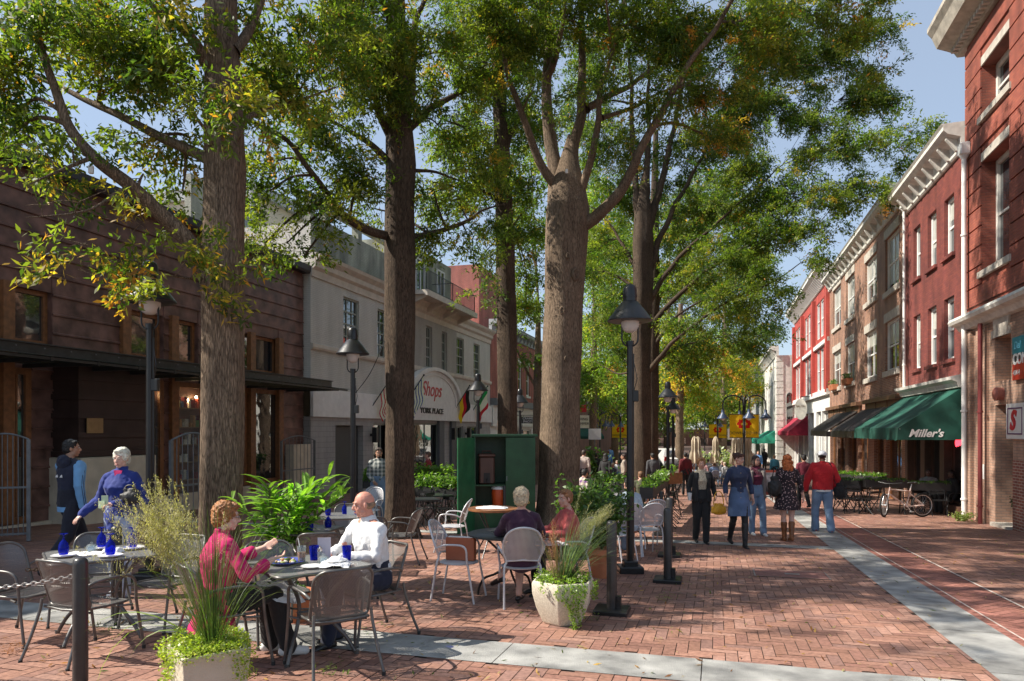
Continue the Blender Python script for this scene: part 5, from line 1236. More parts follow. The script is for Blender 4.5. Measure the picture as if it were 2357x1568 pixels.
# wire strung from the second lamp
a = at(818, 905, 13.85); b = at(886, 785, 14.0); m = M(); c = (a+b)/2 - Vector((0, 0, .12)); m.tube(smoothpath([a, c, b], 6), .007, 5)
meta(m.build('cable', blackm), 'thin black wire from the lamp post to the trunk before the arcade', 'wire')
bluesh = pm('blue_grey_enamel', (.05, .075, .14), .3, .2, 6, coat=.3); ban = attrmat('banner_cloth', .75, .1, 30, mot=.06, trans=.3)
def arm_lamp(label, px, d, banner, rz=0, lbl=None):
    g = gpd(px, d); t = thing('arched_lamp', label, 'street lamp', g, rz, 'four-armed street lamps'); H = 4.55
    m = M(); m.lathe([(.16, 0), (.16, .3), (.08, .4), (.055, .5), (.05, H), (0, H+.1)], 12); m.build('post', lampblack, t, smooth=50)
    for k in range(4):
        a = k*pi/2; u = Vector((cos(a), sin(a), 0)); m = M()
        P_ = [u*(.55-.5*cos(b)) + Vector((0, 0, H-.25+.42*sin(b))) for b in np.linspace(0, pi, 10)] + [u*1.05 + Vector((0, 0, H-.55))]
        m.tube([u*.05+Vector((0, 0, H-.8))] + P_, .035, 8); m.build('arm', lampblack, t, smooth=60)
        c = u*1.05; m = M(); m.lathe([(.07, H-.55), (.08, H-.72), (.30, H-.98), (.30, H-1.0), (.06, H-.8)], 18, c.x, c.y); s_ = m.build('shade', bluesh, t, smooth=40)
        m = M(); m.ball((c.x, c.y, H-.98), (.13, .13, .12), 12, 8); m.build('globe', frost, t, smooth=60)
    if banner:
        for s in (-1, 1):
            m = M(); x0, x1 = (.08, .72) if s > 0 else (-.72, -.08); z0, z1 = H-1.95, H-.80; n = 16
            for i in range(n):
                for j in range(n+6):
                    f, h = (i+.5)/n, (j+.5)/(n+6); c = (.72, .42, .015)
                    uu, vv = (f if s < 0 else 1-f), h
                    du, dv = (uu-1)*.62, (vv-.6)*1.15
                    rr_ = sqrt(du*du+dv*dv); an = atan2(dv, du)
                    if rr_ < .19+.09*abs(sin(an*3.5)): c = (.55, .015, .01)
                    if rr_ < .07: c = (.75, .45, .02)
                    xa, xb = x0+(x1-x0)*i/n, x0+(x1-x0)*(i+1)/n; za, zb = z0+(z1-z0)*j/(n+6), z0+(z1-z0)*(j+1)/(n+6)
                    m.add([(xa, .02*sin(xa*9), za), (xb, .02*sin(xb*9), za), (xb, .02*sin(xb*9), zb), (xa, .02*sin(xa*9), zb)], [(0, 1, 2, 3)], c)
            bo = m.build('banner', ban, t, fix=False)
            textobj('lettering', 'DOWN' if s < 0 else 'TOWN', .2, pm('banner_ink', (.12, .08, .02), .6), bo, ((x0+x1)/2, -.035, z0+.22), (pi/2, 0, 0))
            m = M(); m.tube([(0, 0, z1+.01), (x1 if s > 0 else x0, 0, z1+.01)], .018, 6); m.tube([(0, 0, z0-.01), (x1 if s > 0 else x0, 0, z0-.01)], .018, 6); m.build('banner_rail', lampblack, t)
    return t
arm_lamp('nearest four-armed lamp, hung with two yellow banners behind the walkers', 1713, 36, True, -.1)
arm_lamp('four-armed lamp with yellow banners over the left cafe crowd', 1428, 62, True, -.1)
arm_lamp('four-armed lamp without a banner beside the white readerboard', 1381, 58, False, .3)
arm_lamp('four-armed lamp with yellow banners far down the street centre', 1652, 60, True, -.1)
arm_lamp('farthest four-armed lamp, above the closed umbrellas', 1622, 84, False, .2)
def bollard(label, px, d, plate=True, h=.96, r=.055):
    g = gpd(px, d); t = thing('bollard', label, 'bollard', g, -TH, 'black steel posts')
    m = M(); m.lathe([(r, .03), (r, h-.04), (r*.9, h-.015), (r*.6, h), (0, h+.004)], 20); m.build('post', pm('post_black', (.03, .028, .028), .38, .3, 5, .2, 40, coat=.2), t, smooth=40)
    if plate: m = M(); m.bbox(0, 0, .025, .36, .36, .05, 0, b=.008); m.bbox(r+.02, 0, .1, .05, .07, .16); m.build('base_plate', lampblack, t)
    return t
bollard('black steel post at the near left corner holding the end of a pale chain', 185, 5.05, False, .9, .05)
bollard('black post on a square plate right beside the rounded planter', 1408, 7.55, True, .97)
bollard('nearer black post on a square plate, out on the open brick', 1537, 9.45, True, .97)
bollard('farther black post on a square plate, just behind its twin on the brick', 1541, 11.8, True, .97)
bollard('slim black post under the end of the cafe planter rail', 1522, 14.9, True, .92, .04)
bollard('black post in front of the woman in the blue jacket, chain attached', 268, 7.0, False, .92, .05)
bollard('thin black post beside the folding stands by the cabinet', 1161, 15.0, True, 1.0, .03)
# chains: real links
def chain(label, a, b, sag, link=.045, mat=None):
    a, b = Vector(a), Vector(b); n = int((b-a).length*1.05/(link*.78)); m = M()
    for i in range(n):
        f = (i+.5)/n; p = a.lerp(b, f); p.z -= sag*4*f*(1-f); d = (b-a).normalized(); d.z -= sag*4*(1-2*f)/(b-a).length; d.normalize()
        u = Vector((0, 0, 1)) if i % 2 else d.cross(Vector((0, 0, 1))).normalized(); u = (u - d*u.dot(d)).normalized()
        m.tube([p + d*(link*.5*cos(q)) + u*(link*.3*sin(q)) for q in np.linspace(0, 2*pi, 9)[:-1]], link*.11, 5, closed=True)
    return meta(m.build('chain', mat or greym, smooth=60), label, 'chain')
g = gpd(185, 5.05); chain('pale galvanised chain swinging from the near left post out of the frame', (g.x-.02, g.y, g.z+.78), (g.x-1.9, g.y+.1, g.z+.80), .12, mat=pm('galvanised', (.42, .40, .38), .4, .2, 20, metal=.5))
g2 = gpd(268, 7.0); g3 = gpd(60, 6.2); chain('dark rusty chain drooping between posts behind the glass-set table', (g2.x, g2.y, g2.z+.86), (g3.x, g3.y, g3.z+.62), .1, mat=pm('rusty_chain', (.12, .08, .05), .6, metal=.3))
# --- chairs and tables ---
meshd = meshmat('woven_steel_mesh', (.20, .195, .19), 300, .60, .42, .5); meshl = meshmat('pierced_silver_sheet', (.52, .52, .54), 250, .62, .45, .35, square=True)
framed = pm('graphite_tube', (.13, .125, .12), .38, .25, 12, .05, 60, metal=.55); framel = pm('silver_tube', (.56, .56, .58), .4, .12, 12, metal=.3); feet = pm('rubber_foot', (.02, .02, .02), .7)
cushion = pm('blk', (.02, .02, .02), .8)
def roundrect(w, h0, h1, r, n=6):
    P_ = []
    for cx, cz, a0 in ((w-r, h1-r, 0), (-w+r, h1-r, pi/2), (-w+r*.4, h0+r*.4, pi), (w-r*.4, h0+r*.4, 3*pi/2)):
        rr_ = r if a0 < pi else r*.4
        for a in np.linspace(a0, a0+pi/2, n): P_.append((cx+rr_*cos(a), cz+rr_*sin(a)))
    return P_
def chair_mesh():
    """stacking armchair of woven steel; faces +y, origin on the floor under the seat"""
    t = thing('mesh_armchair', 'x', 'chair', (0, 0, 0), 0, 'dark steel mesh armchairs')
    def back(x, z):                                        # backrest leans and curves round the sitter
        return Vector((x, -.20 - .17*(z-.42)/.42 + .10*(x/.24)**2*(.6+.4*(z-.42)/.42), z))
    out = roundrect(.235, .44, .84, .10)
    m = M(); m.tube([back(*q) for q in out], .0125, 10, closed=True); m.build('back_frame', framed, t, smooth=60)
    m = M(); n, k = 14, 14
    def inside(x, z): 
        zz = min(max((z-.44)/.40, 0), 1); lim = .235 if z < .74 else .135+sqrt(max(0, .01-(z-.74)**2))
        return x/.235*lim
    for i in range(n):
        for j in range(k):
            q = [back(inside(-.235+.47*a/n, .44+.40*b/k), .44+.40*b/k) for a, b in ((i, j), (i+1, j), (i+1, j+1), (i, j+1))]; m.quad(*q)
    m.build('backrest', meshd, t, smooth=80, fix=False, uv=lambda v: (v.x, v.z))
    def seat(x, y): return Vector((x, y, .435 - .025*cos(x*5.5)*cos((y)*4) + .02*max(0, -y-.1)*3 - .05*max(0, y-.17)))
    m = M(); n = 12
    for i in range(n):
        for j in range(n):
            m.quad(*[seat((-.23+.46*a/n)*(1-.08*(1-b/n)), -.22+.45*b/n) for a, b in ((i, j), (i+1, j), (i+1, j+1), (i, j+1))])
    m.build('seat', meshd, t, smooth=80, fix=False, uv=lambda v: (v.x, v.y))
    m = M(); m.tube([seat(*q) for q in ((-.212, -.22), (-.22, 0), (-.23, .15), (-.2, .225), (0, .235), (.2, .225), (.23, .15), (.22, 0), (.212, -.22), (0, -.225))], .011, 8, closed=True)
    m.tube([(-.24, .1, .405), (.24, .1, .405)], .01, 8); m.tube([(-.23, -.14, .40), (.23, -.14, .40)], .01, 8); m.build('seat_frame', framed, t, smooth=60)
    for s in (-1, 1):
        m = M(); P_ = [back(s*.235, .62) + Vector((s*.01, 0, 0)), (s*.275, -.14, .655), (s*.295, .02, .668), (s*.295, .14, .66), (s*.292, .205, .62), (s*.288, .225, .54), (s*.285, .235, .42), (s*.29, .27, .2), (s*.295, .30, .02)]
        m.tube(smoothpath(P_, 5), .0125, 10); m.tube([(s*.285, .2, .405), (s*.235, .1, .405)], .01, 8); m.build('arm', framed, t, smooth=60)
        m = M(); P_ = [(s*.228, -.235, .5), (s*.235, -.25, .40), (s*.255, -.31, .2), (s*.275, -.38, .02)]; m.tube(smoothpath(P_, 5), .0125, 10); m.build('leg', framed, t, smooth=60)
        m = M(); m.tube([(s*.275, -.38, 0), (s*.275, -.38, .03)], .016, 10); m.tube([(s*.295, .30, 0), (s*.295, .30, .03)], .016, 10); m.build('foot', feet, t)
    return t
def chair_oval():
    t = thing('oval_armchair', 'x', 'chair', (0, 0, 0), 0, 'silver oval-backed armchairs')
    def back(x, z): return Vector((x, -.19 - .15*(z-.42)/.45 + .05*(x/.22)**2, z))
    hoop = [(-.175, .50), (-.215, .62), (-.205, .74), (-.16, .83), (-.09, .875), (0, .89), (.09, .875), (.16, .83), (.205, .74), (.215, .62), (.175, .50)]
    m = M(); P_ = [(-.205, -.27, .0), (-.20, -.20, .42)] + [back(*q) for q in hoop] + [(.20, -.20, .42), (.205, -.27, 0)]; m.tube(smoothpath(P_, 5), .0125, 10)
    m.tube([back(-.178, .51), back(0, .525), back(.178, .51)], .010, 8); m.build('back_frame', framel, t, smooth=60)
    m = M(); n, k = 12, 14
    for i in range(n):
        for j in range(k):
            q = []
            for a, b in ((i, j), (i+1, j), (i+1, j+1), (i, j+1)):
                z = .515 + .37*b/k; f = (z-.515)/.37
                lim = .18+.035*min(1, f*3.2) if f < .35 else .215*sqrt(max(0, 1-((f-.35)/.65)**2.3))
                q.append(back((-1+2*a/n)*lim, z))
            m.quad(*q)
    m.build('backrest', meshl, t, smooth=80, fix=False, uv=lambda v: (v.x, v.z))
    m = M(); m.lathe([(0, .445), (.2, .44), (.225, .43), (.22, .42), (.0, .425)], 28); m.build('seat', framel, t, smooth=40)
    for s in (-1, 1):
        m = M(); P_ = [back(s*.212, .60)+Vector((s*.005, 0, 0)), (s*.25, -.1, .645), (s*.262, .03, .655), (s*.255, .12, .645), (s*.245, .16, .60), (s*.235, .165, .50), (s*.225, .17, .42)]
        m.tube(smoothpath(P_, 5), .012, 10); m.build('arm', framel, t, smooth=60)
        m = M(); m.tube([(s*.22, .17, .44), (s*.235, .25, 0)], .0125, 10); m.build('leg', framel, t, smooth=60)
    return t
def square_table(w=.8):
    t = thing('mesh_table', 'x', 'table', (0, 0, 0), 0, 'square steel mesh tables'); h = w/2
    out = []
    for cx, cy, a0 in ((h-.07, h-.07, 0), (-h+.07, h-.07, pi/2), (-h+.07, -h+.07, pi), (h-.07, -h+.07, 3*pi/2)):
        for a in np.linspace(a0, a0+pi/2, 6): out.append((cx+.07*cos(a), cy+.07*sin(a)))
    m = M(); m.tube([(q[0], q[1], .725) for q in out], .014, 8, closed=True); m.build('rim', framed, t, smooth=60)
    m = M(); m.add([(q[0], q[1], .734) for q in out], [tuple(range(len(out)))]); m.build('table_top', meshmat('woven_steel_top', (.26, .26, .25), 300, .80, .4, .4), t, fix=False, uv=lambda v: (v.x, v.y))
    for k in range(4):
        a = pi/4+k*pi/2; u = Vector((cos(a), sin(a), 0)); m = M()
        P_ = [u*.40+Vector((0, 0, .715)), u*.36+Vector((0, 0, .66)), u*.22+Vector((0, 0, .52)), u*.17+Vector((0, 0, .40)), u*.22+Vector((0, 0, .26)), u*.33+Vector((0, 0, .14)), u*.42+Vector((0, 0, .0))]
        m.tube(smoothpath(P_, 5), .016, 10); m.tube([u*.42, u*.42+Vector((0, 0, .03))], .02, 10); m.build('leg', framed, t, smooth=60)
    m = M(); m.tube([(.17*cos(a), .17*sin(a), .40) for a in np.linspace(0, 2*pi, 17)[:-1]], .008, 6, closed=True); m.build('brace_ring', framed, t, smooth=60)
    return t
def round_table(r=.48):
    t = thing('round_table', 'x', 'table', (0, 0, 0), 0, 'round black tables')
    m = M(); m.lathe([(0, .715), (r-.02, .715), (r, .722), (r, .738), (r-.01, .745), (0, .742)], 40); m.build('table_top', pm('table_black', (.035, .037, .036), .38, .3, 6, .15, 90), t, smooth=40)
    for k in range(3):
        a = k*2*pi/3+.5; u = Vector((cos(a), sin(a), 0)); m = M()
        P_ = [u*.34+Vector((0, 0, .712)), u*.2+Vector((0, 0, .6)), u*.06+Vector((0, 0, .46)), u*.05+Vector((0, 0, .34)), u*.16+Vector((0, 0, .26)), u*.30+Vector((0, 0, .2)), u*.36+Vector((0, 0, .1)), u*.38+Vector((0, 0, 0))]
        m.tube(smoothpath(P_, 5), .014, 8); m.build('leg', blackm, t, smooth=60)
    return t
PROTO = {}
def place(kind, label, g, rz, **kw):
    fn = {'mesh': chair_mesh, 'oval': chair_oval, 'square': square_table, 'round': round_table}[kind]
    if kind not in PROTO:
        o = fn(); PROTO[kind] = o; o.scale = (.965,)*3 if kind == 'mesh' else (1,)*3; o.location = g; o.rotation_euler = (0, 0, rz); o['label'] = label; return o
    return dup(PROTO[kind], label, g, rz)
# group one: table laid with blue glasses (left)
def W3(x, y): return Vector((x, y, gz(x, y)))
T1g = W3(-3.70, 6.42); T1a = radians(36)
place('square', 'square mesh table laid with four upturned blue glasses', T1g, T1a)
def rel(g, dx, dy): x, y = g.x+dx, g.y+dy; return Vector((x, y, gz(x, y)))
place('mesh', 'mesh armchair left of the glass-set table, cut by the frame edge', W3(-4.28, 6.3), radians(-102))
place('mesh', 'mesh armchair with its back to the lens behind the chained post', W3(-3.45, 5.83), radians(-22))
place('mesh', 'sunlit mesh armchair on the right of the glass-set table, by the tall grass', W3(-3.30, 6.85), radians(158))
place('mesh', 'mesh armchair on the far side of the glass-set table', W3(-4.1, 7.0), radians(-166))
# group two: the couple's table
T2g = W3(-1.70, 5.95); T2a = radians(40)
place('square', 'square mesh table between the woman in pink and the man in white', T2g, T2a)
CH_W = W3(-2.26, 5.62); CH_M = W3(-1.30, 6.5)
place('mesh', 'mesh armchair under the woman in pink', CH_W, radians(-52))
place('mesh', 'mesh armchair under the man in the white shirt', CH_M, radians(133))
place('mesh', 'empty mesh armchair in front of the couple, seen from behind', W3(-1.38, 5.52), radians(33))
place('mesh', 'empty mesh armchair on the far side of the couple\'s table', W3(-2.1, 6.45), radians(-141))
# group three: the round table
T3g = gpd(1172, 8.35)
place('round', 'round black table with sunglasses and a white saucer', T3g, .3)
CB1 = gpd(1057, 8.2); CB2 = gpd(1199, 7.95); CB3 = gpd(1303, 8.6)
place('oval', 'silver oval-backed chair with a russet folder standing on its seat', CB1, -pi/2-.25)
place('oval', 'silver oval-backed chair under the woman in plum', CB2, .08)
place('oval', 'silver oval-backed chair under the woman in the coral jacket', CB3, pi/2+.3)
place('oval', 'empty silver oval-backed chair facing left, beside the green cabinet', gpd(1040, 12.2), pi/2-.15)
# groups behind, in the shade
T4g = gpd(800, 10.6); place('square', 'mesh table in the shade behind the man in white, four blue glasses on it', T4g, .2)
place('mesh', 'dark mesh armchair leaning against the oak behind the man in white', gpd(920, 10.9), pi/2-.1)
place('mesh', 'dark mesh armchair half hidden behind the head of the man in white', gpd(855, 9.9), .1)
place('mesh', 'dark mesh armchair on the far side of the shaded glass-set table', gpd(795, 11.4), pi)
T5g = gpd(690, 8.6); place('square', 'mesh table behind the leafy ginger plant, with three blue glasses', T5g, -.2)
place('mesh', 'dark mesh armchair showing through the gap right of the ginger plant', gpd(735, 7.9), .25)
place('mesh', 'dark mesh armchair turned sideways behind the couple\'s table', gpd(790, 8.3), pi/2+.3)
place('oval', 'small silver oval-backed chair by the man in the checked shirt', gpd(850, 15.4), pi-.3)
place('oval', 'silver oval-backed chair tucked behind the oval one by the checked shirt', gpd(838, 15.9), pi-.5)
# right-hand cafe chairs past the tall lamp
CB7 = gpd(1437, 11.9)
place('oval', 'silver oval-backed chair seen edge on at the left of the tall lamp post', gpd(1418, 11.2), pi+.9)
place('oval', 'silver oval-backed chair under the diner in pale blue', CB7, .3)
place('oval', 'silver oval-backed chair right of the diner in pale blue, nearest the brick', gpd(1487, 12.0), .25)
place('oval', 'silver oval-backed chair just past the one nearest the brick', gpd(1497, 13.0), .2)
place('round', 'round black table among the right-hand cafe chairs', gpd(1452, 13.1), 0)
place('round', 'round black table with the diner in purple checks', gpd(1368, 17.5), 0)
place('oval', 'silver oval-backed chair facing us across the cafe planters', gpd(1410, 18.8), pi)
# --- tableware ---
cob = clearglass('cobalt_glass', (.02, .05, .75), .03, .35); cle = clearglass('clear_tumbler', (.8, .85, .85), .03, .25)
china = pm('white_china', (.78, .77, .74), .25, .05, 10); linen = pm('white_linen', (.80, .80, .80), .85, .06, 20, .3, 120)
def ztop(g, dx, dy): return Vector((g.x+dx, g.y+dy, g.z+.7365))
def goblet(label, loc, up=False, tall=1., grp='upturned blue goblets'):
    t = thing('goblet', label, 'glass', loc, 0, grp); k = tall
    if not up: m = M(); m.lathe([(.034, .0), (.041, .03), (.042, .06), (.033, .10), (.014, .125), (.006, .135), (.0055, .165), (.012, .172), (.034, .18), (.035, .182), (0, .182)], 20)
    else: m = M(); m.lathe([(0, 0), (.032, .0), (.036, .05), (.041, .12), (.039, .12), (.032, .02), (0, .02)], 20)
    m.build('bowl', cob, t, smooth=60); return t
def plate(label, loc, r=.085, mat=None):
    t = thing('plate', label, 'plate', loc, 0); m = M(); m.lathe([(0, .002), (r*.6, .003), (r*.7, .006), (r, .016), (r, .019), (r*.68, .010), (0, .007)], 28); m.build('dish', mat or china, t, smooth=50); return t
def rot(a, x, y): return x*cos(a)-y*sin(a), x*sin(a)+y*cos(a)
for (dx, dy, lb) in ((-.27, -.02, 'upturned blue goblet at the left end of the left table'), (.06, -.26, 'upturned blue goblet at the near edge of the left table'), (.28, .08, 'upturned blue goblet at the right end of the left table'), (.05, .26, 'upturned blue goblet at the far edge of the left table')):
    x, y = rot(T1a, dx, dy); plate('white plate ' + lb.replace('upturned blue goblet', 'under the blue goblet'), ztop(T1g, x, y), .10); goblet(lb, ztop(T1g, x, y)+Vector((0, 0, .02)))
def napkin(label, loc, sx=.15, sy=.11, h=.05, seed=1):
    m = M(); n = 14
    for i in range(n):
        for j in range(n):
            def q(a, b):
                x, y = (a/n-.5)*2, (b/n-.5)*2; r = max(abs(x), abs(y)); z = h*(1-r**2.6) + .02*noise.noise((x*2.2+seed, y*2.2, 0))
                return (x*sx*(1-.15*y*y), y*sy*(1-.15*x*x), max(0.001, z))
            m.quad(q(i, j), q(i+1, j), q(i+1, j+1), q(i, j+1))
    o = m.build('napkin', linen, smooth=80, fix=False, loc=loc); return meta(o, label, 'napkin')
def shaker(label, loc, c=(.12, .08, .06)):
    t = thing('salt_mill', label, 'salt mill', loc, 0); m = M(); m.lathe([(.02, 0), (.022, .01), (.02, .09), (.022, .1), (0, .1)], 14); m.build('body', cle, t, smooth=50)
    m = M(); m.lathe([(.0, .01), (.013, .012), (.013, .06), (0, .062)], 10); m.build('salt', pm('salt_and_pepper', c, .8), t); m = M(); m.lathe([(.021, .1), (.021, .125), (.008, .13), (.008, .14), (0, .142)], 14); m.build('cap', pm('chrome', (.6, .6, .6), .2, metal=.9), t, smooth=40); return t
def sugar(label, loc):
    t = thing('sugar_bowl', label, 'sugar bowl', loc, 0); m = M(); m.lathe([(.03, 0), (.045, .02), (.048, .045), (.042, .06), (.0, .06)], 18); m.build('bowl', cle, t, smooth=50)
    m = M(); m.bbox(0, 0, .035, .05, .05, .04, .3); m.build('sachets', pm('sugar_sachet', (.5, .62, .75), .6), t); m = M(); m.lathe([(.04, .061), (.03, .072), (.008, .078), (.012, .09), (0, .094)], 16); m.build('lid', cle, t, smooth=50); return t
shaker('salt mill among the blue goblets on the left table', ztop(T1g, .02, .12)); napkin('folded white napkin near the mill on the left table', ztop(T1g, .10, .05), .09, .07, .05); sugar('sugar bowl in the middle of the left table', ztop(T1g, -.10, .06)); napkin('white cloth spread on the left half of the left table', ztop(T1g, -.12, -.02), .16, .11, .012, 4)
for (dx, dy, lb) in ((-.28, -.03, 'blue goblet at the left of the shaded table behind the man in white'), (-.08, .16, 'blue goblet at the far side of the shaded table behind the man in white'), (.12, .1, 'blue goblet right of the small card on the shaded table'), (.26, .16, 'blue goblet at the right end of the shaded table')): goblet(lb, ztop(T4g, dx, dy))
m = M(); m.bbox(0, 0, .06, .11, .01, .12, .1); meta(m.build('menu_card', china, loc=ztop(T4g, .04, .02)), 'small white card standing among the goblets on the shaded table', 'card')
for (dx, dy, lb) in ((.15, -.1, 'blue goblet at the near edge of the table behind the ginger plant'), (.3, .16, 'blue goblet at the right of the table behind the ginger plant'), (-.1, .1, 'blue goblet at the left of the table behind the ginger plant')): goblet(lb, ztop(T5g, dx, dy))
napkin('folded white napkin on the table behind the ginger plant', ztop(T5g, .02, 0), .1, .07, .05)
# the couple's table
def T2(dx, dy): x, y = rot(radians(-10), dx, dy); return ztop(T2g, x, y)
PL = T2(-.17, -.03)
t = thing('dinner_plate', 'blue rimmed plate heaped with the meal before the woman in pink', 'plate', PL, 0)
m = M(); m.lathe([(0, .003), (.09, .004), (.15, .022), (.15, .026), (.09, .010), (0, .008)], 32); m.build('dish', pm('cobalt_rim', (.06, .08, .35), .25, .6, 18), t, smooth=50)
m = M(); rr = random.Random(2)
for k in range(34):
    a, r_ = rr.uniform(0, 2*pi), rr.uniform(0, .085); m.ball((r_*cos(a), r_*sin(a), .018+rr.uniform(0, .03)*(1-r_/.1)), (rr.uniform(.010, .022), rr.uniform(.010, .02), rr.uniform(.006, .012)), 7, 5, rr.choice([(.5, .3, .12), (.35, .4, .12), (.6, .5, .3), (.5, .15, .05), (.65, .6, .5), (.12, .2, .05)]))
m.build('food', attrmat('food', .5, .3, 60), t, smooth=80)
IT = T2(-.05, -.0); t = thing('iced_tea_glass', 'tall glass of iced tea with a straw and lemon', 'glass', IT, 0)
m = M(); m.lathe([(.028, 0), (.03, .01), (.037, .145), (.035, .145), (.028, .012), (0, .012)], 20); m.build('tumbler', cle, t, smooth=50)
m = M(); m.lathe([(0, .013), (.0275, .013), (.033, .095), (0, .097)], 20); m.build('tea', pm('iced_tea', (.45, .14, .02), .15, .2, 10), t, smooth=50)
m = M(); m.tube([(.01, 0, .02), (-.03, .0, .21)], .0035, 6); m.build('straw', china, t)
goblet('blue water goblet standing behind the iced tea', T2(-.02, .17), True, grp='upright blue tumblers'); goblet('blue water tumbler beside the man in white', T2(.26, .21), True, grp='upright blue tumblers')
m = M(); m.bbox(0, 0, .09, .11, .004, .18, .15); meta(m.build('menu_card', pm('menu_paper', (.55, .5, .55), .6), loc=T2(.04, .24)), 'tall menu card standing behind the blue goblet and the tea', 'card')
shaker('salt mill in the middle of the couple\'s table', T2(.10, .03)); sugar('sugar bowl beside the salt mill on the couple\'s table', T2(.16, -.03))
plate('white side plate at the front of the couple\'s table', T2(.12, -.17), .085); plate('white side plate at the far right of the couple\'s table', T2(.2, .16), .08)
BB = T2(.30, -.10); t = thing('bread_basket', 'wire bread basket lined with a white napkin', 'basket', BB, 0)
m = M()
for k in range(16): a = 2*pi*k/16; m.tube([(.055*cos(a), .055*sin(a), .004), (.085*cos(a), .085*sin(a), .05)], .0022, 4)
for r_, z_ in ((.055, .004), (.072, .03), (.087, .052)): m.tube([(r_*cos(a), r_*sin(a), z_) for a in np.linspace(0, 2*pi, 25)[:-1]], .003, 5, closed=True)
m.build('wire_frame', blackm, t)
m = M(); n = 18
for i in range(n):
    for j in range(n):
        def q(a, b):
            x, y = (a/n-.5)*2, (b/n-.5)*2; r = sqrt(x*x+y*y); z = .03+.055*(1-min(r, 1.3)**2) + .02*noise.noise((x*2.5, y*2.5, 5)); return (x*.12, y*.10, max(.012, z))
        m.quad(q(i, j), q(i+1, j), q(i+1, j+1), q(i, j+1))
m.build('liner', linen, t, smooth=80, fix=False)
t = thing('sunglasses', 'pair of dark sunglasses lying on the round black table', 'sunglasses', Vector((T3g.x-.12, T3g.y-.1, T3g.z+.745)), .3)
for s in (-1, 1): m = M(); m.ball((s*.035, 0, .02), (.028, .012, .02), 10, 8); m.build('lens', pm('dark_lens', (.01, .01, .01), .1), t, smooth=60); m = M(); m.tube([(s*.062, 0, .03), (s*.065, .06, .028), (s*.06, .12, .01)], .003, 5); m.build('temple', blackm, t)
plate('white saucer on the round black table', Vector((T3g.x+.0, T3g.y-.06, T3g.z+.745)), .06)
t = thing('folder', 'russet paper expanding folder standing on the left silver chair', 'folder', CB1+Vector((.02, 0, .445)), -.25)
m = M(); m.bbox(0, 0, .13, .34, .09, .26, 0, b=.006); m.build('cover', pm('russet_card', (.34, .10, .045), .6, .1, 8), t); m = M()
for k in range(5): m.bbox(.01, -.03+k*.015, .262, .31, .004, .01)
m.build('papers', china, t)
# --- green cabinet ---
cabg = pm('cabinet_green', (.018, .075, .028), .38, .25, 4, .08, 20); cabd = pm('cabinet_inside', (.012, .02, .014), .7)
CG = gp(1160, 1218); t = thing('serving_cabinet', 'tall dark green serving cabinet with its left door swung open', 'cabinet', CG, .06)
W2, D2, H2 = .66, .40, 2.05
m = M(); m.box(-W2, -W2+.03, -D2, D2, .0, H2); m.box(W2-.03, W2, -D2, D2, 0, H2); m.box(-W2+.03, W2-.03, D2-.03, D2, .0, H2); m.box(-W2+.03, W2-.03, -D2+.03, D2-.03, 0, .08); m.box(-W2-.05, W2+.05, -D2-.05, D2+.05, H2+.002, H2+.05); m.box(-W2+.03, .02, -D2, -D2+.025, .0, .46); m.build('case', cabg, t)
m = M(); m.box(-W2+.03, .02, -D2+.04, D2-.03, .98, 1.01); m.box(-W2+.03, .02, -D2+.04, D2-.03, .46, .48); m.build('shelf', cabg, t)
m = M(); m.box(.02, W2-.004, -D2-.025, -D2-.002, .03, H2-.02); m.build('door', cabg, t); m = M(); m.box(.03, .05, -D2-.05, -D2-.025, 1.1, 1.2); m.build('handle', greym, t)
m = M(); m.box(-.74, 0, -.012, .012, .03, H2-.02, mt=Matrix.Translation((-W2, -D2, 0)) @ Matrix.Rotation(radians(62), 4, 'Z') @ Matrix.Rotation(0, 4, 'X')); m.build('door', pm('cabinet_green_lit', (.03, .14, .06), .4, .2, 4), t)  # brighter green copy: light on the open door is put into its colour
brn = pm('brown_plastic', (.10, .045, .03), .4, .15, 6)
t = thing('drink_dispenser', 'brown insulated drink dispenser with a carry handle on the cabinet shelf', 'dispenser', CG+Vector((-.38, -.15, 1.012)), .1)
m = M(); m.bbox(0, 0, .30, .34, .3, .60, 0, b=.03); m.bbox(0, 0, .63, .37, .33, .07, 0, b=.02); m.build('body', brn, t, smooth=30)
m = M(); m.tube([(-.1, 0, .66), (-.09, 0, .72), (.09, 0, .72), (.1, 0, .66)], .016, 8); m.build('handle', brn, t); m = M(); m.bbox(0, -.155, .14, .14, .01, .22, 0); m.tube([(0, -.17, .12), (0, -.2, .12), (0, -.2, .06)], .014, 8); m.build('tap', pm('near_black', (.012, .01, .01), .4), t)
t = thing('water_cooler', 'orange drink cooler with a white lid inside the cabinet', 'cooler', CG+Vector((-.12, -.2, .482)), 0)
m = M(); m.lathe([(.12, 0), (.135, .03), (.145, .38), (.13, .42), (0, .42)], 24); m.build('body', pm('cooler_orange', (.65, .09, .015), .45), t, smooth=40); m = M(); m.lathe([(.148, .42), (.148, .46), (.12, .49), (0, .49)], 24); m.build('lid', china, t, smooth=40)
# wood-edged table beside the cabinet with papers
WT_ = gpd(1135, 11.6); t = thing('folding_table', 'small wood edged table beside the green cabinet with white sheets on it', 'table', WT_, 0)
m = M(); m.lathe([(0, .75), (.40, .75), (.41, .76), (.41, .785), (0, .79)], 30); m.build('table_top', woodm, t, smooth=40)
for a in (.6, 2.6, 4.2, 5.6): m = M(); m.tube([(.3*cos(a), .3*sin(a), .75), (.1*cos(a), .1*sin(a), .4), (.34*cos(a), .34*sin(a), 0)], .012, 6); m.build('leg', blackm, t)
napkin('loose white papers on the wood edged table', WT_+Vector((-.02, -.05, .792)), .26, .16, .03, 9)
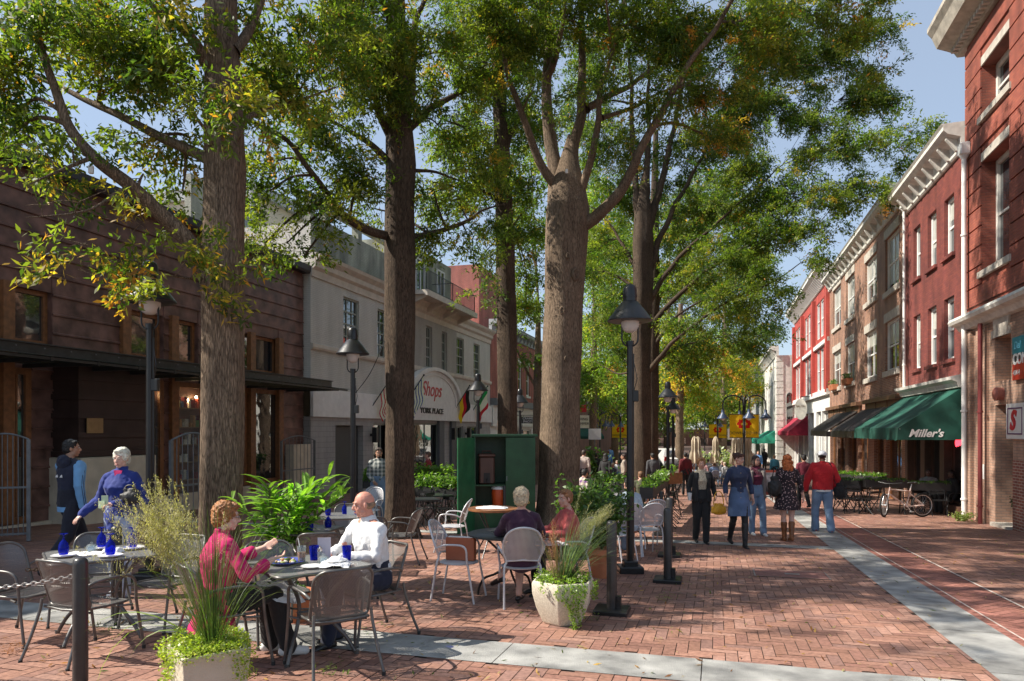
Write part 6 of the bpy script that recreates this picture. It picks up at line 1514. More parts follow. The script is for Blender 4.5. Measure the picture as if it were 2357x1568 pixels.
# ================= plants ===============================================================
bladem = attrmat('grass_blade', .5, 0, 30, spec=.4, mot=.1, trans=.35); leafg = attrmat('broad_leaf', .38, 0, 30, spec=.5, mot=.15, trans=.45)
def ribbon(V, C, p0, dirn, L, w, bend, col, n=6, twist=0):
    p = np.array(p0, float); d = np.array(dirn, float); d /= np.linalg.norm(d); pr = None
    for i in range(n+1):
        f = i/n; ww = w*(1-f)**.7*(.6+.4*min(1, f*4)) + .0004
        sd = np.cross(d, [0, 0, 1.]); sd /= np.linalg.norm(sd)+1e-9; sd = sd*cos(twist*f)+np.array([0, 0, 1])*sin(twist*f)
        a, b = p - sd*ww, p + sd*ww
        if pr is not None: V += [pr[0], pr[1], b, a]; C.append(col)
        pr = (a, b); p = p + d*L/n; d = d + np.array([0, 0, -bend/n*(1+f*1.5)]); d /= np.linalg.norm(d)
    return p, d
def grass_tuft(par, c, n, L, spread, bend, lean, cols, seeds=0, seedcol=(.42, .33, .2), w=.004, rs=None, name='grass_blades', sd_len=.3):
    V = []; C = []; ends = []
    for i in range(n):
        a = rs.uniform(0, 2*pi); sp = abs(rs.normal(0, spread)); d = np.array([cos(a)*sp + lean[0], sin(a)*sp + lean[1], 1.])
        p0 = np.array(c) + np.array([cos(a), sin(a), 0])*rs.random()*.07; cc = np.array(cols[rs.integers(len(cols))])*rs.uniform(.7, 1.3)
        l = L*rs.uniform(.6, 1.1); e = ribbon(V, C, p0, d, l, w*rs.uniform(.6, 1.2), bend*rs.uniform(.4, 1.6), cc, 7, rs.normal(0, .6))
        ends.append((e, d))
    for i in range(seeds):
        a = rs.uniform(0, 2*pi); sp = abs(rs.normal(0, spread*.7)); d = np.array([cos(a)*sp + lean[0]*1.3, sin(a)*sp + lean[1]*1.3, 1.]); p0 = np.array(c)
        l = L*rs.uniform(.85, 1.15); (p, dd) = ribbon(V, C, p0, d, l, .0012, bend*rs.uniform(.3, .9), np.array(cols[0]), 7)
        for k in range(26):                                    # open seed panicle
            f = k/26; q = p - dd*sd_len*(1-f) ; b = rs.normal(0, 1, 3); b[2] = abs(b[2])*.6; b = b/np.linalg.norm(b)*.09*(1.1-f)
            ribbon(V, C, q, b + dd*.05, .09*(1.15-f), .0007, .3, np.array(seedcol)*.8, 2)
            for s_ in range(5):
                g_ = q + b*(.3+.7*s_/5) + dd*.03*s_/5; ribbon(V, C, g_, rs.normal(0, 1, 3), .012, .0032, 0, np.array(seedcol)*rs.uniform(.7, 1.4), 1)
    V = np.array(V); o = fastmesh(name, V, np.arange(len(V)).reshape(-1, 4), bladem, par, col=np.array(C)); o['kind'] = 'stuff'; return o
def leafdiscs(par, pts, r, cols, rs, name='trailing_leaves', up=.6, asp=1.):
    V = []; C = []; F = []
    for p in pts:
        n = rs.normal(0, 1, 3)*(1-up) + np.array([0, 0, up]); n /= np.linalg.norm(n); a = np.cross(n, rs.normal(0, 1, 3)); a /= np.linalg.norm(a); b = np.cross(n, a); rr_ = r*rs.uniform(.6, 1.3)
        V += [p - a*rr_*asp, p - b*rr_*.8 + n*rr_*.12, p + a*rr_*asp, p + b*rr_*.8 + n*rr_*.12]; C.append(np.array(cols[rs.integers(len(cols))])*rs.uniform(.65, 1.35))
    V = np.array(V); return fastmesh(name, V, np.arange(len(V)).reshape(-1, 4), leafg, par, col=np.array(C))
rs = np.random.default_rng(9)
LIME = [(.34, .40, .05), (.26, .35, .05), (.42, .46, .09), (.20, .28, .04)]
conc = pm('cast_stone', (.55, .48, .37), .75, .12, 3, .35, 120, c2=(.60, .54, .43)); soil = pm('soil', (.05, .035, .025), .95, .3, 20, .5, 60)
# near square planter
g = gpd(480, 4.35); t = thing('planter', 'square tapered cream planter with tall feathery grass and lime creeper, nearest the lens', 'planter', g, radians(38))
m = M(); a, b = .155, .195; H_ = .48
def sq(r, z): return [(-r, -r, z), (r, -r, z), (r, r, z), (-r, r, z)]
vs = sq(a, 0)+sq(b, H_)+sq(b-.03, H_+.001)+sq(b-.03, H_-.05); fs = [(3, 2, 1, 0)]
for k in range(3):
    for i in range(4): fs.append((k*4+i, k*4+(i+1) % 4, k*4+4+(i+1) % 4, k*4+4+i))
fs.append((12, 13, 14, 15)); m.add(vs, fs); bx = m.build('pot', conc, t)
bv = bx.modifiers.new('bevel', 'BEVEL'); bv.width = .006; bv.segments = 2
m = M(); m.add(sq(b-.04, H_-.035), [(0, 1, 2, 3)]); m.build('soil', soil, t)
pts = []
for i in range(2600):
    an = rs.uniform(0, 2*pi); x, y = rs.uniform(-b, b), rs.uniform(-b, b)
    pts.append((x, y, H_+.01+rs.random()*.07*(.4+abs(noise.noise((x*7, y*7, 1)))*2.2)))
strands = [(-b-.02, y_, l) for y_, l in zip(np.linspace(-b, b, 12), (.06, .08, .07, .1, .08, .12, .2, .28, .34, .3, .34, .36))] + [(x_, b+.02, .3) for x_ in np.linspace(-b, b, 9)] + [(b+.02, y_, .28) for y_ in np.linspace(-b*.2, b, 12)] + [(x_, -b-.02, .22) for x_ in np.linspace(b*.5, b, 5)] + [(x_, -b-.015, .07) for x_ in np.linspace(-b, b*.3, 9)]
for sx, sy, l in strands:
    for k in range(int(l*260)):
        f = k/(l*260); pts.append((sx*(1+.08*sin(f*9)) + rs.normal(0, .014), sy*(1+.05*sin(f*7)) + rs.normal(0, .014), H_+.04-l*f + rs.normal(0, .006)))
leafdiscs(t, [np.array(p) for p in pts], .0085, LIME, rs)
grass_tuft(t, (0.02, 0, H_-.03), 230, .86, .34, .75, (.0, .02), [(.075, .13, .035), (.10, .16, .045), (.14, .17, .05)], 0, rs=rs, w=.0018)
grass_tuft(t, (0, 0.02, H_-.03), 0, .84, .26, .28, (-.24, .12), [(.12, .15, .05)], 66, (.42, .38, .22), rs=rs, name='seed_heads', sd_len=.34)
grass_tuft(t, (0, 0.0, H_-.03), 5, .95, .05, 1.5, (-.75, .55), [(.22, .32, .06)], 0, rs=rs, w=.007, name='long_blades')
# rounded faceted planter
g = gpd(1296, 7.1); t = thing('planter', 'rounded faceted stone planter with grey-green grass and trailing lime creeper', 'planter', g, .3)
m = M(); m.lathe([(.19, 0), (.215, .02), (.285, .17), (.325, .31), (.33, .40), (.318, .432), (.29, .432), (.28, .40), (0, .40)], 6)
o = m.build('pot', pm('speckled_stone', (.52, .46, .36), .7, .12, 60, .4, 150, c2=(.6, .55, .45)), t)
bv = o.modifiers.new('bevel', 'BEVEL'); bv.width = .05; bv.segments = 4; bv.limit_method = 'ANGLE'; bv.angle_limit = radians(25)
for p in o.data.polygons: p.use_smooth = True
m = M(); m.lathe([(.27, .405), (0, .41)], 12); m.build('soil', soil, t)
pts = []
for i in range(1500):
    an = rs.uniform(0, 2*pi); r_ = .29*sqrt(rs.random()); pts.append((r_*cos(an), r_*sin(an), .42+.07*rs.random()*(1+noise.noise((an*2, r_*9, 0)))))
for an, l, wd in ((-1.35, .46, .035), (-1.25, .5, .04), (-1.15, .42, .03), (-1.45, .30, .03), (-1.0, .34, .03), (-.6, .18, .03), (-.45, .14, .03), (-2.3, .10, .03), (-1.8, .16, .04), (-1.6, .2, .03), (-.2, .2, .03)):
    an -= .3
    for k in range(int(l*420)):
        f = k/(l*420); rr_ = .335-.02*f*f*l*3 + rs.normal(0, .012); a_ = an+rs.normal(0, wd)+.05*sin(f*8); pts.append((rr_*cos(a_), rr_*sin(a_), .44-l*f))
leafdiscs(t, [np.array(p) for p in pts], .0105, [(.22, .33, .05), (.16, .26, .04), (.3, .4, .08), (.14, .22, .04)], rs)
grass_tuft(t, (0.02, 0, .38), 300, .72, .30, .5, (.34, -.1), [(.10, .16, .09), (.13, .19, .11), (.08, .13, .07), (.16, .2, .12)], 26, (.28, .27, .15), rs=rs, w=.0032)
grass_tuft(t, (-.05, 0, .38), 80, .5, .18, .2, (-.12, 0), [(.28, .17, .12), (.22, .16, .08), (.14, .16, .06)], 8, (.4, .2, .14), rs=rs, w=.0028, name='reddish_blades')
# terracotta pot with bushy green
def bush(label, g, h, r, n, cols, leaf=.03, pot=None, cat='plant', name='potted_plant', asp=1.6, z0=0., group=None):
    t = thing(name, label, cat, g, 0, group); hz = 0
    if pot:
        pr, ph, pmat = pot; m = M(); m.lathe([(pr*.62, 0), (pr*.92, ph*.8), (pr*1.05, ph*.82), (pr*1.05, ph), (pr*.9, ph), (pr*.85, ph*.9), (0, ph*.9)], 24); m.build('pot', pmat, t, smooth=35); hz = ph*.9
    pts = []; st_ = M()
    for i in range(max(8, n//60)):
        a = rs.uniform(0, 2*pi); q = r*sqrt(rs.random()); e = Vector((q*cos(a), q*sin(a), hz+h*rs.uniform(.45, 1.))); b_ = Vector((0, 0, hz)); st_.tube(smoothpath([b_, b_.lerp(e, .5)+Vector((0, 0, .1*h)), e], 3), .004, 4, cap=False)
        for k in range(60):
            f = rs.uniform(.25, 1.05); p_ = b_.lerp(e, f) + Vector(tuple(rs.normal(0, .10, 3)*(.4+f)*r)); pts.append(np.array(p_))
    st_.build('stem', pm('green_stem', (.08, .1, .03), .6), t, fix=False)['kind'] = 'stuff'
    leafdiscs(t, pts, leaf, cols, rs, 'foliage', .45, asp); return t
terra = pm('terracotta', (.48, .17, .075), .75, .2, 6, .2, 60)
DKG = [(.06, .12, .03), (.09, .16, .04), (.04, .09, .03), (.12, .2, .06)]
bush('terracotta pot of dark leafy green beside the tall lamp base', gpd(1385, 9.75), .85, .42, 2600, DKG, .026, (.21, .40, terra))
bush('leafy pot behind the woman in coral, between trunk and lamp', gpd(1352, 11.4), 1.0, .5, 2600, DKG, .03, (.2, .4, blackm))
bush('small terracotta pot under the couple\'s table', gpd(683, 7.05), .12, .1, 200, DKG, .015, (.17, .3, terra))
bush('little weed clump growing at the foot of the white downpipe', gp(2215, 1200), .25, .35, 600, [(.2, .26, .08), (.3, .34, .14)], .02, None, 'plant', 'weed_clump')
bush('dark potted shrub at the right frame edge by the brick wall', gpd(2350, 17.1), .5, .22, 800, [(.04, .07, .03), (.07, .09, .05)], .02, (.16, .3, terra))
# ginger plant
g = gpd(640, 8.3); t = thing('ginger_plant', 'large glossy ginger plant with long bright leaves behind the woman in pink', 'plant', g, 0)
m = M(); m.lathe([(.16, 0), (.22, .32), (.24, .33), (.24, .38), (.2, .38), (0, .34)], 20); m.build('pot', pm('dark_pot', (.03, .03, .03), .5), t, smooth=35)
V = []; C = []; st_ = M()
def bigleaf(p, d, L, w, col, fold=.35):
    d = Vector(d).normalized(); s_ = d.cross(Vector((0, 0, 1))).normalized(); up = s_.cross(d); n = 6; pr = None; q = Vector(p)
    for i in range(n+1):
        f = i/n; ww = w*sin(pi*min(1, f*.92+.06))**.8; a = q - s_*ww + up*ww*fold; b = q + s_*ww + up*ww*fold
        if pr: V.extend([pr[0], pr[1], q.copy(), a]); C.append(col); V.extend([pr[1], pr[2], b, q.copy()]); C.append(col*1.08)
        pr = (a, q.copy(), b); q = q + d*L/n; d = (d + Vector((0, 0, -.16))).normalized(); up = s_.cross(d)
stems = []
for i in range(17): stems.append((rs.uniform(0, 2*pi), rs.uniform(.12, .5), rs.uniform(.65, .98)))
stems += [(0.1, .75, .95), (.0, .66, 1.08), (.3, .85, .8), (-.2, .9, .85), (3.2, .7, .8)]
for a, sp, h in stems:
    b0_ = Vector((.08*cos(a), .08*sin(a), .33)); e = Vector((sp*cos(a)*.85+.05, sp*sin(a)*.5, .33+h)); P_ = smoothpath([b0_, b0_.lerp(e, .55)+Vector((-.1*sp*cos(a), -.05*sp*sin(a), .06)), e], 8); st_.tube(P_, .008, 5, cap=False)
    nl = 15; col0 = np.array((.19, .33, .06))*rs.uniform(.7, 1.3)
    for k in range(nl):
        f = .22+.78*k/nl; p_ = P_[min(len(P_)-1, int(f*(len(P_)-1)))]; side = 1 if k % 2 else -1; an = a+side*rs.uniform(.7, 1.5)
        bigleaf(p_, (cos(an), sin(an)*.8, rs.uniform(.3, 1.)*(.5+f)), rs.uniform(.24, .38), rs.uniform(.022, .034), col0*rs.uniform(.8, 1.4))
V = np.array([tuple(v) for v in V]); fastmesh('foliage', V, np.arange(len(V)).reshape(-1, 4), leafg, t, col=np.array(C), smooth=False); st_.build('stem', pm('green_stem', (.08, .1, .03), .6), t, fix=False)['kind'] = 'stuff'
# planter boxes with greens on stands (rail of the cafes)
boxm = pm('planter_box_black', (.022, .022, .022), .5, .3, 5, .1, 40)
def boxplanter(label, a, b, zh=.72, cols=None, n=900, h=.22, group='black planter troughs on trestles', leaf=.024):
    a, b = Vector(a), Vector(b); c = (a+b)/2; L_ = (b-a).length; rz = atan2(b.y-a.y, b.x-a.x); t = thing('trough_planter', label, 'planter', (c.x, c.y, gz(c.x, c.y)), rz, group)
    m = M(); m.box(-L_/2, L_/2, -.13, .13, zh, zh+.02); m.box(-L_/2, L_/2, -.14, -.12, zh, zh+.24); m.box(-L_/2, L_/2, .12, .14, zh, zh+.24); m.box(-L_/2-.01, -L_/2+.01, -.14, .14, zh, zh+.24); m.box(L_/2-.01, L_/2+.01, -.14, .14, zh, zh+.24); m.build('trough', boxm, t)
    for s in (-1, 1):
        m = M()
        for q in (-1, 1): m.tube([(s*(L_/2-.1), q*.05, zh), (s*(L_/2-.1), q*.24, 0)], .016, 6)
        m.tube([(s*(L_/2-.1), -.17, .25), (s*(L_/2-.1), .17, .25)], .012, 6); m.build('trestle', boxm, t)
    pts = [np.array((rs.uniform(-L_/2, L_/2), rs.normal(0, .09), zh+.2+h*rs.random()*(.5+.9*abs(noise.noise((i*.01, 3, 1)))))) for i in range(n)]
    leafdiscs(t, pts, leaf, cols or [(.10, .20, .035), (.14, .26, .05), (.07, .14, .03), (.2, .28, .07)], rs, 'foliage', .4, 2.2); return t
def G3(px, d): x = (px-CX)/F*d; return (x, d, 0)
boxplanter('trough of bright green leaves right of the diner in purple checks', G3(1372, 16.2), G3(1448, 15.6), .85, h=.25)
boxplanter('long trough of pale green leaves running away past the diners', G3(1488, 15.2), G3(1528, 19.5), .82, h=.25)
boxplanter('second trough of greens behind the long one by the far lamps', G3(1520, 20.5), G3(1545, 26), .82, h=.3)
boxplanter('trough of feathery ferns right of the trunk before the arcade', G3(960, 17.5), G3(1052, 17.0), .62, h=.45, n=1500)
boxplanter('trough of low ferns behind the feathery one', G3(958, 20.5), G3(1040, 20.0), .85, h=.4)
boxplanter('small trough beside the man in the checked shirt', G3(838, 18.5), G3(868, 18.5), .75, h=.4)
boxplanter('patio trough just behind the bicycle front wheel', G3(1990, 21.3), G3(2085, 21.1), .78, h=.12, n=380, cols=DKG)
boxplanter('patio trough behind the bicycle saddle', G3(2092, 21.1), G3(2186, 20.8), .72, h=.1, n=300, cols=DKG)
boxplanter('patio trough nearest the red jacketed walker', G3(1925, 22.6), G3(1985, 21.7), .74, h=.13, n=360, cols=DKG)
boxplanter('rear patio trough under the green awning', G3(1935, 26.2), G3(2035, 24.6), .80, h=.2)
# window boxes on the brown brick building
for k, (px, py) in enumerate(((1917+8, 898), (1950+8, 886))):
    o = Fac(1, 6.7); x = o.x(px); z = o.z(px, py); X_, Y_ = st(6.7, 0)
    t = thing('window_box', ('terracotta flower box on the farthest brown brick window', 'terracotta flower box on the second farthest brown brick window')[k], 'flower box', (*st(6.7, 0), 0), pi/2-TH, 'terracotta window boxes')
    for q in (-.42, .42): m = M(); m.prism([(.02, z), (.02, z+.3), (.34, z+.3), (.28, z)], 'x', x+q-.38, x+q+.38); m.build('box', terra, t)
    leafdiscs(t, [np.array((x+rs.uniform(-.8, .8), .18+rs.normal(0, .08), z+.3+.3*rs.random())) for _ in range(160)], .05, DKG, rs, 'foliage')
# tall pale planters with grasses in the far cafe
for k, (px, d, lb) in enumerate(((1612, 47, 'pale grass clump among the closed umbrellas, left'), (1672, 44, 'pale grass clump among the closed umbrellas, right'), (1365, 33, 'grass clump behind the hooded walker'), (1462, 40, 'dark bush clump between the trunks in the left crowd'))):
    bush(lb, gpd(px, d), 1.5, .8, 700, [(.35, .4, .28), (.45, .45, .35), (.2, .28, .12)] if k < 2 else DKG, .07, (.35, .6, conc), name='planter_bush')
# fallen leaves and sprigs
m_ = []; C_ = []
for i in range(3600):
    p_, t_ = rs.uniform(-9, 7), 2.5 + 26*rs.random()**1.6; x, y = st(p_, t_)
    n_ = rs.normal(0, .25, 3) + np.array([0, 0, 1]); n_ /= np.linalg.norm(n_); a = np.cross(n_, rs.normal(0, 1, 3)); a /= np.linalg.norm(a); b = np.cross(n_, a); L_ = rs.uniform(.02, .045); c = np.array((x, y, gz(x, y)+.010+rs.random()*.006))
    m_ += [c-a*L_, c-b*L_*.25, c+a*L_, c+b*L_*.25]; C_.append(np.array([(.4, .2, .06), (.5, .32, .1), (.12, .17, .04), (.22, .1, .05), (.45, .38, .2)][rs.integers(5)])*rs.uniform(.6, 1.1))
for (px, py, n) in ((1533, 1383, 60), (1545, 1372, 20), (1590, 1350, 14), (245, 1455, 60), (335, 1380, 30), (760, 1552, 50), (22, 1500, 80), (1640, 1330, 10), (1945, 1243, 10), (2355, 1283, 50), (1360, 1430, 40), (860, 1450, 24), (1555, 1460, 10)):
    g = gp(px, py)
    for i in range(n):
        a0 = rs.uniform(0, 2*pi); c = np.array((g.x+rs.normal(0, .07), g.y+rs.normal(0, .07), g.z+.02+rs.random()*.04)); d_ = np.array((cos(a0), sin(a0), rs.normal(0, .2))); s_ = np.array((-sin(a0), cos(a0), .1)); L_ = rs.uniform(.03, .06)
        m_ += [c, c+d_*L_*.5+s_*L_*.1, c+d_*L_, c+d_*L_*.5-s_*L_*.1]; C_.append(np.array((.10, .15, .03) if px not in (22,) else (.25, .11, .05))*rs.uniform(.6, 1.6))
fl = fastmesh('fallen_leaves', np.array(m_), np.arange(len(m_)).reshape(-1, 4), leafg, col=np.array(C_)); meta(fl, 'oak leaves and small green sprigs scattered over the brick paving', 'fallen leaves', kind='stuff')
# ================= people ===============================================================
def skinmat(name, c):
    m = pm(name, c, .48, .10, 9, .12, 220, c2=(c[0]*1.05, c[1]*.97, c[2]*.95), spec=.4); b = m.node_tree.nodes['Principled BSDF']; b.inputs['Subsurface Weight'].default_value = .12; b.inputs['Subsurface Radius'].default_value = (.01, .004, .002); return m
SK = {'fair': skinmat('skin_fair', (.56, .33, .25)), 'ruddy': skinmat('skin_ruddy', (.56, .27, .20)), 'tan': skinmat('skin_tan', (.42, .24, .16)), 'dark': skinmat('skin_dark', (.13, .07, .045)), 'pale': skinmat('skin_pale', (.62, .40, .32))}
def cloth(name, c, var=.18, rough=.85, sheen=.1, bump=.35, bsc=9): return pm('cloth_'+name, c, rough, var, 4, bump, bsc, sheen=sheen, dist=.03)
def pattern(name, kind, cols, sc):
    key = 'cloth_'+name
    if key in MATS: return MATS[key]
    m, nt, b = nmat(key); L = nt.links.new; tc = N(nt, 'ShaderNodeTexCoord'); b.inputs['Roughness'].default_value = .85
    if kind == 'spots':
        v = N(nt, 'ShaderNodeTexVoronoi'); v.inputs['Scale'].default_value = sc; L(tc.outputs['Object'], v.inputs['Vector']); r = N(nt, 'ShaderNodeValToRGB'); r.color_ramp.interpolation = 'CONSTANT'
        r.color_ramp.elements[0].color = rgba(cols[1]); r.color_ramp.elements[1].position = .30; r.color_ramp.elements[1].color = rgba(cols[0]); L(v.outputs['Distance'], r.inputs['Fac']); L(r.outputs['Color'], b.inputs['Base Color'])
    else:
        sp = N(nt, 'ShaderNodeSeparateXYZ'); L(tc.outputs['Object'], sp.inputs[0])
        def stripe(o):
            a = N(nt, 'ShaderNodeMath', operation='MULTIPLY'); L(o, a.inputs[0]); a.inputs[1].default_value = sc; q = N(nt, 'ShaderNodeMath', operation='SINE'); L(a.outputs[0], q.inputs[0]); g = N(nt, 'ShaderNodeMath', operation='GREATER_THAN'); L(q.outputs[0], g.inputs[0]); g.inputs[1].default_value = .1; return g.outputs[0]
        ad = N(nt, 'ShaderNodeMath', operation='ADD'); L(stripe(sp.outputs['X']), ad.inputs[0]); L(stripe(sp.outputs['Z']), ad.inputs[1]); dv = N(nt, 'ShaderNodeMath', operation='MULTIPLY'); L(ad.outputs[0], dv.inputs[0]); dv.inputs[1].default_value = .5
        r = N(nt, 'ShaderNodeValToRGB'); r.color_ramp.elements[0].color = rgba(cols[0]); r.color_ramp.elements[1].color = rgba(cols[1]); L(dv.outputs[0], r.inputs['Fac']); L(r.outputs['Color'], b.inputs['Base Color'])
    MATS[key] = m; return m
def hairmat(name, c):
    return pm('hair_'+name, c, .5, .35, 30, .8, 110, c2=(c[0]*1.5, c[1]*1.45, c[2]*1.3), dist=.012)
def fuse(m, vox, name, mat, parent, sm=4, disp=None, extra=None):
    me = bpy.data.meshes.new('tmp'); me.from_pydata([tuple(v) for v in m.v], [], m.f)
    bm = bmesh.new(); bm.from_mesh(me); bmesh.ops.recalc_face_normals(bm, faces=bm.faces); bm.to_mesh(me); bm.free()
    o = bpy.data.objects.new('tmp', me); COL.objects.link(o)
    r = o.modifiers.new('r', 'REMESH'); r.mode = 'VOXEL'; r.voxel_size = vox
    s = o.modifiers.new('s', 'SMOOTH'); s.factor = .5; s.iterations = sm
    dg = bpy.context.evaluated_depsgraph_get(); me2 = bpy.data.meshes.new_from_object(o.evaluated_get(dg)); bpy.data.objects.remove(o); bpy.data.meshes.remove(me)
    me2.name = name
    if disp:
        nv = len(me2.vertices); co = np.empty(nv*3); me2.vertices.foreach_get('co', co); co = co.reshape(-1, 3); no = np.empty(nv*3); me2.vertices.foreach_get('normal', no) if hasattr(me2.vertices[0], 'normal') else None; no = no.reshape(-1, 3)
        d = np.array([disp(Vector(c)) for c in co]); co = co + no*d[:, None]; me2.vertices.foreach_set('co', co.ravel())
    if extra is not None and extra.v:
        nv = len(me2.vertices); V = [tuple(v.co) for v in me2.vertices] + [tuple(v) for v in extra.v]; Fc = [tuple(p.vertices) for p in me2.polygons] + [tuple(i+nv for i in f) for f in extra.f]
        me3 = bpy.data.meshes.new(name); me3.from_pydata(V, [], Fc); bpy.data.meshes.remove(me2); me2 = me3
        bm = bmesh.new(); bm.from_mesh(me2); bmesh.ops.recalc_face_normals(bm, faces=bm.faces); bm.to_mesh(me2); bm.free()
    me2.polygons.foreach_set('use_smooth', [True]*len(me2.polygons)); me2.materials.clear(); me2.materials.append(mat)
    q = bpy.data.objects.new(name, me2); COL.objects.link(q); q.parent = parent; return q
def loft(m, S, n=16):
    """S: (centre, rx, ry, xaxis, yaxis)"""
    o = len(m.v); k = len(S)
    for c, rx, ry, xa, ya in S:
        for j in range(n): a = 2*pi*j/n; m.v.append(tuple(Vector(c) + xa*(rx*cos(a)) + ya*(ry*sin(a))))
    for i in range(k-1):
        for j in range(n): m.f.append((o+i*n+j, o+i*n+(j+1) % n, o+(i+1)*n+(j+1) % n, o+(i+1)*n+j)); m.c.append(None)
    m.f += [tuple(o+j for j in range(n-1, -1, -1)), tuple(o+(k-1)*n+j for j in range(n))]; m.c += [None, None]
def limb(m, pts, rad, n=12):
    m.tube(pts, rad, n); 
    for p, r in zip(pts, rad): m.ball(p, r*.995, 10, 8)
def hand(m, w, d, nrm, side, k=1., curl=.5, raw=None):
    d = Vector(d).normalized(); nrm = Vector(nrm); nrm = (nrm - d*nrm.dot(d)).normalized(); s = d.cross(nrm)*side; w = Vector(w)
    for o_ in (-.024, -.008, .008, .024): m.tube([w + s*o_*.6*k, w + (d*.045 + s*o_)*k, w + (d*.085 + s*o_)*k], [.014*k, .0155*k, .0115*k], 8)
    t_ = raw if raw is not None else m
    for i, (o_, L_) in enumerate(((.028, .072), (.0095, .080), (-.009, .074), (-.027, .058))):
        p = w + (d*.082 + s*o_)*k; q = d.copy(); P_ = [p]; cc = curl*(1+.12*i)
        for seg, f in enumerate((.45, .31, .24)):
            a = cc*(.5, 1., .8)[seg]; q = (q*cos(a) + nrm*sin(a)).normalized(); nn = q.cross(s*side).normalized(); p = p + q*L_*f*k; P_.append(p)
            nrm_l = nrm
        r = .0084*k; t_.tube(P_, [r*1.05, r, r*.92, r*.72], 7)
    b = w + (d*.022 + s*.026)*k; u = (d*.62 + s*.62 + nrm*.35).normalized(); v = (d*.8 + s*.25 + nrm*.45).normalized()
    t_.tube([b, b+u*.034*k, b+u*.034*k+v*.028*k], [.0125*k, .0108*k, .008*k], 7)
BASE = dict(pel=(0, 0, .95), wai=(0, .0, 1.10), che=(0, .0, 1.30), nk=(0, -.015, 1.49), hd=(0, .015, 1.635), shL=(-.178, 0, 1.41), shR=(.178, 0, 1.41), elL=(-.235, -.03, 1.14), elR=(.235, -.03, 1.14), wrL=(-.235, .05, .90), wrR=(.235, .05, .90),
            hpL=(-.088, 0, .93), hpR=(.088, 0, .93), knL=(-.095, .03, .50), knR=(.095, .03, .50), anL=(-.095, -.01, .085), anR=(.095, -.01, .085), toL=(-.02, 1, -.05), toR=(.02, 1, -.05))
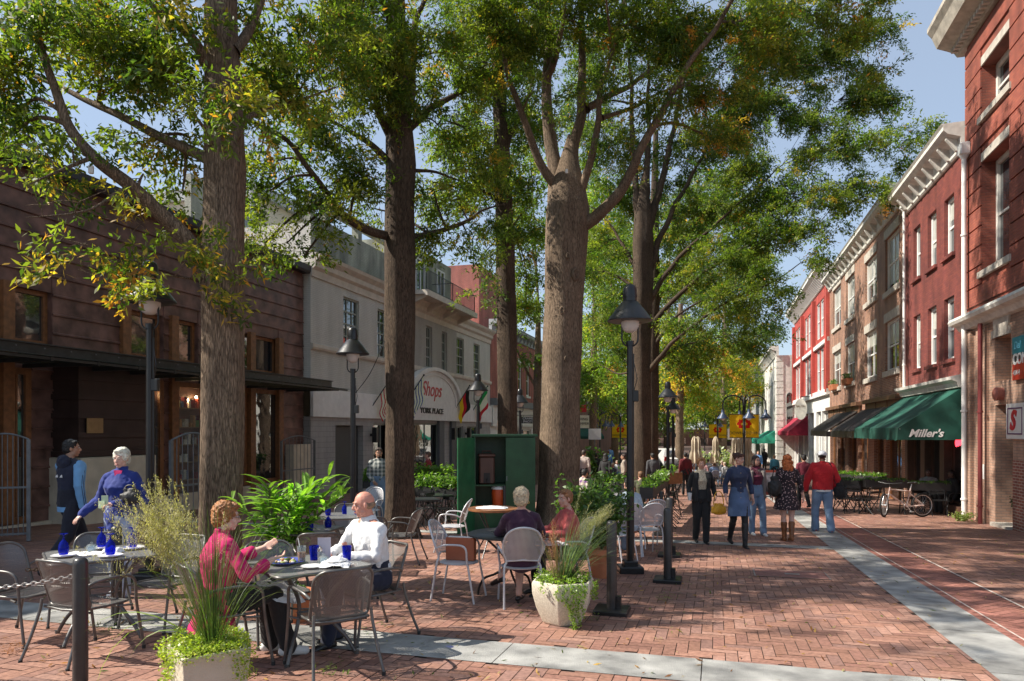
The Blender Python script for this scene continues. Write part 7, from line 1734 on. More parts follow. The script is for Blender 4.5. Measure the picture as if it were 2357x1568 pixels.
def person(label, loc, rz, H=1.72, pose=None, sit=False, lean=0, yaw=0, pitch=0, fem=False, girth=1., skin='fair', vox=.012, wear=(), hair=None, haircol=None, curl=(.5, .5), hn=((.4, .3, -.3), (-.4, .3, -.3)), glasses=False, group=None, face=True, roll=0, hd=(None, None), beard=None):
    t = thing('person', label, 'person', loc, rz, group); k = H/1.75; J = {a: Vector(b) for a, b in BASE.items()}
    if fem:
        for q in ('shL', 'shR'): J[q].x *= .88
        for q in ('elL', 'elR', 'wrL', 'wrR'): J[q].x *= .9
    if sit:
        dz = .42
        for q in ('pel', 'wai', 'che', 'nk', 'hd', 'shL', 'shR', 'elL', 'elR', 'wrL', 'wrR', 'hpL', 'hpR'): J[q].z -= dz
        for q in ('pel', 'wai', 'che', 'nk', 'hd', 'shL', 'shR', 'elL', 'elR', 'hpL', 'hpR'): J[q].y -= .07
        for s, q in ((-1, 'L'), (1, 'R')): J['kn'+q] = Vector((s*.11, .38, .53)); J['an'+q] = Vector((s*.11, .36, .085)); J['hp'+q].z = .53
    R = Matrix.Rotation(-radians(lean), 3, 'X'); pv = J['pel'].copy()
    for q in ('wai', 'che', 'nk', 'hd', 'shL', 'shR', 'elL', 'elR', 'wrL', 'wrR'): J[q] = pv + R @ (J[q]-pv)
    for q, v in (pose or {}).items(): J[q] = Vector(v)
    for q in J:
        if not q.startswith('to'): J[q] = J[q]*k
    xa = (J['shR']-J['shL']).normalized(); xh = (J['hpR']-J['hpL']).normalized()
    spine = [J['pel'], J['wai'], J['che'], J['nk']]
    def torso(m, g=0., top=True, bot=True, lo=None):
        up = (J['nk']-J['pel']).normalized(); W_ = (girth)
        if fem: T = [(-.10, .135, .10), (-.03, .165, .122), (.06, .155, .115), (.16, .132, .10), (.25, .140, .105), (.34, .155, .128), (.42, .158, .108), (.485, .135, .075), (.53, .062, .056)]
        else: T = [(-.10, .13, .10), (-.03, .155, .12), (.06, .152, .118), (.16, .150, .115), (.25, .165, .12), (.34, .182, .128), (.42, .185, .115), (.485, .15, .08), (.53, .066, .06)]
        Lc = (J['nk']-J['pel']).length/.54
        S = []
        for h, rx, ry in T:
            if lo is not None and h < lo: continue
            h2 = h*Lc; f = max(0, min(1, h/.54)); 
            c = J['pel'] + up*h2 if h < 0 else (J['pel'].lerp(J['wai'], min(1, h/.15)) if h < .15 else J['wai'].lerp(J['che'], (h-.15)/.2) if h < .35 else J['che'].lerp(J['nk'], (h-.35)/.19))
            xx = xh.lerp(xa, f).normalized(); yy = up.cross(xx).normalized(); wy = girth if h < .36 else 1+(girth-1)*.4
            S.append((c + yy*(.012 if .3 < h < .37 and fem else 0), rx*k*wy*(1 if h > .4 else 1)+g, ry*k*wy*1.0+g, xx, yy))
        loft(m, S, 20); return S
    up = (J['nk']-J['pel']).normalized()
    # head frame
    Rh = Matrix.Rotation(radians(yaw), 3, 'Z') @ Matrix.Rotation(radians(pitch), 3, 'X') @ Matrix.Rotation(radians(roll), 3, 'Y'); hk = k*.98 if not fem else k*.97
    def hp(v): return J['hd'] + Rh @ (Vector(v)*hk)
    def hball(m, c, r, n=14, kk=10): m.ball(hp(c), tuple(x*hk for x in r), n, kk, mt=Rh.to_4x4())
    g = girth**.5; m = M(); raw = M()
    torso(m, -.012)
    ws = .9 if fem else 1.
    for q, s in (('L', -1), ('R', 1)):
        limb(m, [J['sh'+q], J['el'+q]], [.052*k*ws*g, .038*k*ws*g]); limb(m, [J['el'+q], J['el'+q].lerp(J['wr'+q], .3), J['wr'+q]], [.038*k*ws*g, .040*k*ws*g, .026*k*ws])
        m.tube([J['nk'] - up*.0*k, J['sh'+q] + up*.0], [.05*k, .05*k*ws], 10)
        limb(m, [J['hp'+q], J['hp'+q].lerp(J['kn'+q], .5), J['kn'+q]], [.088*k*g*(1 if not fem else 1), .074*k*g, .052*k*g]); limb(m, [J['kn'+q], J['kn'+q].lerp(J['an'+q], .35), J['an'+q]], [.050*k*g, .055*k*g, .036*k])
        to = Vector(J['to'+q]).normalized(); m.tube([J['an'+q]-Vector((0, 0, .04*k)), J['an'+q]+to*.16*k-Vector((0, 0, .055*k))], [.034*k, .026*k], 8)
        hv = hd[0 if q == 'L' else 1]; dv = Vector(hv) if hv else (J['wr'+q]-J['el'+q]).normalized()
        hand(m, J['wr'+q], dv, hn[0 if q == 'L' else 1], s*(-1), k*ws, curl[0 if q == 'L' else 1], raw if vox > .0075 else None)
    m.tube([J['nk']-up*.04*k, J['nk']+up*.02*k, hp((0, -.012, -.05))], [.062*k*ws, .054*k*ws, .050*k*ws], 12)
    hball(m, (0, -.012, .022), (.074, .094, .094)); hball(m, (0, .018, -.030), (.060, .070, .080)); hball(m, (0, .052, -.092), (.028, .026, .022)); 
    for s in (-1, 1): hball(m, (s*.034, .045, -.028), (.026, .03, .030)); hball(m, (s*.045, .02, -.07), (.022, .03, .03)); hball(m, (s*.077, -.008, -.012), (.009, .017, .030), 8, 8); hball(m, (s*.03, .078, .028), (.022, .012, .009), 8, 6)
    m.tube([hp((0, .082, .015)), hp((0, .098, -.012)), hp((0, .108, -.030))], [.009*hk, .011*hk, .0135*hk], 8); hball(m, (0, .098, -.034), (.019, .012, .010), 8, 6); hball(m, (0, .080, -.064), (.026, .012, .012), 8, 6)
    body = fuse(m, vox, 'body', SK[skin], t, 3 if vox < .008 else 2, None, raw if raw.v else None)
    if face:
        for s in (-1, 1):
            e = M(); hball(e, (s*.030, .0835, .006), (.0125, .0085, .0072), 10, 6); eo = e.build('eye', pm('eye_white', (.62, .58, .55), .25, .02), t, smooth=80); e = M(); hball(e, (s*.030, .0895, .006), (.0062, .0042, .0062), 8, 6); e.build('iris', pm('iris_dark', (.03, .022, .02), .15), eo, smooth=80)
            e = M(); e.tube([hp((s*.014, .091, .026)), hp((s*.030, .093, .031)), hp((s*.048, .080, .025))], .0030*hk, 5); e.build('eyebrow', haircol or pm('brow', (.12, .08, .05), .8), t)
        e = M(); hball(e, (0, .0895, -.062), (.022, .006, .0062), 10, 6); e.build('mouth', pm('lips', (.42, .12, .10), .4, .1), t, smooth=80)
    if glasses:
        e = M()
        for s in (-1, 1): e.tube([hp((s*.032+.021*cos(a), .098, .004+.014*sin(a))) for a in np.linspace(0, 2*pi, 13)[:-1]], .0016, 5, closed=True); e.tube([hp((s*.052, .096, .008)), hp((s*.078, .0, .004))], .0018, 5)
        e.tube([hp((-.011, .099, .006)), hp((.011, .099, .006))], .0016, 5); e.build('glasses', pm('spectacle_metal', (.2, .17, .15), .3, metal=.7), t)
    if hair:
        for spec in hair:
            hm = M()
            for (c, r) in spec['b']: hball(hm, c, r, 14, 10)
            am, fr = spec.get('n', (.004, 30)); fuse(hm, spec.get('v', max(vox, .008)), spec.get('name', 'hair'), haircol or hairmat('brown', (.06, .035, .02)), t, 2, lambda p: am*noise.noise(p*fr) + am*.6*noise.noise(p*fr*2.3))
    # clothing
    wr_ = lambda a, f: (lambda p: a*(noise.noise(Vector((p.x*f, p.y*f, p.z*f*.45+p.x*3))) + .5*noise.noise(p*f*2.1)))
    for w_ in wear:
        kind, mat = w_[0], w_[1]; o = w_[2] if len(w_) > 2 else {}
        m = M(); ins = o.get('g', .010); cv = max(.009, vox*.95)
        if kind == 'top':
            S = torso(m, ins*.8, lo=o.get('lo', -.12)); sl = o.get('sleeve', 1.)
            if o.get('flare'): 
                c, rx, ry, xx, yy = S[0]; loft(m, [(c - up*o['flare'][0]*k, rx+o['flare'][1], ry+o['flare'][1], xx, yy), (c, rx+.012, ry+.012, xx, yy), (S[2][0], S[2][1]*.98, S[2][2]*.98, xx, yy)], 20)
            for q in 'LR':
                a, b, c = J['sh'+q], J['el'+q], J['wr'+q]; r0, r1, r2 = (.054*k*ws*g+ins*.8, .045*k*ws*g+ins*.7, .034*k*ws+ins*.7)
                m.tube([J['nk'] - up*.02*k, a], [.058*k, .060*k*ws+ins*.6], 12)
                if sl > .95: limb(m, [a, a.lerp(b, .5), b, b.lerp(c, .5), b.lerp(c, .97)], [r0, (r0+r1)/2, r1, (r1+r2)/2, r2])
                elif sl > .5: limb(m, [a, b, b.lerp(c, (sl-.5)*2)], [r0, r1, r1*.96])
                elif sl > 0: limb(m, [a, a.lerp(b, sl*2)], [r0, r1*1.05])
            if o.get('collar', True): m.tube([J['nk'] - up*.02*k, J['nk'] + up*o.get('ch', .030)*k - Vector((0, 0, 0))], [.075*k*ws, (.060 if o.get('ch', .03) < .05 else .072)*k*ws+.004], 14)
            ob = fuse(m, cv, o.get('name', 'shirt'), mat, t, 2, wr_(o.get('wr', .009), 11))
        elif kind == 'trousers':
            S = torso(M(), 0)
            loft(m, [(c, rx+ins+.002, ry+ins+.002, xx, yy) for (c, rx, ry, xx, yy) in S[:4]], 20)
            fl = o.get('hem', .052); cut = o.get('len', .98)
            for q in 'LR':
                h, n_, a = J['hp'+q], J['kn'+q], J['an'+q]; e = n_.lerp(a, cut); e = e + (e-n_).normalized()*.02*k
                limb(m, [h, h.lerp(n_, .5), n_, n_.lerp(e, .5), e], [.098*k*g+ins, .084*k*g+ins, .062*k*g+ins, .056*k*g+ins, fl*k+ins*.4])
            fuse(m, cv, o.get('name', 'trousers'), mat, t, 2, wr_(.007, 12))
        elif kind == 'skirt':
            S = torso(M(), 0); top = S[o.get('from', 3)]; kc = (J['knL']+J['knR'])/2; L_ = o.get('len', .6); rings = []
            n = 28; hemr = o.get('r', .24); V = []; F_ = []
            path = [top[0], J['pel'] + (0 if sit else 0)*up, J['pel'].lerp(kc, .5), kc]; K = 12
            base = [(S[3][0], S[3][1]+.012, S[3][2]+.012), (S[1][0], S[1][1]+.02, S[1][2]+.02)]
            c_end = J['pel'].lerp(kc, L_*1.6) if not sit else kc; dirn = (c_end-J['pel']).normalized()
            for i in range(K+1):
                f = i/K; 
                if f < .3: g_ = f/.3; c = base[0][0].lerp(base[1][0], g_); rx, ry = base[0][1]*(1-g_)+base[1][1]*g_, base[0][2]*(1-g_)+base[1][2]*g_
                else: g_ = (f-.3)/.7; c = base[1][0].lerp(c_end, g_); rx, ry = base[1][1]*(1-g_)+hemr*k*g_, base[1][2]*(1-g_)+hemr*.8*k*g_
                dd = (up*-1).lerp(dirn, min(1, f*1.6)).normalized(); yy = xh.cross(dd).normalized(); 
                for j in range(n): a = 2*pi*j/n; pl = 1+.07*f*sin(a*7+f*2)+.03*sin(a*3); V.append(c + xh*rx*pl*cos(a) + yy*ry*pl*sin(a))
            for i in range(K):
                for j in range(n): F_.append((i*n+j, i*n+(j+1) % n, (i+1)*n+(j+1) % n, (i+1)*n+j))
            m.add(V, F_); ob = m.build(o.get('name', 'skirt'), mat, t, smooth=80)
        elif kind in ('shoes', 'boots'):
            for q in 'LR':
                m = M(); a = J['an'+q]; to = Vector(J['to'+q]); to = to.normalized(); r = o.get('r', 1.); z_ = Vector((0, 0, 1))
                p0 = a - z_*(.045*k) - to*.05*k; p1 = a - z_*.062*k*1 + to*.15*k; limb(m, [p0, a - z_*.045*k + to*.04*k, p1 ], [.036*k*r, .040*k*r, .033*k*r])
                if kind == 'boots': kk_ = J['kn'+q]; hgt = o.get('h', .3); limb(m, [a - z_*.03, a.lerp(kk_, hgt), a.lerp(kk_, hgt*2)], [.044*k, .054*k, .066*k])
                elif not o.get('low'): limb(m, [a - z_*.03*k, a + z_*.0], [.042*k, .04*k])
                fuse(m, cv*.9, kind[:-1], mat, t, 3)
    t['_'] = 0; del t['_']
    return t, J, hp
# hair shapes
CAP = [((0, -.020, .032), (.083, .098, .092))]
def H_short(n=(.006, 45)): return [dict(b=[((0, -.022, .036), (.084, .095, .090)), ((0, -.045, -.01), (.078, .07, .07)), ((.03, .038, .088), (.045, .032, .020)), ((-.03, .038, .088), (.045, .032, .020))], n=n)]
def H_curly(n=(.014, 60), bl=0): return [dict(b=[((0, -.028, .042), (.095, .105, .098)), ((0, -.055, -.02), (.088, .075, .08)), ((.05, -.01, .02), (.045, .06, .06)), ((-.05, -.01, .02), (.045, .06, .06)), ((0, .045, .095), (.055, .045, .028))], n=n)]
def H_long(n=(.012, 35)): return [dict(b=[((0, -.025, .038), (.09, .10, .092)), ((0, -.06, -.05), (.10, .065, .10)), ((0, -.075, -.15), (.115, .06, .10)), ((0, -.08, -.24), (.10, .05, .07)), ((.07, -.01, -.06), (.035, .05, .09)), ((-.07, -.01, -.06), (.035, .05, .09))], n=n)]
def H_bun(): return [dict(b=[((0, -.022, .034), (.082, .095, .088)), ((0, -.105, .06), (.045, .04, .045)), ((.035, .06, .07), (.045, .03, .035)), ((-.03, .06, .07), (.04, .03, .03))], n=(.006, 40))]
def H_fringe(): return [dict(b=[((0, -.036, -.012), (.0765, .074, .046)), ((.066, -.012, .006), (.010, .026, .024)), ((-.066, -.012, .006), (.010, .026, .024))], n=(.0012, 90), v=.0055)]
navy = cloth('navy', (.014, .018, .04)); blk = cloth('black', (.014, .014, .015)); jeans = cloth('denim_light', (.16, .24, .36), .25); jeans2 = cloth('denim_pale', (.30, .36, .48), .2)
leatherb = pm('black_leather', (.015, .014, .014), .55, .3, 10, .3, 60); shoeb = pm('shoe_black', (.012, .011, .011), .3, .3, 10); shoew = pm('shoe_white', (.7, .7, .68), .5, .1, 10); brownl = pm('brown_leather', (.20, .07, .022), .45, .3, 12, .2, 60)
def bag(name, label, loc, size, mat, rz=0, strap=None, shape='soft'):
    t = thing(name, label, 'bag', loc, rz); m = M(); sx, sy, sz = size
    m.ball((0, 0, -sz*.12), (sx*.44, sy*.5, sz*.36), 14, 10); m.bbox(0, 0, -sz*.12, sx*.92, sy*.6, sz*.55, 0, b=.02); m.bbox(0, 0, sz*.15, sx*.62, sy*.35, sz*.5, 0, b=.02)
    fuse(m, .012, 'pouch', mat, t, 3, lambda p: .012*noise.noise(p*16)+.006*noise.noise(Vector((p.x*50, p.y*20, p.z*8))))
    if strap: m = M(); m.tube(smoothpath(strap, 5), .009, 6); m.build('strap', mat, t, smooth=60)
    return t
# --- the couple at the near table ---
pink = cloth('magenta', (.47, .006, .105), .15, .9, .0)
gw = hairmat('ginger_grey', (.24, .10, .035))
person('seated woman in a magenta jacket with curly ginger hair and glasses, eating', CH_W, CH_W_rz if 'CH_W_rz' in globals() else radians(-52), 1.66, sit=True, lean=7, yaw=-22, pitch=-6, fem=True, girth=1.22, skin='pale', vox=.0065, haircol=gw, hair=H_curly(), glasses=True,
       pose=dict(elL=(-.26, .14, .80), wrL=(-.13, .38, .90), elR=(.29, .10, .76), wrR=(.14, .36, .84), anR=(.12, .50, .085), anL=(-.1, .42, .085)), hn=((.6, .2, .5), (-.3, .1, .9)), hd=((.35, .75, .45), (-.1, .9, .15)), curl=(.45, .6),
       wear=[('top', pink, dict(name='jacket', g=.018, sleeve=.80, lo=-.12, ch=.045, flare=(.16, .05), wr=.012)), ('trousers', blk, dict(hem=.07, g=.012)), ('shoes', shoew, dict(r=1.15))])
o = napkin('white napkin draped over the lap of the woman in magenta', CH_W + Vector((.36, .26, .50)), .20, .17, .03, 7); o.rotation_euler = (radians(-12), radians(20), radians(-40))
wsh = cloth('white_shirt', (.70, .70, .70), .05, .8, .1, .5, 7)
person('seated balding man in a white long sleeved shirt and dark trousers', CH_M, radians(133), 1.74, sit=True, lean=9, yaw=-26, pitch=-9, girth=1.04, skin='ruddy', vox=.0065, haircol=hairmat('short_grey', (.20, .13, .085)), hair=H_fringe(),
       pose=dict(elL=(-.29, .12, .78), wrL=(-.10, .33, .76), elR=(.29, .12, .78), wrR=(.08, .34, .77), anR=(.06, .30, .085), anL=(-.13, .48, .085)), hn=((.2, .0, -1), (-.2, 0, -1)), hd=((.5, .7, -.2), (-.5, .8, -.1)), curl=(.5, .5),
       wear=[('top', wsh, dict(sleeve=.96, g=.013, ch=.034, wr=.017)), ('trousers', navy, dict(g=.012)), ('shoes', shoeb, {})])
# --- the women at the round table ---
plum = cloth('plum', (.040, .010, .032), .2, .9, .2); blonde = hairmat('ash_blonde', (.42, .34, .24))
t, J, hp_ = person('seated woman in a plum suit with short ash blonde hair, her back to us', CB2, .08, 1.70, sit=True, lean=1, yaw=-8, pitch=-3, fem=True, girth=1.08, skin='fair', vox=.008, haircol=blonde, hair=H_curly((.008, 50)), face=False,
       pose=dict(elL=(-.25, .1, .80), wrL=(-.08, .34, .76), elR=(.25, .1, .80), wrR=(.08, .34, .76), knR=(.03, .37, .54), anR=(-.02, .06, .10), toR=(.35, .9, 0), knL=(.02, .40, .60), anL=(-.22, .20, .28), toL=(-.6, .7, -.3)),
       wear=[('top', plum, dict(name='jacket', g=.014, lo=-.12, ch=.02)), ('skirt', plum, dict(r=.17)), ('shoes', shoeb, dict(low=True, r=.85))])
m = M(); m.tube([hp_((.082+.012*cos(a), -.005, -.052+.014*sin(a))) for a in np.linspace(0, 2*pi, 12)[:-1]], .0025, 5, closed=True); m.build('earring', pm('gold', (.8, .5, .15), .25, metal=.9), t)
coral = cloth('coral', (.42, .075, .07), .15); short = hairmat('auburn', (.22, .10, .045))
person('seated woman in a coral jacket with short auburn hair, smiling across the round table', CB3, pi/2+.3, 1.64, sit=True, lean=6, yaw=18, pitch=-2, fem=True, girth=1.1, skin='fair', vox=.008, haircol=short, hair=H_short((.009, 50)),
       pose=dict(elL=(-.26, .12, .80), wrL=(-.12, .36, .78), elR=(.26, .12, .80), wrR=(.12, .38, .78)), hn=((.3, 0, -1), (-.3, 0, -1)), wear=[('top', coral, dict(name='jacket', g=.014, ch=.02)), ('trousers', blk, {}), ('shoes', shoeb, {})])
napkin('white papers on the lap of the woman in coral', gpd(1262, 8.5)+Vector((0, 0, .60)), .24, .15, .03, 3)
# --- passers-by on the left ---
lb_ = cloth('sky_blue', (.16, .36, .62), .1); g = gpd(163, 9.6)
t, J, hp_ = person('walking man in a navy hooded top with sky blue sleeves, seen from behind', g, -.42, 1.80, yaw=-38, girth=1.02, skin='tan', vox=.008, haircol=hairmat('black', (.012, .011, .011)), hair=H_short((.005, 60)), face=True,
       pose=dict(knL=(-.10, .22, .50), anL=(-.12, .42, .10), knR=(.10, -.12, .50), anR=(.12, -.42, .13), toR=(0, 1, -.5), elL=(-.24, .08, 1.15), wrL=(-.22, .25, .95), elR=(.25, -.06, 1.15), wrR=(.27, -.02, .88), hpL=(-.088, 0, .92), pel=(0, 0, .94)), curl=(.9, .9),
       wear=[('top', navy, dict(name='hooded_top', g=.02, lo=-.10, sleeve=0, ch=.03)), ('trousers', cloth('ink', (.012, .014, .026)), dict(g=.018, hem=.065)), ('shoes', shoeb, {})])
def sleeves(t, J, mat, k, g=.016, ws=1., to=.97, name='sleeve'):
    for q in 'LR':
        m = M(); a, b, c = J['sh'+q], J['el'+q], J['wr'+q]; limb(m, [a.lerp(b, .02), b, b.lerp(c, to)], [.063*k*ws+g, .048*k*ws+g, .036*k*ws+g*.8]); fuse(m, .009, name, mat, t, 2, lambda p: .008*noise.noise(p*14))
sleeves(t, J, lb_, 1.03)
m = M(); loft(m, [(J['pel']+Vector((0, 0, -.125)), .178, .145, Vector((1, 0, 0)), Vector((0, 1, 0))), (J['pel']+Vector((0, 0, -.06)), .182, .148, Vector((1, 0, 0)), Vector((0, 1, 0)))], 24); m.build('waistband', lb_, t, smooth=60)
m = M(); m.ball(J['nk']+Vector((0, -.085, -.03)), (.12, .06, .10), 14, 10); fuse(m, .01, 'hood', navy, t, 3, lambda p: .01*noise.noise(p*20))
m = M()
for q in 'LR':
    a, b, c = J['sh'+q], J['el'+q], J['wr'+q]; s = -1 if q == 'L' else 1
    for off in (-.012, .012): m.tube([a+Vector((s*.078, off, -.02)), b+Vector((s*.064, off, 0)), c.lerp(b, .06)+Vector((s*.05, off, 0))], .004, 5)
m.build('sleeve_stripe', navy, t)
m = M()
for x0 in (-.055, .035): m.add([(x0-.03, -.158, 1.30), (x0+.03, -.158, 1.30), (x0+.02, -.158, 1.34), (x0-.01, -.158, 1.325)], [(0, 1, 2, 3)])
m.build('back_print', white, t)
g = gpd(280, 8.2); grey_h = hairmat('white_hair', (.55, .52, .47)); royal = cloth('royal_blue', (.012, .030, .20), .15)
t, J, hp_ = person('white haired woman in a royal blue jacket and pale jeans holding cards', g, pi-.1, 1.68, yaw=4, pitch=-6, fem=True, girth=1.12, skin='pale', vox=.008, haircol=grey_h, hair=H_curly((.006, 40)),
       pose=dict(elR=(.30, -.02, 1.14), wrR=(.38, .17, .98), elL=(-.28, -.02, 1.14), wrL=(-.06, .24, 1.12), knL=(-.10, .10, .49), anL=(-.11, .12, .085), knR=(.10, .0, .49), anR=(.12, -.10, .085)), hn=((.3, 0, -.9), (0, 0, -1)), curl=(.9, .35),
       wear=[('top', royal, dict(name='jacket', g=.024, lo=-.12, sleeve=.97, ch=.05, flare=(.06, .02), wr=.014)), ('trousers', jeans2, dict(g=.016, hem=.07)), ('shoes', shoew, {})])
m = M(); m.add([hp_((-.055, .075, -.135)), hp_((.055, .075, -.135)), hp_((0, .12, -.33))], [(0, 1, 2)]); m.build('scarf', cloth('hot_pink', (.6, .03, .15)), t)
m = M(); m.bbox(.0, .29, 1.12, .07, .008, .10, .2); m.bbox(.03, .30, 1.07, .08, .006, .08, -.1); tt = thing('cards', 'pale green card and papers in the left hand of the woman in royal blue', 'card', g, pi-.1); m.build('sheet', pm('pale_green_card', (.5, .62, .42), .5), tt)
bag('handbag', 'black handbag hooked over the arm of the woman in royal blue', g + Matrix.Rotation(pi-.1, 3, 'Z') @ Vector((-.20, .15, 1.16)), (.24, .12, .22), leatherb, pi, [(-.07, 0, .06), (-.03, .0, .11), (.03, 0, .11), (.07, 0, .06)])
g = gpd(872, 16.6); person('bearded man in a grey checked shirt and jeans behind the trunk', g, pi+.2, 1.78, yaw=0, pitch=-8, vox=.013, skin='tan', haircol=hairmat('dark_brown', (.03, .018, .012)), hair=H_short() + [dict(b=[((0, .045, -.085), (.05, .045, .04))], name='beard')], pose=dict(knL=(-.1, .12, .5), anL=(-.1, .15, .09), wrR=(.12, .2, 1.0)),
       wear=[('top', pattern('grey_check', 'plaid', ((.08, .10, .10), (.5, .5, .46)), 70), dict(lo=-.12)), ('trousers', jeans, {}), ('shoes', shoeb, {})])
person('person in a dark red shirt behind the ferns by the arched entrance', gpd(985, 23), pi/2, 1.72, vox=.018, face=False, haircol=hairmat('brown', (.08, .045, .03)), hair=H_short(), wear=[('top', cloth('dark_red', (.22, .015, .02)), {}), ('trousers', blk, {})])
# --- walkers on the open brick ---
t, J, hp_ = person('older woman in a black cardigan over a speckled gold blouse, smiling as she walks', gpd(1614, 13.7), pi-.05, 1.62, yaw=-8, fem=True, girth=1.12, skin='fair', vox=.010, haircol=hairmat('light_auburn', (.24, .12, .05)), hair=H_curly((.008, 50)), group='people walking on the brick',
       pose=dict(elR=(.25, -.02, 1.14), wrR=(.27, .14, .98), elL=(-.25, -.02, 1.14), wrL=(-.26, .12, .98), knL=(-.08, .10, .50), anL=(-.07, .14, .085), anR=(.09, -.12, .1)), curl=(.9, .9),
       wear=[('top', pattern('leopard', 'spots', ((.50, .42, .30), (.10, .07, .04)), 55), dict(name='blouse', g=.012, sleeve=0, lo=-.12)), ('trousers', blk, dict(g=.014, hem=.06)), ('shoes', shoeb, dict(low=True))])
sleeves(t, J, blk, .93, .014, .9, .85)
for s in (-1, 1):
    m = M(); k_ = .93; loft(m, [((s*.135*k_, .0, .86*k_), .075, .155, Vector((1, 0, 0)), Vector((0, 1, 0))), ((s*.12*k_, .0, 1.12*k_), .06, .14, Vector((1, 0, 0)), Vector((0, 1, 0))), ((s*.115*k_, 0, 1.34*k_), .066, .15, Vector((1, 0, 0)), Vector((0, 1, 0))), ((s*.11*k_, -.01, 1.45*k_), .06, .09, Vector((1, 0, 0)), Vector((0, 1, 0)))], 16); fuse(m, .012, 'cardigan_front', blk, t, 3, lambda p: .012*noise.noise(p*10))
g = gpd(1614, 13.7)
bag('handbag', 'mustard yellow handbag carried by the woman in the black cardigan', g + Matrix.Rotation(pi-.05, 3, 'Z') @ Vector((-.30, .12, .67)), (.30, .12, .26), pm('mustard_leather', (.80, .42, .03), .4, .12, 12, .3, 50), pi, [(-.10, 0, .06), (-.07, 0, .26), (.0, 0, .33), (.07, 0, .26), (.10, 0, .06)])
t_ = thing('paper_cup', 'white takeaway cup in the hand of the woman in the black cardigan', 'cup', g + Matrix.Rotation(pi-.05, 3, 'Z') @ Vector((.26, .20, .83)), 0); m = M(); m.lathe([(.03, 0), (.042, .13), (.044, .13), (.044, .14), (0, .145)], 16); m.build('cup', white, t_, smooth=40)
dn = cloth('dark_denim', (.020, .032, .075), .35); dn2 = cloth('mid_denim', (.07, .115, .21), .4); hbr = hairmat('dark_auburn', (.055, .02, .014))
t, J, hp_ = person('dark haired woman in a belted denim dress and tall black boots', gpd(1700, 13.2), pi+.0, 1.73, yaw=42, pitch=-6, fem=True, girth=1.0, skin='fair', vox=.009, haircol=hbr, hair=H_bun(), group='people walking on the brick',
       pose=dict(elL=(-.25, -.08, 1.15), wrL=(-.27, -.02, .90), elR=(.25, -.02, 1.15), wrR=(.27, .12, .92), knL=(-.07, .15, .50), anL=(-.05, .22, .085), knR=(.09, -.02, .50), anR=(.10, -.22, .13)), curl=(.4, .4),
       wear=[('top', dn, dict(name='denim_dress_top', g=.014, sleeve=.78, lo=-.02, ch=.03)), ('skirt', dn2, dict(r=.20, len=.53, name='denim_skirt')), ('trousers', blk, dict(g=.0, name='tights', hem=.04)), ('boots', leatherb, dict(h=.40))])
m = M(); loft(m, [((0, 0, 1.075), .146, .113, Vector((1, 0, 0)), Vector((0, 1, 0))), ((0, 0, 1.115), .144, .112, Vector((1, 0, 0)), Vector((0, 1, 0)))], 24); m.build('belt', dn, t); m = M()
for i in range(7): m.ball((.0, .134-.004*i*0, .82+.09*i), .007, 8, 6)
m.build('button', pm('brass', (.6, .4, .15), .3, metal=.8), t)
person('woman in a wine top, long grey cardigan and jeans, half behind the denim dress', gpd(1740, 15.2), pi+.1, 1.68, yaw=12, fem=True, girth=1.05, skin='fair', vox=.012, haircol=hairmat('dark_brown2', (.035, .018, .014)), hair=H_long((.006, 30)), glasses=True, group='people walking on the brick', pose=dict(knL=(-.1, .12, .5), anL=(-.1, .16, .085), wrL=(-.30, .1, .88)),
       wear=[('top', cloth('wine', (.12, .014, .04)), dict(g=.012, sleeve=0)), ('top', cloth('grey_knit', (.20, .17, .155)), dict(name='cardigan', g=.012, sleeve=.97, lo=.3, collar=False)), ('trousers', jeans, dict(g=.012, hem=.07)), ('shoes', shoew, {})])
o = bpy.data.objects['cardigan'].parent; m = M()
for s in (-1, 1): loft(m, [((s*.145, .0, .78), .055, .14, Vector((1, 0, 0)), Vector((0, 1, 0))), ((s*.135, 0, 1.1), .05, .13, Vector((1, 0, 0)), Vector((0, 1, 0))), ((s*.125, 0, 1.36), .055, .125, Vector((1, 0, 0)), Vector((0, 1, 0)))], 16)
fuse(m, .013, 'cardigan_front', cloth('grey_knit', (.2, .17, .155)), o, 3, lambda p: .012*noise.noise(p*9))
red_h = hairmat('copper', (.34, .09, .022)); floral = pattern('floral', 'spots', ((.022, .012, .016), (.42, .28, .27)), 26)
t, J, hp_ = person('red haired woman in a dark floral dress and tan boots, walking away', gpd(1812, 14.1), -.05, 1.70, fem=True, girth=1.08, skin='pale', vox=.010, haircol=red_h, hair=H_long((.022, 26)), face=False, group='people walking on the brick',
       pose=dict(elR=(.26, -.02, 1.14), wrR=(.32, .02, .90), knL=(-.06, .04, .5), anL=(-.05, .02, .085), knR=(.08, -.02, .5), anR=(.04, -.14, .11)), wear=[('top', floral, dict(name='dress_top', g=.020, sleeve=.72, lo=-.02, ch=.01)), ('skirt', floral, dict(r=.26, len=.42, name='dress_skirt')), ('boots', brownl, dict(h=.33))])
g = gpd(1812, 14.1); bag('shoulder_bag', 'big black slouchy bag on the shoulder of the red haired woman', g + Matrix.Rotation(-.05, 3, 'Z') @ Vector((-.26, -.06, 1.10)), (.27, .20, .46), leatherb, 0, [(-.05, 0, .15), (.0, 0, .36), (.10, .02, .33), (.08, 0, .12)])
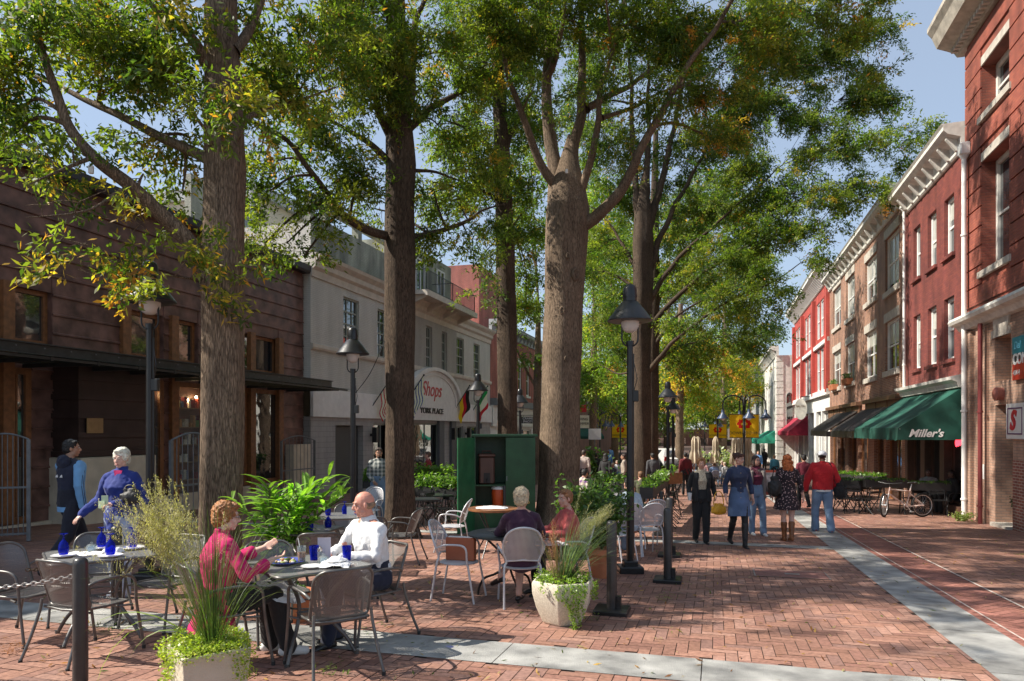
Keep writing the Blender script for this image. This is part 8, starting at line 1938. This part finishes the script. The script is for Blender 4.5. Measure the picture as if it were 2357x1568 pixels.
person('man in a wine red shirt and black trousers, walking beyond the red haired woman', gpd(1850, 23), 0, 1.74, vox=.015, face=False, skin='tan', haircol=hairmat('black', (.012, .011, .011)), hair=H_short(), group='people walking on the brick', wear=[('top', cloth('wine2', (.16, .018, .035)), dict(sleeve=.45)), ('trousers', blk, {}), ('shoes', shoeb, {})], pose=dict(knL=(-.1, .12, .5), anL=(-.1, .1, .09), anR=(.1, -.18, .14)))
t, J, hp_ = person('man in a red sweatshirt, white cap and pale baggy jeans, walking away', gpd(1893, 15.9), -.12, 1.80, girth=1.15, skin='dark', vox=.010, haircol=hairmat('black', (.012, .011, .011)), hair=[dict(b=CAP, n=(.001, 20))], face=False, group='people walking on the brick', yaw=-25,
       pose=dict(elL=(-.30, .02, 1.15), wrL=(-.32, .10, .92), elR=(.30, -.02, 1.15), wrR=(.27, .10, .95), knL=(-.12, .10, .5), anL=(-.12, .10, .085), knR=(.12, -.02, .5), anR=(.12, -.18, .10)), curl=(.9, .9),
       wear=[('top', cloth('scarlet', (.48, .012, .018), .12), dict(name='sweatshirt', g=.044, ch=.04, lo=-.06, wr=.012)), ('trousers', jeans, dict(g=.020, hem=.08)), ('shoes', pm('shoe_red_white', (.35, .08, .07), .5, .5, 30), {})])
m = M(); m.ball(hp_((0, -.02, .055)), (.092, .105, .072), 16, 10); m.bbox(*hp_((0, .0, .03)), .18, .2, .02); c_ = fuse(m, .01, 'cap', cloth('cap_white', (.66, .66, .68)), t, 2)
m = M(); loft(m, [(J['pel']+Vector((0, 0, -.07)), .205, .165, Vector((1, 0, 0)), Vector((0, 1, 0))), (J['pel']+Vector((0, 0, .0)), .2, .16, Vector((1, 0, 0)), Vector((0, 1, 0)))], 20); m.build('shirt_tail', white, t, smooth=60)
g = gpd(1893, 15.9); bag('shoulder_bag', 'black shoulder bag hanging at the hip of the man in the red sweatshirt', g + Matrix.Rotation(-.12, 3, 'Z') @ Vector((.36, -.02, .93)), (.26, .18, .42), cloth('bag_black', (.012, .012, .013)), 0, [(-.1, 0, .15), (-.18, -.06, .45), (-.24, .0, .62), (-.12, .06, .3), (.05, 0, .12)])
# --- diners and figures farther off ---
FARP = [
 ('diner in a purple and cream checked shirt, leaning over the table', 1340, 19.4, -.9, True, pattern('purple_check', 'plaid', ((.55, .5, .38), (.10, .02, .16)), 48), 'hair_black', (.012, .01, .01), 'tan', 1.7),
 ('diner in a pale blue shirt, her back to us at the tall lamp', 1445, 11.9, .3, True, cloth('pale_blue', (.36, .43, .49)), 'hair_black', (.015, .012, .011), 'fair', 1.72),
 ('diner with brown hair and bare shoulders beyond the pale blue shirt', 1474, 19.5, .1, True, cloth('olive_print', (.10, .10, .06)), 'hair_lb', (.12, .06, .03), 'fair', 1.62),
 ('standing man in a dark grey shirt, his back to us by the twin lamps', 1503, 27, .2, False, cloth('charcoal', (.06, .06, .065)), 'hair_black', (.012, .01, .01), 'tan', 1.75),
 ('standing person in a pale hooded coat among the left cafe crowd', 1343, 28, -.5, False, cloth('oatmeal', (.42, .34, .30)), 'hair_dkb', (.04, .025, .02), 'fair', 1.85),
 ('standing woman with long black hair and a blue bag in the left crowd', 1393, 26, -.6, False, blk, 'hair_black', (.012, .01, .01), 'fair', 1.72),
 ('standing person in black beyond the pale hooded coat', 1372, 33, .4, False, blk, 'hair_black', (.012, .01, .01), 'tan', 1.75),
 ('person in a bright blue shirt far off in the left crowd', 1400, 48, 0, False, cloth('azure', (.12, .28, .55)), 'hair_lb', (.2, .15, .1), 'fair', 1.8),
 ('person reaching sideways in a beige top beside the lamp post', 1438, 26.5, 1.3, False, cloth('beige', (.36, .3, .24)), 'hair_dkb', (.04, .025, .02), 'tan', 1.72),
 ('walker with a dark red backpack in front of the closed umbrellas', 1578, 30, 0, False, cloth('maroon', (.12, .01, .015)), 'hair_black', (.012, .01, .01), 'tan', 1.8),
 ('person in a turquoise shirt by the green awnings', 1783, 40, 0, False, cloth('turquoise', (.08, .32, .45)), 'hair_lb2', (.35, .2, .1), 'fair', 1.7),
 ('patio diner in a grey shirt beneath the green awning', 2137, 22.0, pi-.6, True, cloth('mid_grey', (.2, .2, .19)), 'hair_black', (.012, .01, .01), 'dark', 1.75),
 ('patio diner in black at the far right end of the patio', 2188, 21.4, pi/2, True, blk, 'hair_black', (.012, .01, .01), 'dark', 1.72)]
for lb, px, d, rz, sit, mt_, hn_, hc, sk, Hh in FARP:
    po = dict(elR=(.28, .02, 1.30), wrR=(.62, .1, 1.32)) if 'reaching' in lb else None
    person(lb, gpd(px, d), rz, Hh, sit=sit, lean=14 if 'leaning' in lb else 3, fem='her' in lb or 'woman' in lb, skin=sk, vox=.016 if d > 15 else .011, face=abs(rz) > 1.5, haircol=hairmat(hn_, hc), hair=H_long((.006, 30)) if 'long' in lb else H_short(), pose=po,
           wear=[('top', mt_, dict(g=.016, sleeve=.97 if 'bare' not in lb else .2)), ('trousers', blk if 'pale blue' not in lb else jeans, {})])
    if sit and px > 2000: place('mesh', 'patio chair under the ' + lb.replace('patio ', '')[:60], gpd(px, d), rz)
CRC = [cloth('crowd_white', (.62, .62, .62)), cloth('crowd_blue', (.25, .35, .6)), cloth('crowd_pink', (.55, .3, .3)), cloth('crowd_grey', (.3, .3, .32)), cloth('crowd_dark', (.05, .05, .06)), cloth('crowd_cream', (.6, .52, .4))]
CW = [('white', 'facing away'), ('pale blue', 'facing away'), ('pink', 'in profile'), ('grey', 'facing us'), ('dark', 'in profile'), ('cream', 'facing us')]
crowd0 = {}
spots = [(1643, 38.5, 0, 1, 'nearest of the seated umbrella crowd, pale blue shirt and wooden chair'), (1668, 39.5, .5, 0, 'white shirted diner just right of the pale blue one'), (1620, 42, -.4, 2, 'pink shirted diner left of the pale blue one'), (1690, 41, pi-.4, 5, 'cream shirted diner at the right of the umbrella crowd'), (1603, 45, pi, 4, 'dark shirted diner at the left of the umbrella crowd'), (1655, 46, pi, 3, 'grey shirted diner facing us under the umbrellas'), (1678, 48, -1, 2, 'pink shirted diner behind the white shirted one'), (1632, 50, 1, 0, 'white shirted diner deep in the umbrella crowd'), (1702, 46, .2, 4, 'dark shirted diner next to the banner pole'), (1355, 40, .5, 3, 'grey shirted diner behind the pale hooded coat'), (1420, 42, pi, 0, 'white shirted diner far in the left crowd')]
for px, d, rz, ci, lb in spots:
    if ci not in crowd0:
        t, _, _ = person(lb, gpd(px, d), rz, 1.72, sit=True, lean=6, vox=.022, face=False, skin='fair', haircol=hairmat(['h_a', 'h_b', 'h_c', 'h_d'][ci % 4], [(.3, .25, .2), (.1, .06, .04), (.35, .2, .1), (.03, .02, .02)][ci % 4]), hair=H_short(), wear=[('top', CRC[ci], {}), ('trousers', blk if ci % 2 else jeans, {})], group='diners under the closed umbrellas'); crowd0[ci] = t
    else: t = dup(crowd0[ci], lb, gpd(px, d), rz)
    place('oval', 'silver chair under the ' + ' '.join(lb.split()[:10]), gpd(px, d), rz)

more = [(1348, 36, .2, 3, 'grey shirted diner by the grass clump in the left crowd'), (1388, 38, 2.6, 5, 'cream shirted diner beside the blue bag in the left crowd'), (1410, 34, -.7, 4, 'dark shirted diner under the left yellow banner'), (1436, 46, 1.9, 2, 'pink shirted diner left of the tall lamp post, far off'), (1611, 40, .9, 5, 'cream shirted diner just right of the backpack walker'), (1662, 43, -1.8, 4, 'dark shirted diner between the pale blue and white shirts'), (1684, 44, 2.2, 1, 'blue shirted diner left of the banner pole'), (1630, 46, 0, 3, 'grey shirted diner with his back to us, mid crowd')]
for px, d, rz, ci, lb in more: dup(crowd0[ci], lb, gpd(px, d), rz, 'diners under the closed umbrellas'); place('oval', 'silver chair under the ' + ' '.join(lb.split()[:9]), gpd(px, d), rz)
_w = [o for o in bpy.data.objects if o.type == 'EMPTY' and o.name.startswith('person') and o.get('label', '').startswith(('standing man in a dark grey', 'person in a bright blue', 'standing person in black'))]
for k, (px, d, rz, lb) in enumerate(((1590, 52, .3, 'standing figure between the leftmost umbrellas'), (1655, 66, 0, 'small standing figure beyond the umbrellas'), (1745, 48, 2.8, 'standing figure right of the banner lamp, far off'), (1490, 58, .4, 'standing figure near the white car'), (1760, 58, .2, 'small figure walking by the far green awning'), (1405, 62, .1, 'small standing figure under the far left banner'))): dup(_w[k % len(_w)], lb, gpd(px, d), rz, 'figures far down the street')
# ================= bicycle, car, umbrellas, gates, patio ================================
g = gpd(2080, 20.1); t = thing('bicycle', 'mountain bicycle parked in front of the patio troughs under the green awning', 'bicycle', g, .04)
tyre = pm('tyre_rubber', (.015, .015, .015), .8, .2, 20); alu = pm('bare_alloy', (.55, .55, .56), .3, .15, 10, metal=.7); fr = pm('frame_paint', (.42, .10, .07), .3, .5, 6, c2=(.6, .55, .5), coat=.4)
def wheel(x, yaw, r=.335):
    R = Matrix.Translation((x, 0, r)) @ Matrix.Rotation(yaw, 4, 'Z')
    def P_(rad, a, y=0): return R @ Vector((rad*cos(a), y, rad*sin(a)))
    A = np.linspace(0, 2*pi, 33)[:-1]; m = M(); m.tube([P_(r-.025, a) for a in A], .027, 8, closed=True); w_ = m.build('wheel', tyre, t, smooth=70)
    m = M(); m.tube([P_(r-.055, a) for a in A], .011, 6, closed=True); m.tube([P_(0, 0, -.05), P_(0, 0, .05)], .022, 8); m.build('rim', alu, w_, smooth=70)
    m = M()
    for k in range(28): m.tube([P_(.02, k*2*pi/28+.5, .03*(-1)**k), P_(r-.06, k*2*pi/28)], .0016, 4, cap=False)
    m.build('spokes', alu, w_)['kind'] = 'stuff'
wheel(-.56, .75); wheel(.54, .05)
bb = Vector((.08, 0, .30)); seat_ = Vector((.20, 0, .80)); hd_ = Vector((-.38, 0, .78)); hb = Vector((-.42, 0, .66)); fw, rw = Vector((-.56, 0, .335)), Vector((.54, 0, .335))
m = M(); m.tube([bb, seat_], .018, 8); m.tube([seat_+Vector((-.015, 0, -.08)), hd_], .019, 8); m.tube([bb, hb], .024, 8); m.tube([hd_+Vector((-.01, 0, .06)), hb+Vector((-.01, 0, -.05))], .023, 8)
for s in (-1, 1): m.tube([rw+Vector((0, s*.06, 0)), bb+Vector((0, s*.03, 0))], .012, 6); m.tube([rw+Vector((0, s*.06, 0)), seat_+Vector((-.02, s*.02, -.14))], .011, 6)
m.build('frame', fr, t, smooth=60)
m = M(); u = Matrix.Rotation(.75, 3, 'Z')
for s in (-1, 1): m.tube([fw+u@Vector((0, s*.06, 0)), fw+u@Vector((0, s*.06, .30))+Vector((.07, 0, 0)), hb+Vector((0, 0, -.04))], .016, 8)
m.build('fork', alu, t, smooth=60)
m = M(); m.tube([seat_, seat_+Vector((.03, 0, .14))], .013, 8); m.build('seat_post', alu, t); m = M(); m.ball(seat_+Vector((.04, 0, .16)), (.14, .06, .03), 12, 8); m.ball(seat_+Vector((.12, 0, .165)), (.07, .085, .03), 12, 8); m.build('saddle', leatherb, t, smooth=80)
m = M(); h0_ = hd_+Vector((-.03, 0, .16)); m.tube([hd_, h0_], .014, 8); m.tube([h0_+u@Vector((.06, -.31, .03)), h0_+u@Vector((0, -.1, 0)), h0_+u@Vector((0, .1, 0)), h0_+u@Vector((.06, .31, .03))], .013, 8); m.build('handlebar', blackm, t, smooth=60)
m = M(); m.tube([bb+Vector((.09*cos(a), -.04, .09*sin(a))) for a in np.linspace(0, 2*pi, 17)[:-1]], .006, 5, closed=True); m.tube([bb+Vector((0, -.05, 0)), bb+Vector((.10, -.06, -.14))], .010, 6); m.tube([bb+Vector((0, .05, 0)), bb+Vector((-.10, .06, .14))], .010, 6); m.bbox(bb.x+.10, -.10, bb.z-.14, .09, .09, .02); m.bbox(bb.x-.10, .10, bb.z+.14, .09, .09, .02); m.build('crankset', alu, t)
m = M(); m.tube([(.09, -.04, .385), (.53, -.045, .375)], .004, 4); m.tube([(.09, -.04, .215), (.53, -.045, .29)], .004, 4); m.build('chain', blackm, t)
# white car at the cross street
carw = pm('car_white', (.72, .72, .72), .25, .04, 2, coat=.6); cg_ = glassmat('car_glass', (.02, .025, .03), .05, .05)
g = gpd(1537, 60); t = thing('parked_car', 'white sport utility car seen from behind at the far cross street', 'car', g, .05)
m = M(); prof_ = [(-2.25, .35), (-2.3, .95), (-2.15, 1.05), (-1.95, 1.68), (-1.6, 1.76), (.4, 1.74), (.95, 1.15), (2.1, 1.0), (2.3, .7), (2.3, .35)]
def carsec(w): return [(w, p[0], p[1]) for p in prof_]
n = len(prof_)
vs = []
for x in (-.93, -.9, .9, .93): 
    for (y, z) in prof_: vs.append(((x*(1 if z < 1.1 else .82)), y, z if abs(x) > .92 or True else z))
fs = [tuple(range(n-1, -1, -1)), tuple(range(3*n, 4*n))] + [(k*n+i, k*n+(i+1) % n, (k+1)*n+(i+1) % n, (k+1)*n+i) for k in range(3) for i in range(n)]
m.add(vs, fs); m.build('body', carw, t, smooth=30)
m = M(); m.add([(-.62, -2.165, 1.12), (.62, -2.165, 1.12), (.60, -2.0, 1.60), (-.60, -2.0, 1.60)], [(0, 1, 2, 3)]); m.build('rear_window', cg_, t, fix=False)
for s in (-1, 1):
    m = M(); m.add([(s*.80, -1.75, 1.15), (s*.80, .3, 1.15), (s*.765, .1, 1.62), (s*.765, -1.6, 1.62)], [(0, 1, 2, 3)]); m.build('side_window', cg_, t, fix=False)
    m = M(); m.bbox(s*.82, -2.3, .95, .16, .06, .34, 0, b=.01); m.build('tail_light', pm('tail_red', (.5, .01, .01), .2), t)
    for y in (-1.45, 1.45): m = M(); m.tube([(s*.72, y, .34), (s*.94, y, .34)], .34, 20); w_ = m.build('wheel', tyre, t, smooth=40)
m = M(); m.bbox(0, -2.33, .5, 1.8, .12, .22, 0, b=.02); m.build('bumper', greym, t); m = M(); m.bbox(0, -2.31, .82, .5, .02, .14); m.build('number_plate', white, t)
# closed umbrellas
cream_ = canvas('cream_canvas', (.52, .44, .33), .2)
def umbrella(label, px, d, h=2.75, s=1.):
    t = thing('closed_umbrella', label, 'umbrella', gpd(px, d), rs.uniform(0, 3), 'closed cream umbrellas'); m = M(); m.tube([(0, 0, 0), (0, 0, h)], .025, 8); m.build('pole', woodm, t); m = M(); m.lathe([(.28, 0), (.28, .08), (.05, .1)], 14); m.build('base', greym, t)
    m = M(); n = 32; Z = [h*.40, h*.42, h*.6, h*.72, h*.74, h*.9, h*.98, h+.02]; Rr = [.20, .24, .19, .12, .13, .13, .07, .01]
    for z, r in zip(Z, Rr):
        for j in range(n): a = 2*pi*j/n; q = r*s*(1+.28*sin(a*8)+.08*sin(a*3+z)); m.v.append((q*cos(a), q*sin(a), z))
    for i in range(len(Z)-1):
        for j in range(n): m.f.append((i*n+j, i*n+(j+1) % n, (i+1)*n+(j+1) % n, (i+1)*n+j)); m.c.append(None)
    m.build('canopy', cream_, t, smooth=80); m = M(); m.tube([(.13*cos(a), .13*sin(a), h*.73) for a in np.linspace(0, 2*pi, 17)[:-1]], .012, 5, closed=True); m.build('tie', cream_, t)
for px, d, lb in ((1598, 44, 'leftmost closed cream umbrella, beside the backpack walker'), (1606, 46, 'closed cream umbrella tucked just right of the leftmost one'), (1647, 44, 'closed cream umbrella rising from the middle of the crowd'), (1692, 42, 'closed cream umbrella left of the banner pole'), (1706, 40, 'closed cream umbrella touching the left of the banner pole'), (1722, 39, 'widest closed cream umbrella, right of the banner pole')): umbrella(lb, px, d, 2.75, 1.15)
# steel gates
gm = pm('gate_grey', (.16, .17, .18), .45, .2, 8, metal=.3)
def gate(label, pa, pb, h, arch, n):
    pa, pb = Vector(pa), Vector(pb); L_ = (pb-pa).length; t = thing('steel_gate', label, 'gate', pa, atan2(pb.y-pa.y, pb.x-pa.x), 'grey steel railing gates')
    m = M()
    for x in (0, L_): m.box(x-.03, x+.03, -.03, .03, 0, h)
    m.build('frame_post', gm, t); m = M()
    for i in range(1, n): x = L_*i/n; m.tube([(x, 0, .1), (x, 0, h-.02+arch*sin(pi*i/n))], .009, 6)
    m.build('bars', gm, t)['kind'] = 'stuff'; m = M()
    for z in (.12, h*.52): m.box(0.03, L_-.03, -.015, .015, z, z+.035)
    m.tube([(L_*i/12, 0, h+arch*sin(pi*i/12)) for i in range(13)], .018, 6); m.build('rail', gm, t); return t
gate('grey steel gate with an arched top at the left frame edge', gpd(-45, 12.6), gpd(66, 12.9), 1.83, .10, 9)
gate('grey steel gate beside the trunk of the nearest oak', gpd(394, 13.6), gpd(492, 14.6), 1.86, .14, 8)
gate('grey steel gate at the corner where the brown shop meets the grey arcade', gpd(648, 22.6), gpd(724, 24.4), 2.0, .16, 9)
# black bistro chairs and tables
def bistro():
    t = thing('bistro_chair', 'x', 'chair', (0, 0, 0), 0, 'black folding bistro chairs')
    for s in (-1, 1):
        m = M(); m.tube([(s*.19, .22, 0), (s*.19, -.12, .46), (s*.19, -.22, .84)], .012, 6); m.build('leg', blackm, t); m = M(); m.tube([(s*.17, -.26, 0), (s*.17, .20, .45)], .012, 6); m.build('leg', blackm, t)
    m = M()
    for k in range(5): m.box(-.2, .2, -.16+k*.08, -.105+k*.08, .445, .46)
    m.build('seat', blackm, t); m = M()
    for z in (.62, .74): m.box(-.2, .2, -.20-(z-.6)*.3, -.185-(z-.6)*.3, z, z+.07)
    m.build('backrest', blackm, t); return t
def btable():
    t = thing('bistro_table', 'x', 'table', (0, 0, 0), 0, 'black bistro tables'); m = M(); m.box(-.32, .32, -.32, .32, .71, .735); m.build('table_top', blackm, t)
    for s in (-1, 1): m = M(); m.tube([(s*.28, -.25, .71), (s*.28, .25, 0)], .013, 6); m.tube([(s*.28, .25, .71), (s*.28, -.25, 0)], .013, 6); m.build('leg', blackm, t)
    return t
PB = {}
def pb(kind, label, px, d, rz):
    if kind not in PB: o = bistro() if kind == 'c' else btable(); PB[kind] = o; o.location = gpd(px, d); o.rotation_euler = (0, 0, rz); o['label'] = label
    else: dup(PB[kind], label, gpd(px, d), rz)
for px, d, rz, lb in ((1935, 22.6, .8, 'left end of the patio, by the red sweatshirt'), (1962, 21.2, 2.6, 'patio front, second from the left'), (1985, 22.4, -1.2, 'patio, tucked behind the second trough'), (2003, 21.0, .4, 'patio, just left of the bicycle'), (1950, 24.4, 1.9, 'patio, rear left beside the shopfront'), (2160, 20.6, 2.8, 'patio, at the right behind the rear wheel'), (2100, 21.6, .3, 'patio, behind the bicycle frame'),
                      (968, 15.6, 1.2, 'arcade side, against the second oak'), (992, 16.6, -.6, 'arcade side, below the ferns'), (1020, 15.8, 2.4, 'arcade side, middle of the dark group'), (1050, 16.8, .2, 'arcade side, next to the green door'), (1005, 18.2, 1.5, 'arcade side, rear of the dark group'),
                      (1531, 16.5, 1.3, 'row beyond the posts, nearest us'), (1537, 17.6, 1.3, 'row beyond the posts, second'), (1542, 18.8, 1.3, 'row beyond the posts, third'), (1546, 20.2, 1.3, 'row beyond the posts, fourth'), (1550, 21.8, 1.3, 'row beyond the posts, fifth'), (1555, 24.0, 1.3, 'row beyond the posts, farthest')): pb('c', 'black bistro chair, ' + lb, px, d, rz)
for px, d, lb in ((1972, 22.0, 'on the patio behind the second trough'), (1005, 16.2, 'among the dark chairs by the arcade'), (970, 14.6, 'against the foot of the second oak'), (1520, 22, 'between the trough and the twin lamps'), (2120, 22.3, 'on the patio behind the bicycle')): pb('t', 'black square bistro table ' + lb, px, d, .3)
t = thing('menu_easel', 'black easel with a tan menu board at the end of the trough', 'easel', gpd(1546, 19.5), .5)
m = M(); m.tube([(-.25, -.1, 0), (0, 0, 1.4)], .015, 6); m.tube([(.25, -.1, 0), (0, 0, 1.4)], .015, 6); m.tube([(0, .35, 0), (0, 0, 1.35)], .015, 6); m.build('legs', blackm, t); m = M(); m.box(-.26, .26, -.14, -.12, .9, 1.2); m.build('board', woodm, t)
t = thing('book_rack', 'low rack of pale upright books by the brown brick shopfront', 'book rack', gpd(1944, 28), pi/2-TH)
m = M(); m.box(-.9, .9, -.25, .25, .45, .5); [m.box(x-.02, x+.02, y-.02, y+.02, 0, .45) for x in (-.85, .85) for y in (-.2, .2)]; m.build('table', blackm, t); g_ = M(); x = -.85
while x < .85: w_ = rs.uniform(.025, .06); g_.bbox(x, -.05, .5+.14, w_*.9, .2, .24+rs.uniform(0, .05), 0, col=[(.5, .5, .47), (.35, .33, .3), (.55, .5, .42), (.12, .12, .14)][rs.integers(4)]); x += w_
g_.build('books', attrmat('goods', .5, 0), t)
t = thing('sandwich_board', 'red framed sandwich board standing beyond the red haired woman', 'sign', gpd(1779, 30), .1)
m = M(); m.box(-.38, .38, -.02, .02, .05, 1.1, None, Matrix.Rotation(radians(-10), 4, 'X')); m.build('frame', pm('board_red', (.35, .07, .05), .5), t); m = M(); m.box(-.3, .3, -.026, -.021, .2, 1.0, None, Matrix.Rotation(radians(-10), 4, 'X')); m.build('panel', pm('board_grey', (.3, .3, .34), .5, .4, 8), t)
# traffic and direction signs at the far end
for px, d, w_, h_, lb in ((1369, 46, .4, .5, 'small white parking sign on the left pole'), (1688, 64, .5, .7, 'pale street sign beside the yellow banner')):
    g = gpd(px, d); t = thing('street_sign', lb, 'sign', g, 0); z = H0 - g.z + (HY-1012)*d/F; m = M(); m.tube([(0, 0, 0), (0, 0, z+h_)], .03, 6); m.build('post', greym, t); m = M(); m.box(-w_, w_, -.03, -.01, z, z+h_*1.4); m.build('panel', white, t)
# distant trees beyond the street end
V = []; C_ = []
r2 = np.random.default_rng(77)
for k in range(46):
    Y_ = r2.uniform(118, 175); px = r2.uniform(1180, 1800); X_ = (px-CX)/F*Y_; R_ = r2.uniform(3.5, 7); zc2 = -3.5 + r2.uniform(4, 15); c0_ = np.array([(.06, .10, .025), (.10, .14, .03), (.16, .17, .04), (.22, .19, .04), (.05, .08, .02)][r2.integers(5)])
    for i in range(620):
        v = r2.normal(0, 1, 3); v /= np.linalg.norm(v); v *= R_*r2.random()**.35; c = np.array((X_, Y_, zc2)) + v*np.array((1.1, 1, .85)); n_ = r2.normal(0, 1, 3); n_ /= np.linalg.norm(n_); a = np.cross(n_, r2.normal(0, 1, 3)); a /= np.linalg.norm(a); b = np.cross(n_, a); L_ = r2.uniform(.25, .5)
        V += [c-a*L_, c-b*L_*.5, c+a*L_, c+b*L_*.5]; C_.append(c0_*r2.uniform(.6, 1.5))
o = fastmesh('far_wood', np.array(V), np.arange(len(V)).reshape(-1, 4), leafm if 'leafm' in globals() else leafg, col=np.array(C_)); meta(o, 'hazy mass of autumn trees beyond the far end of the street', 'trees', kind='stuff')
# little white electrical sockets taped on the limbs
for px, py, d in ((1304, 395, 15.6), (212, 392, 7.9), (957, 248, 14.0), (1421, 200, 15.3)):
    m = M(); q = at(px, py, d); m.bbox(q.x, q.y-.02, q.z, .05, .04, .09, .2, b=.006); meta(m.build('socket_box', white), {1304: 'white socket box in the main fork of the stout oak', 212: 'white socket box on the long bare limb over the lamp', 957: 'white socket box in the fork of the arcade oak', 1421: 'white socket box on a right hand limb of the stout oak'}[px], 'socket box', 'socket boxes in the trees')
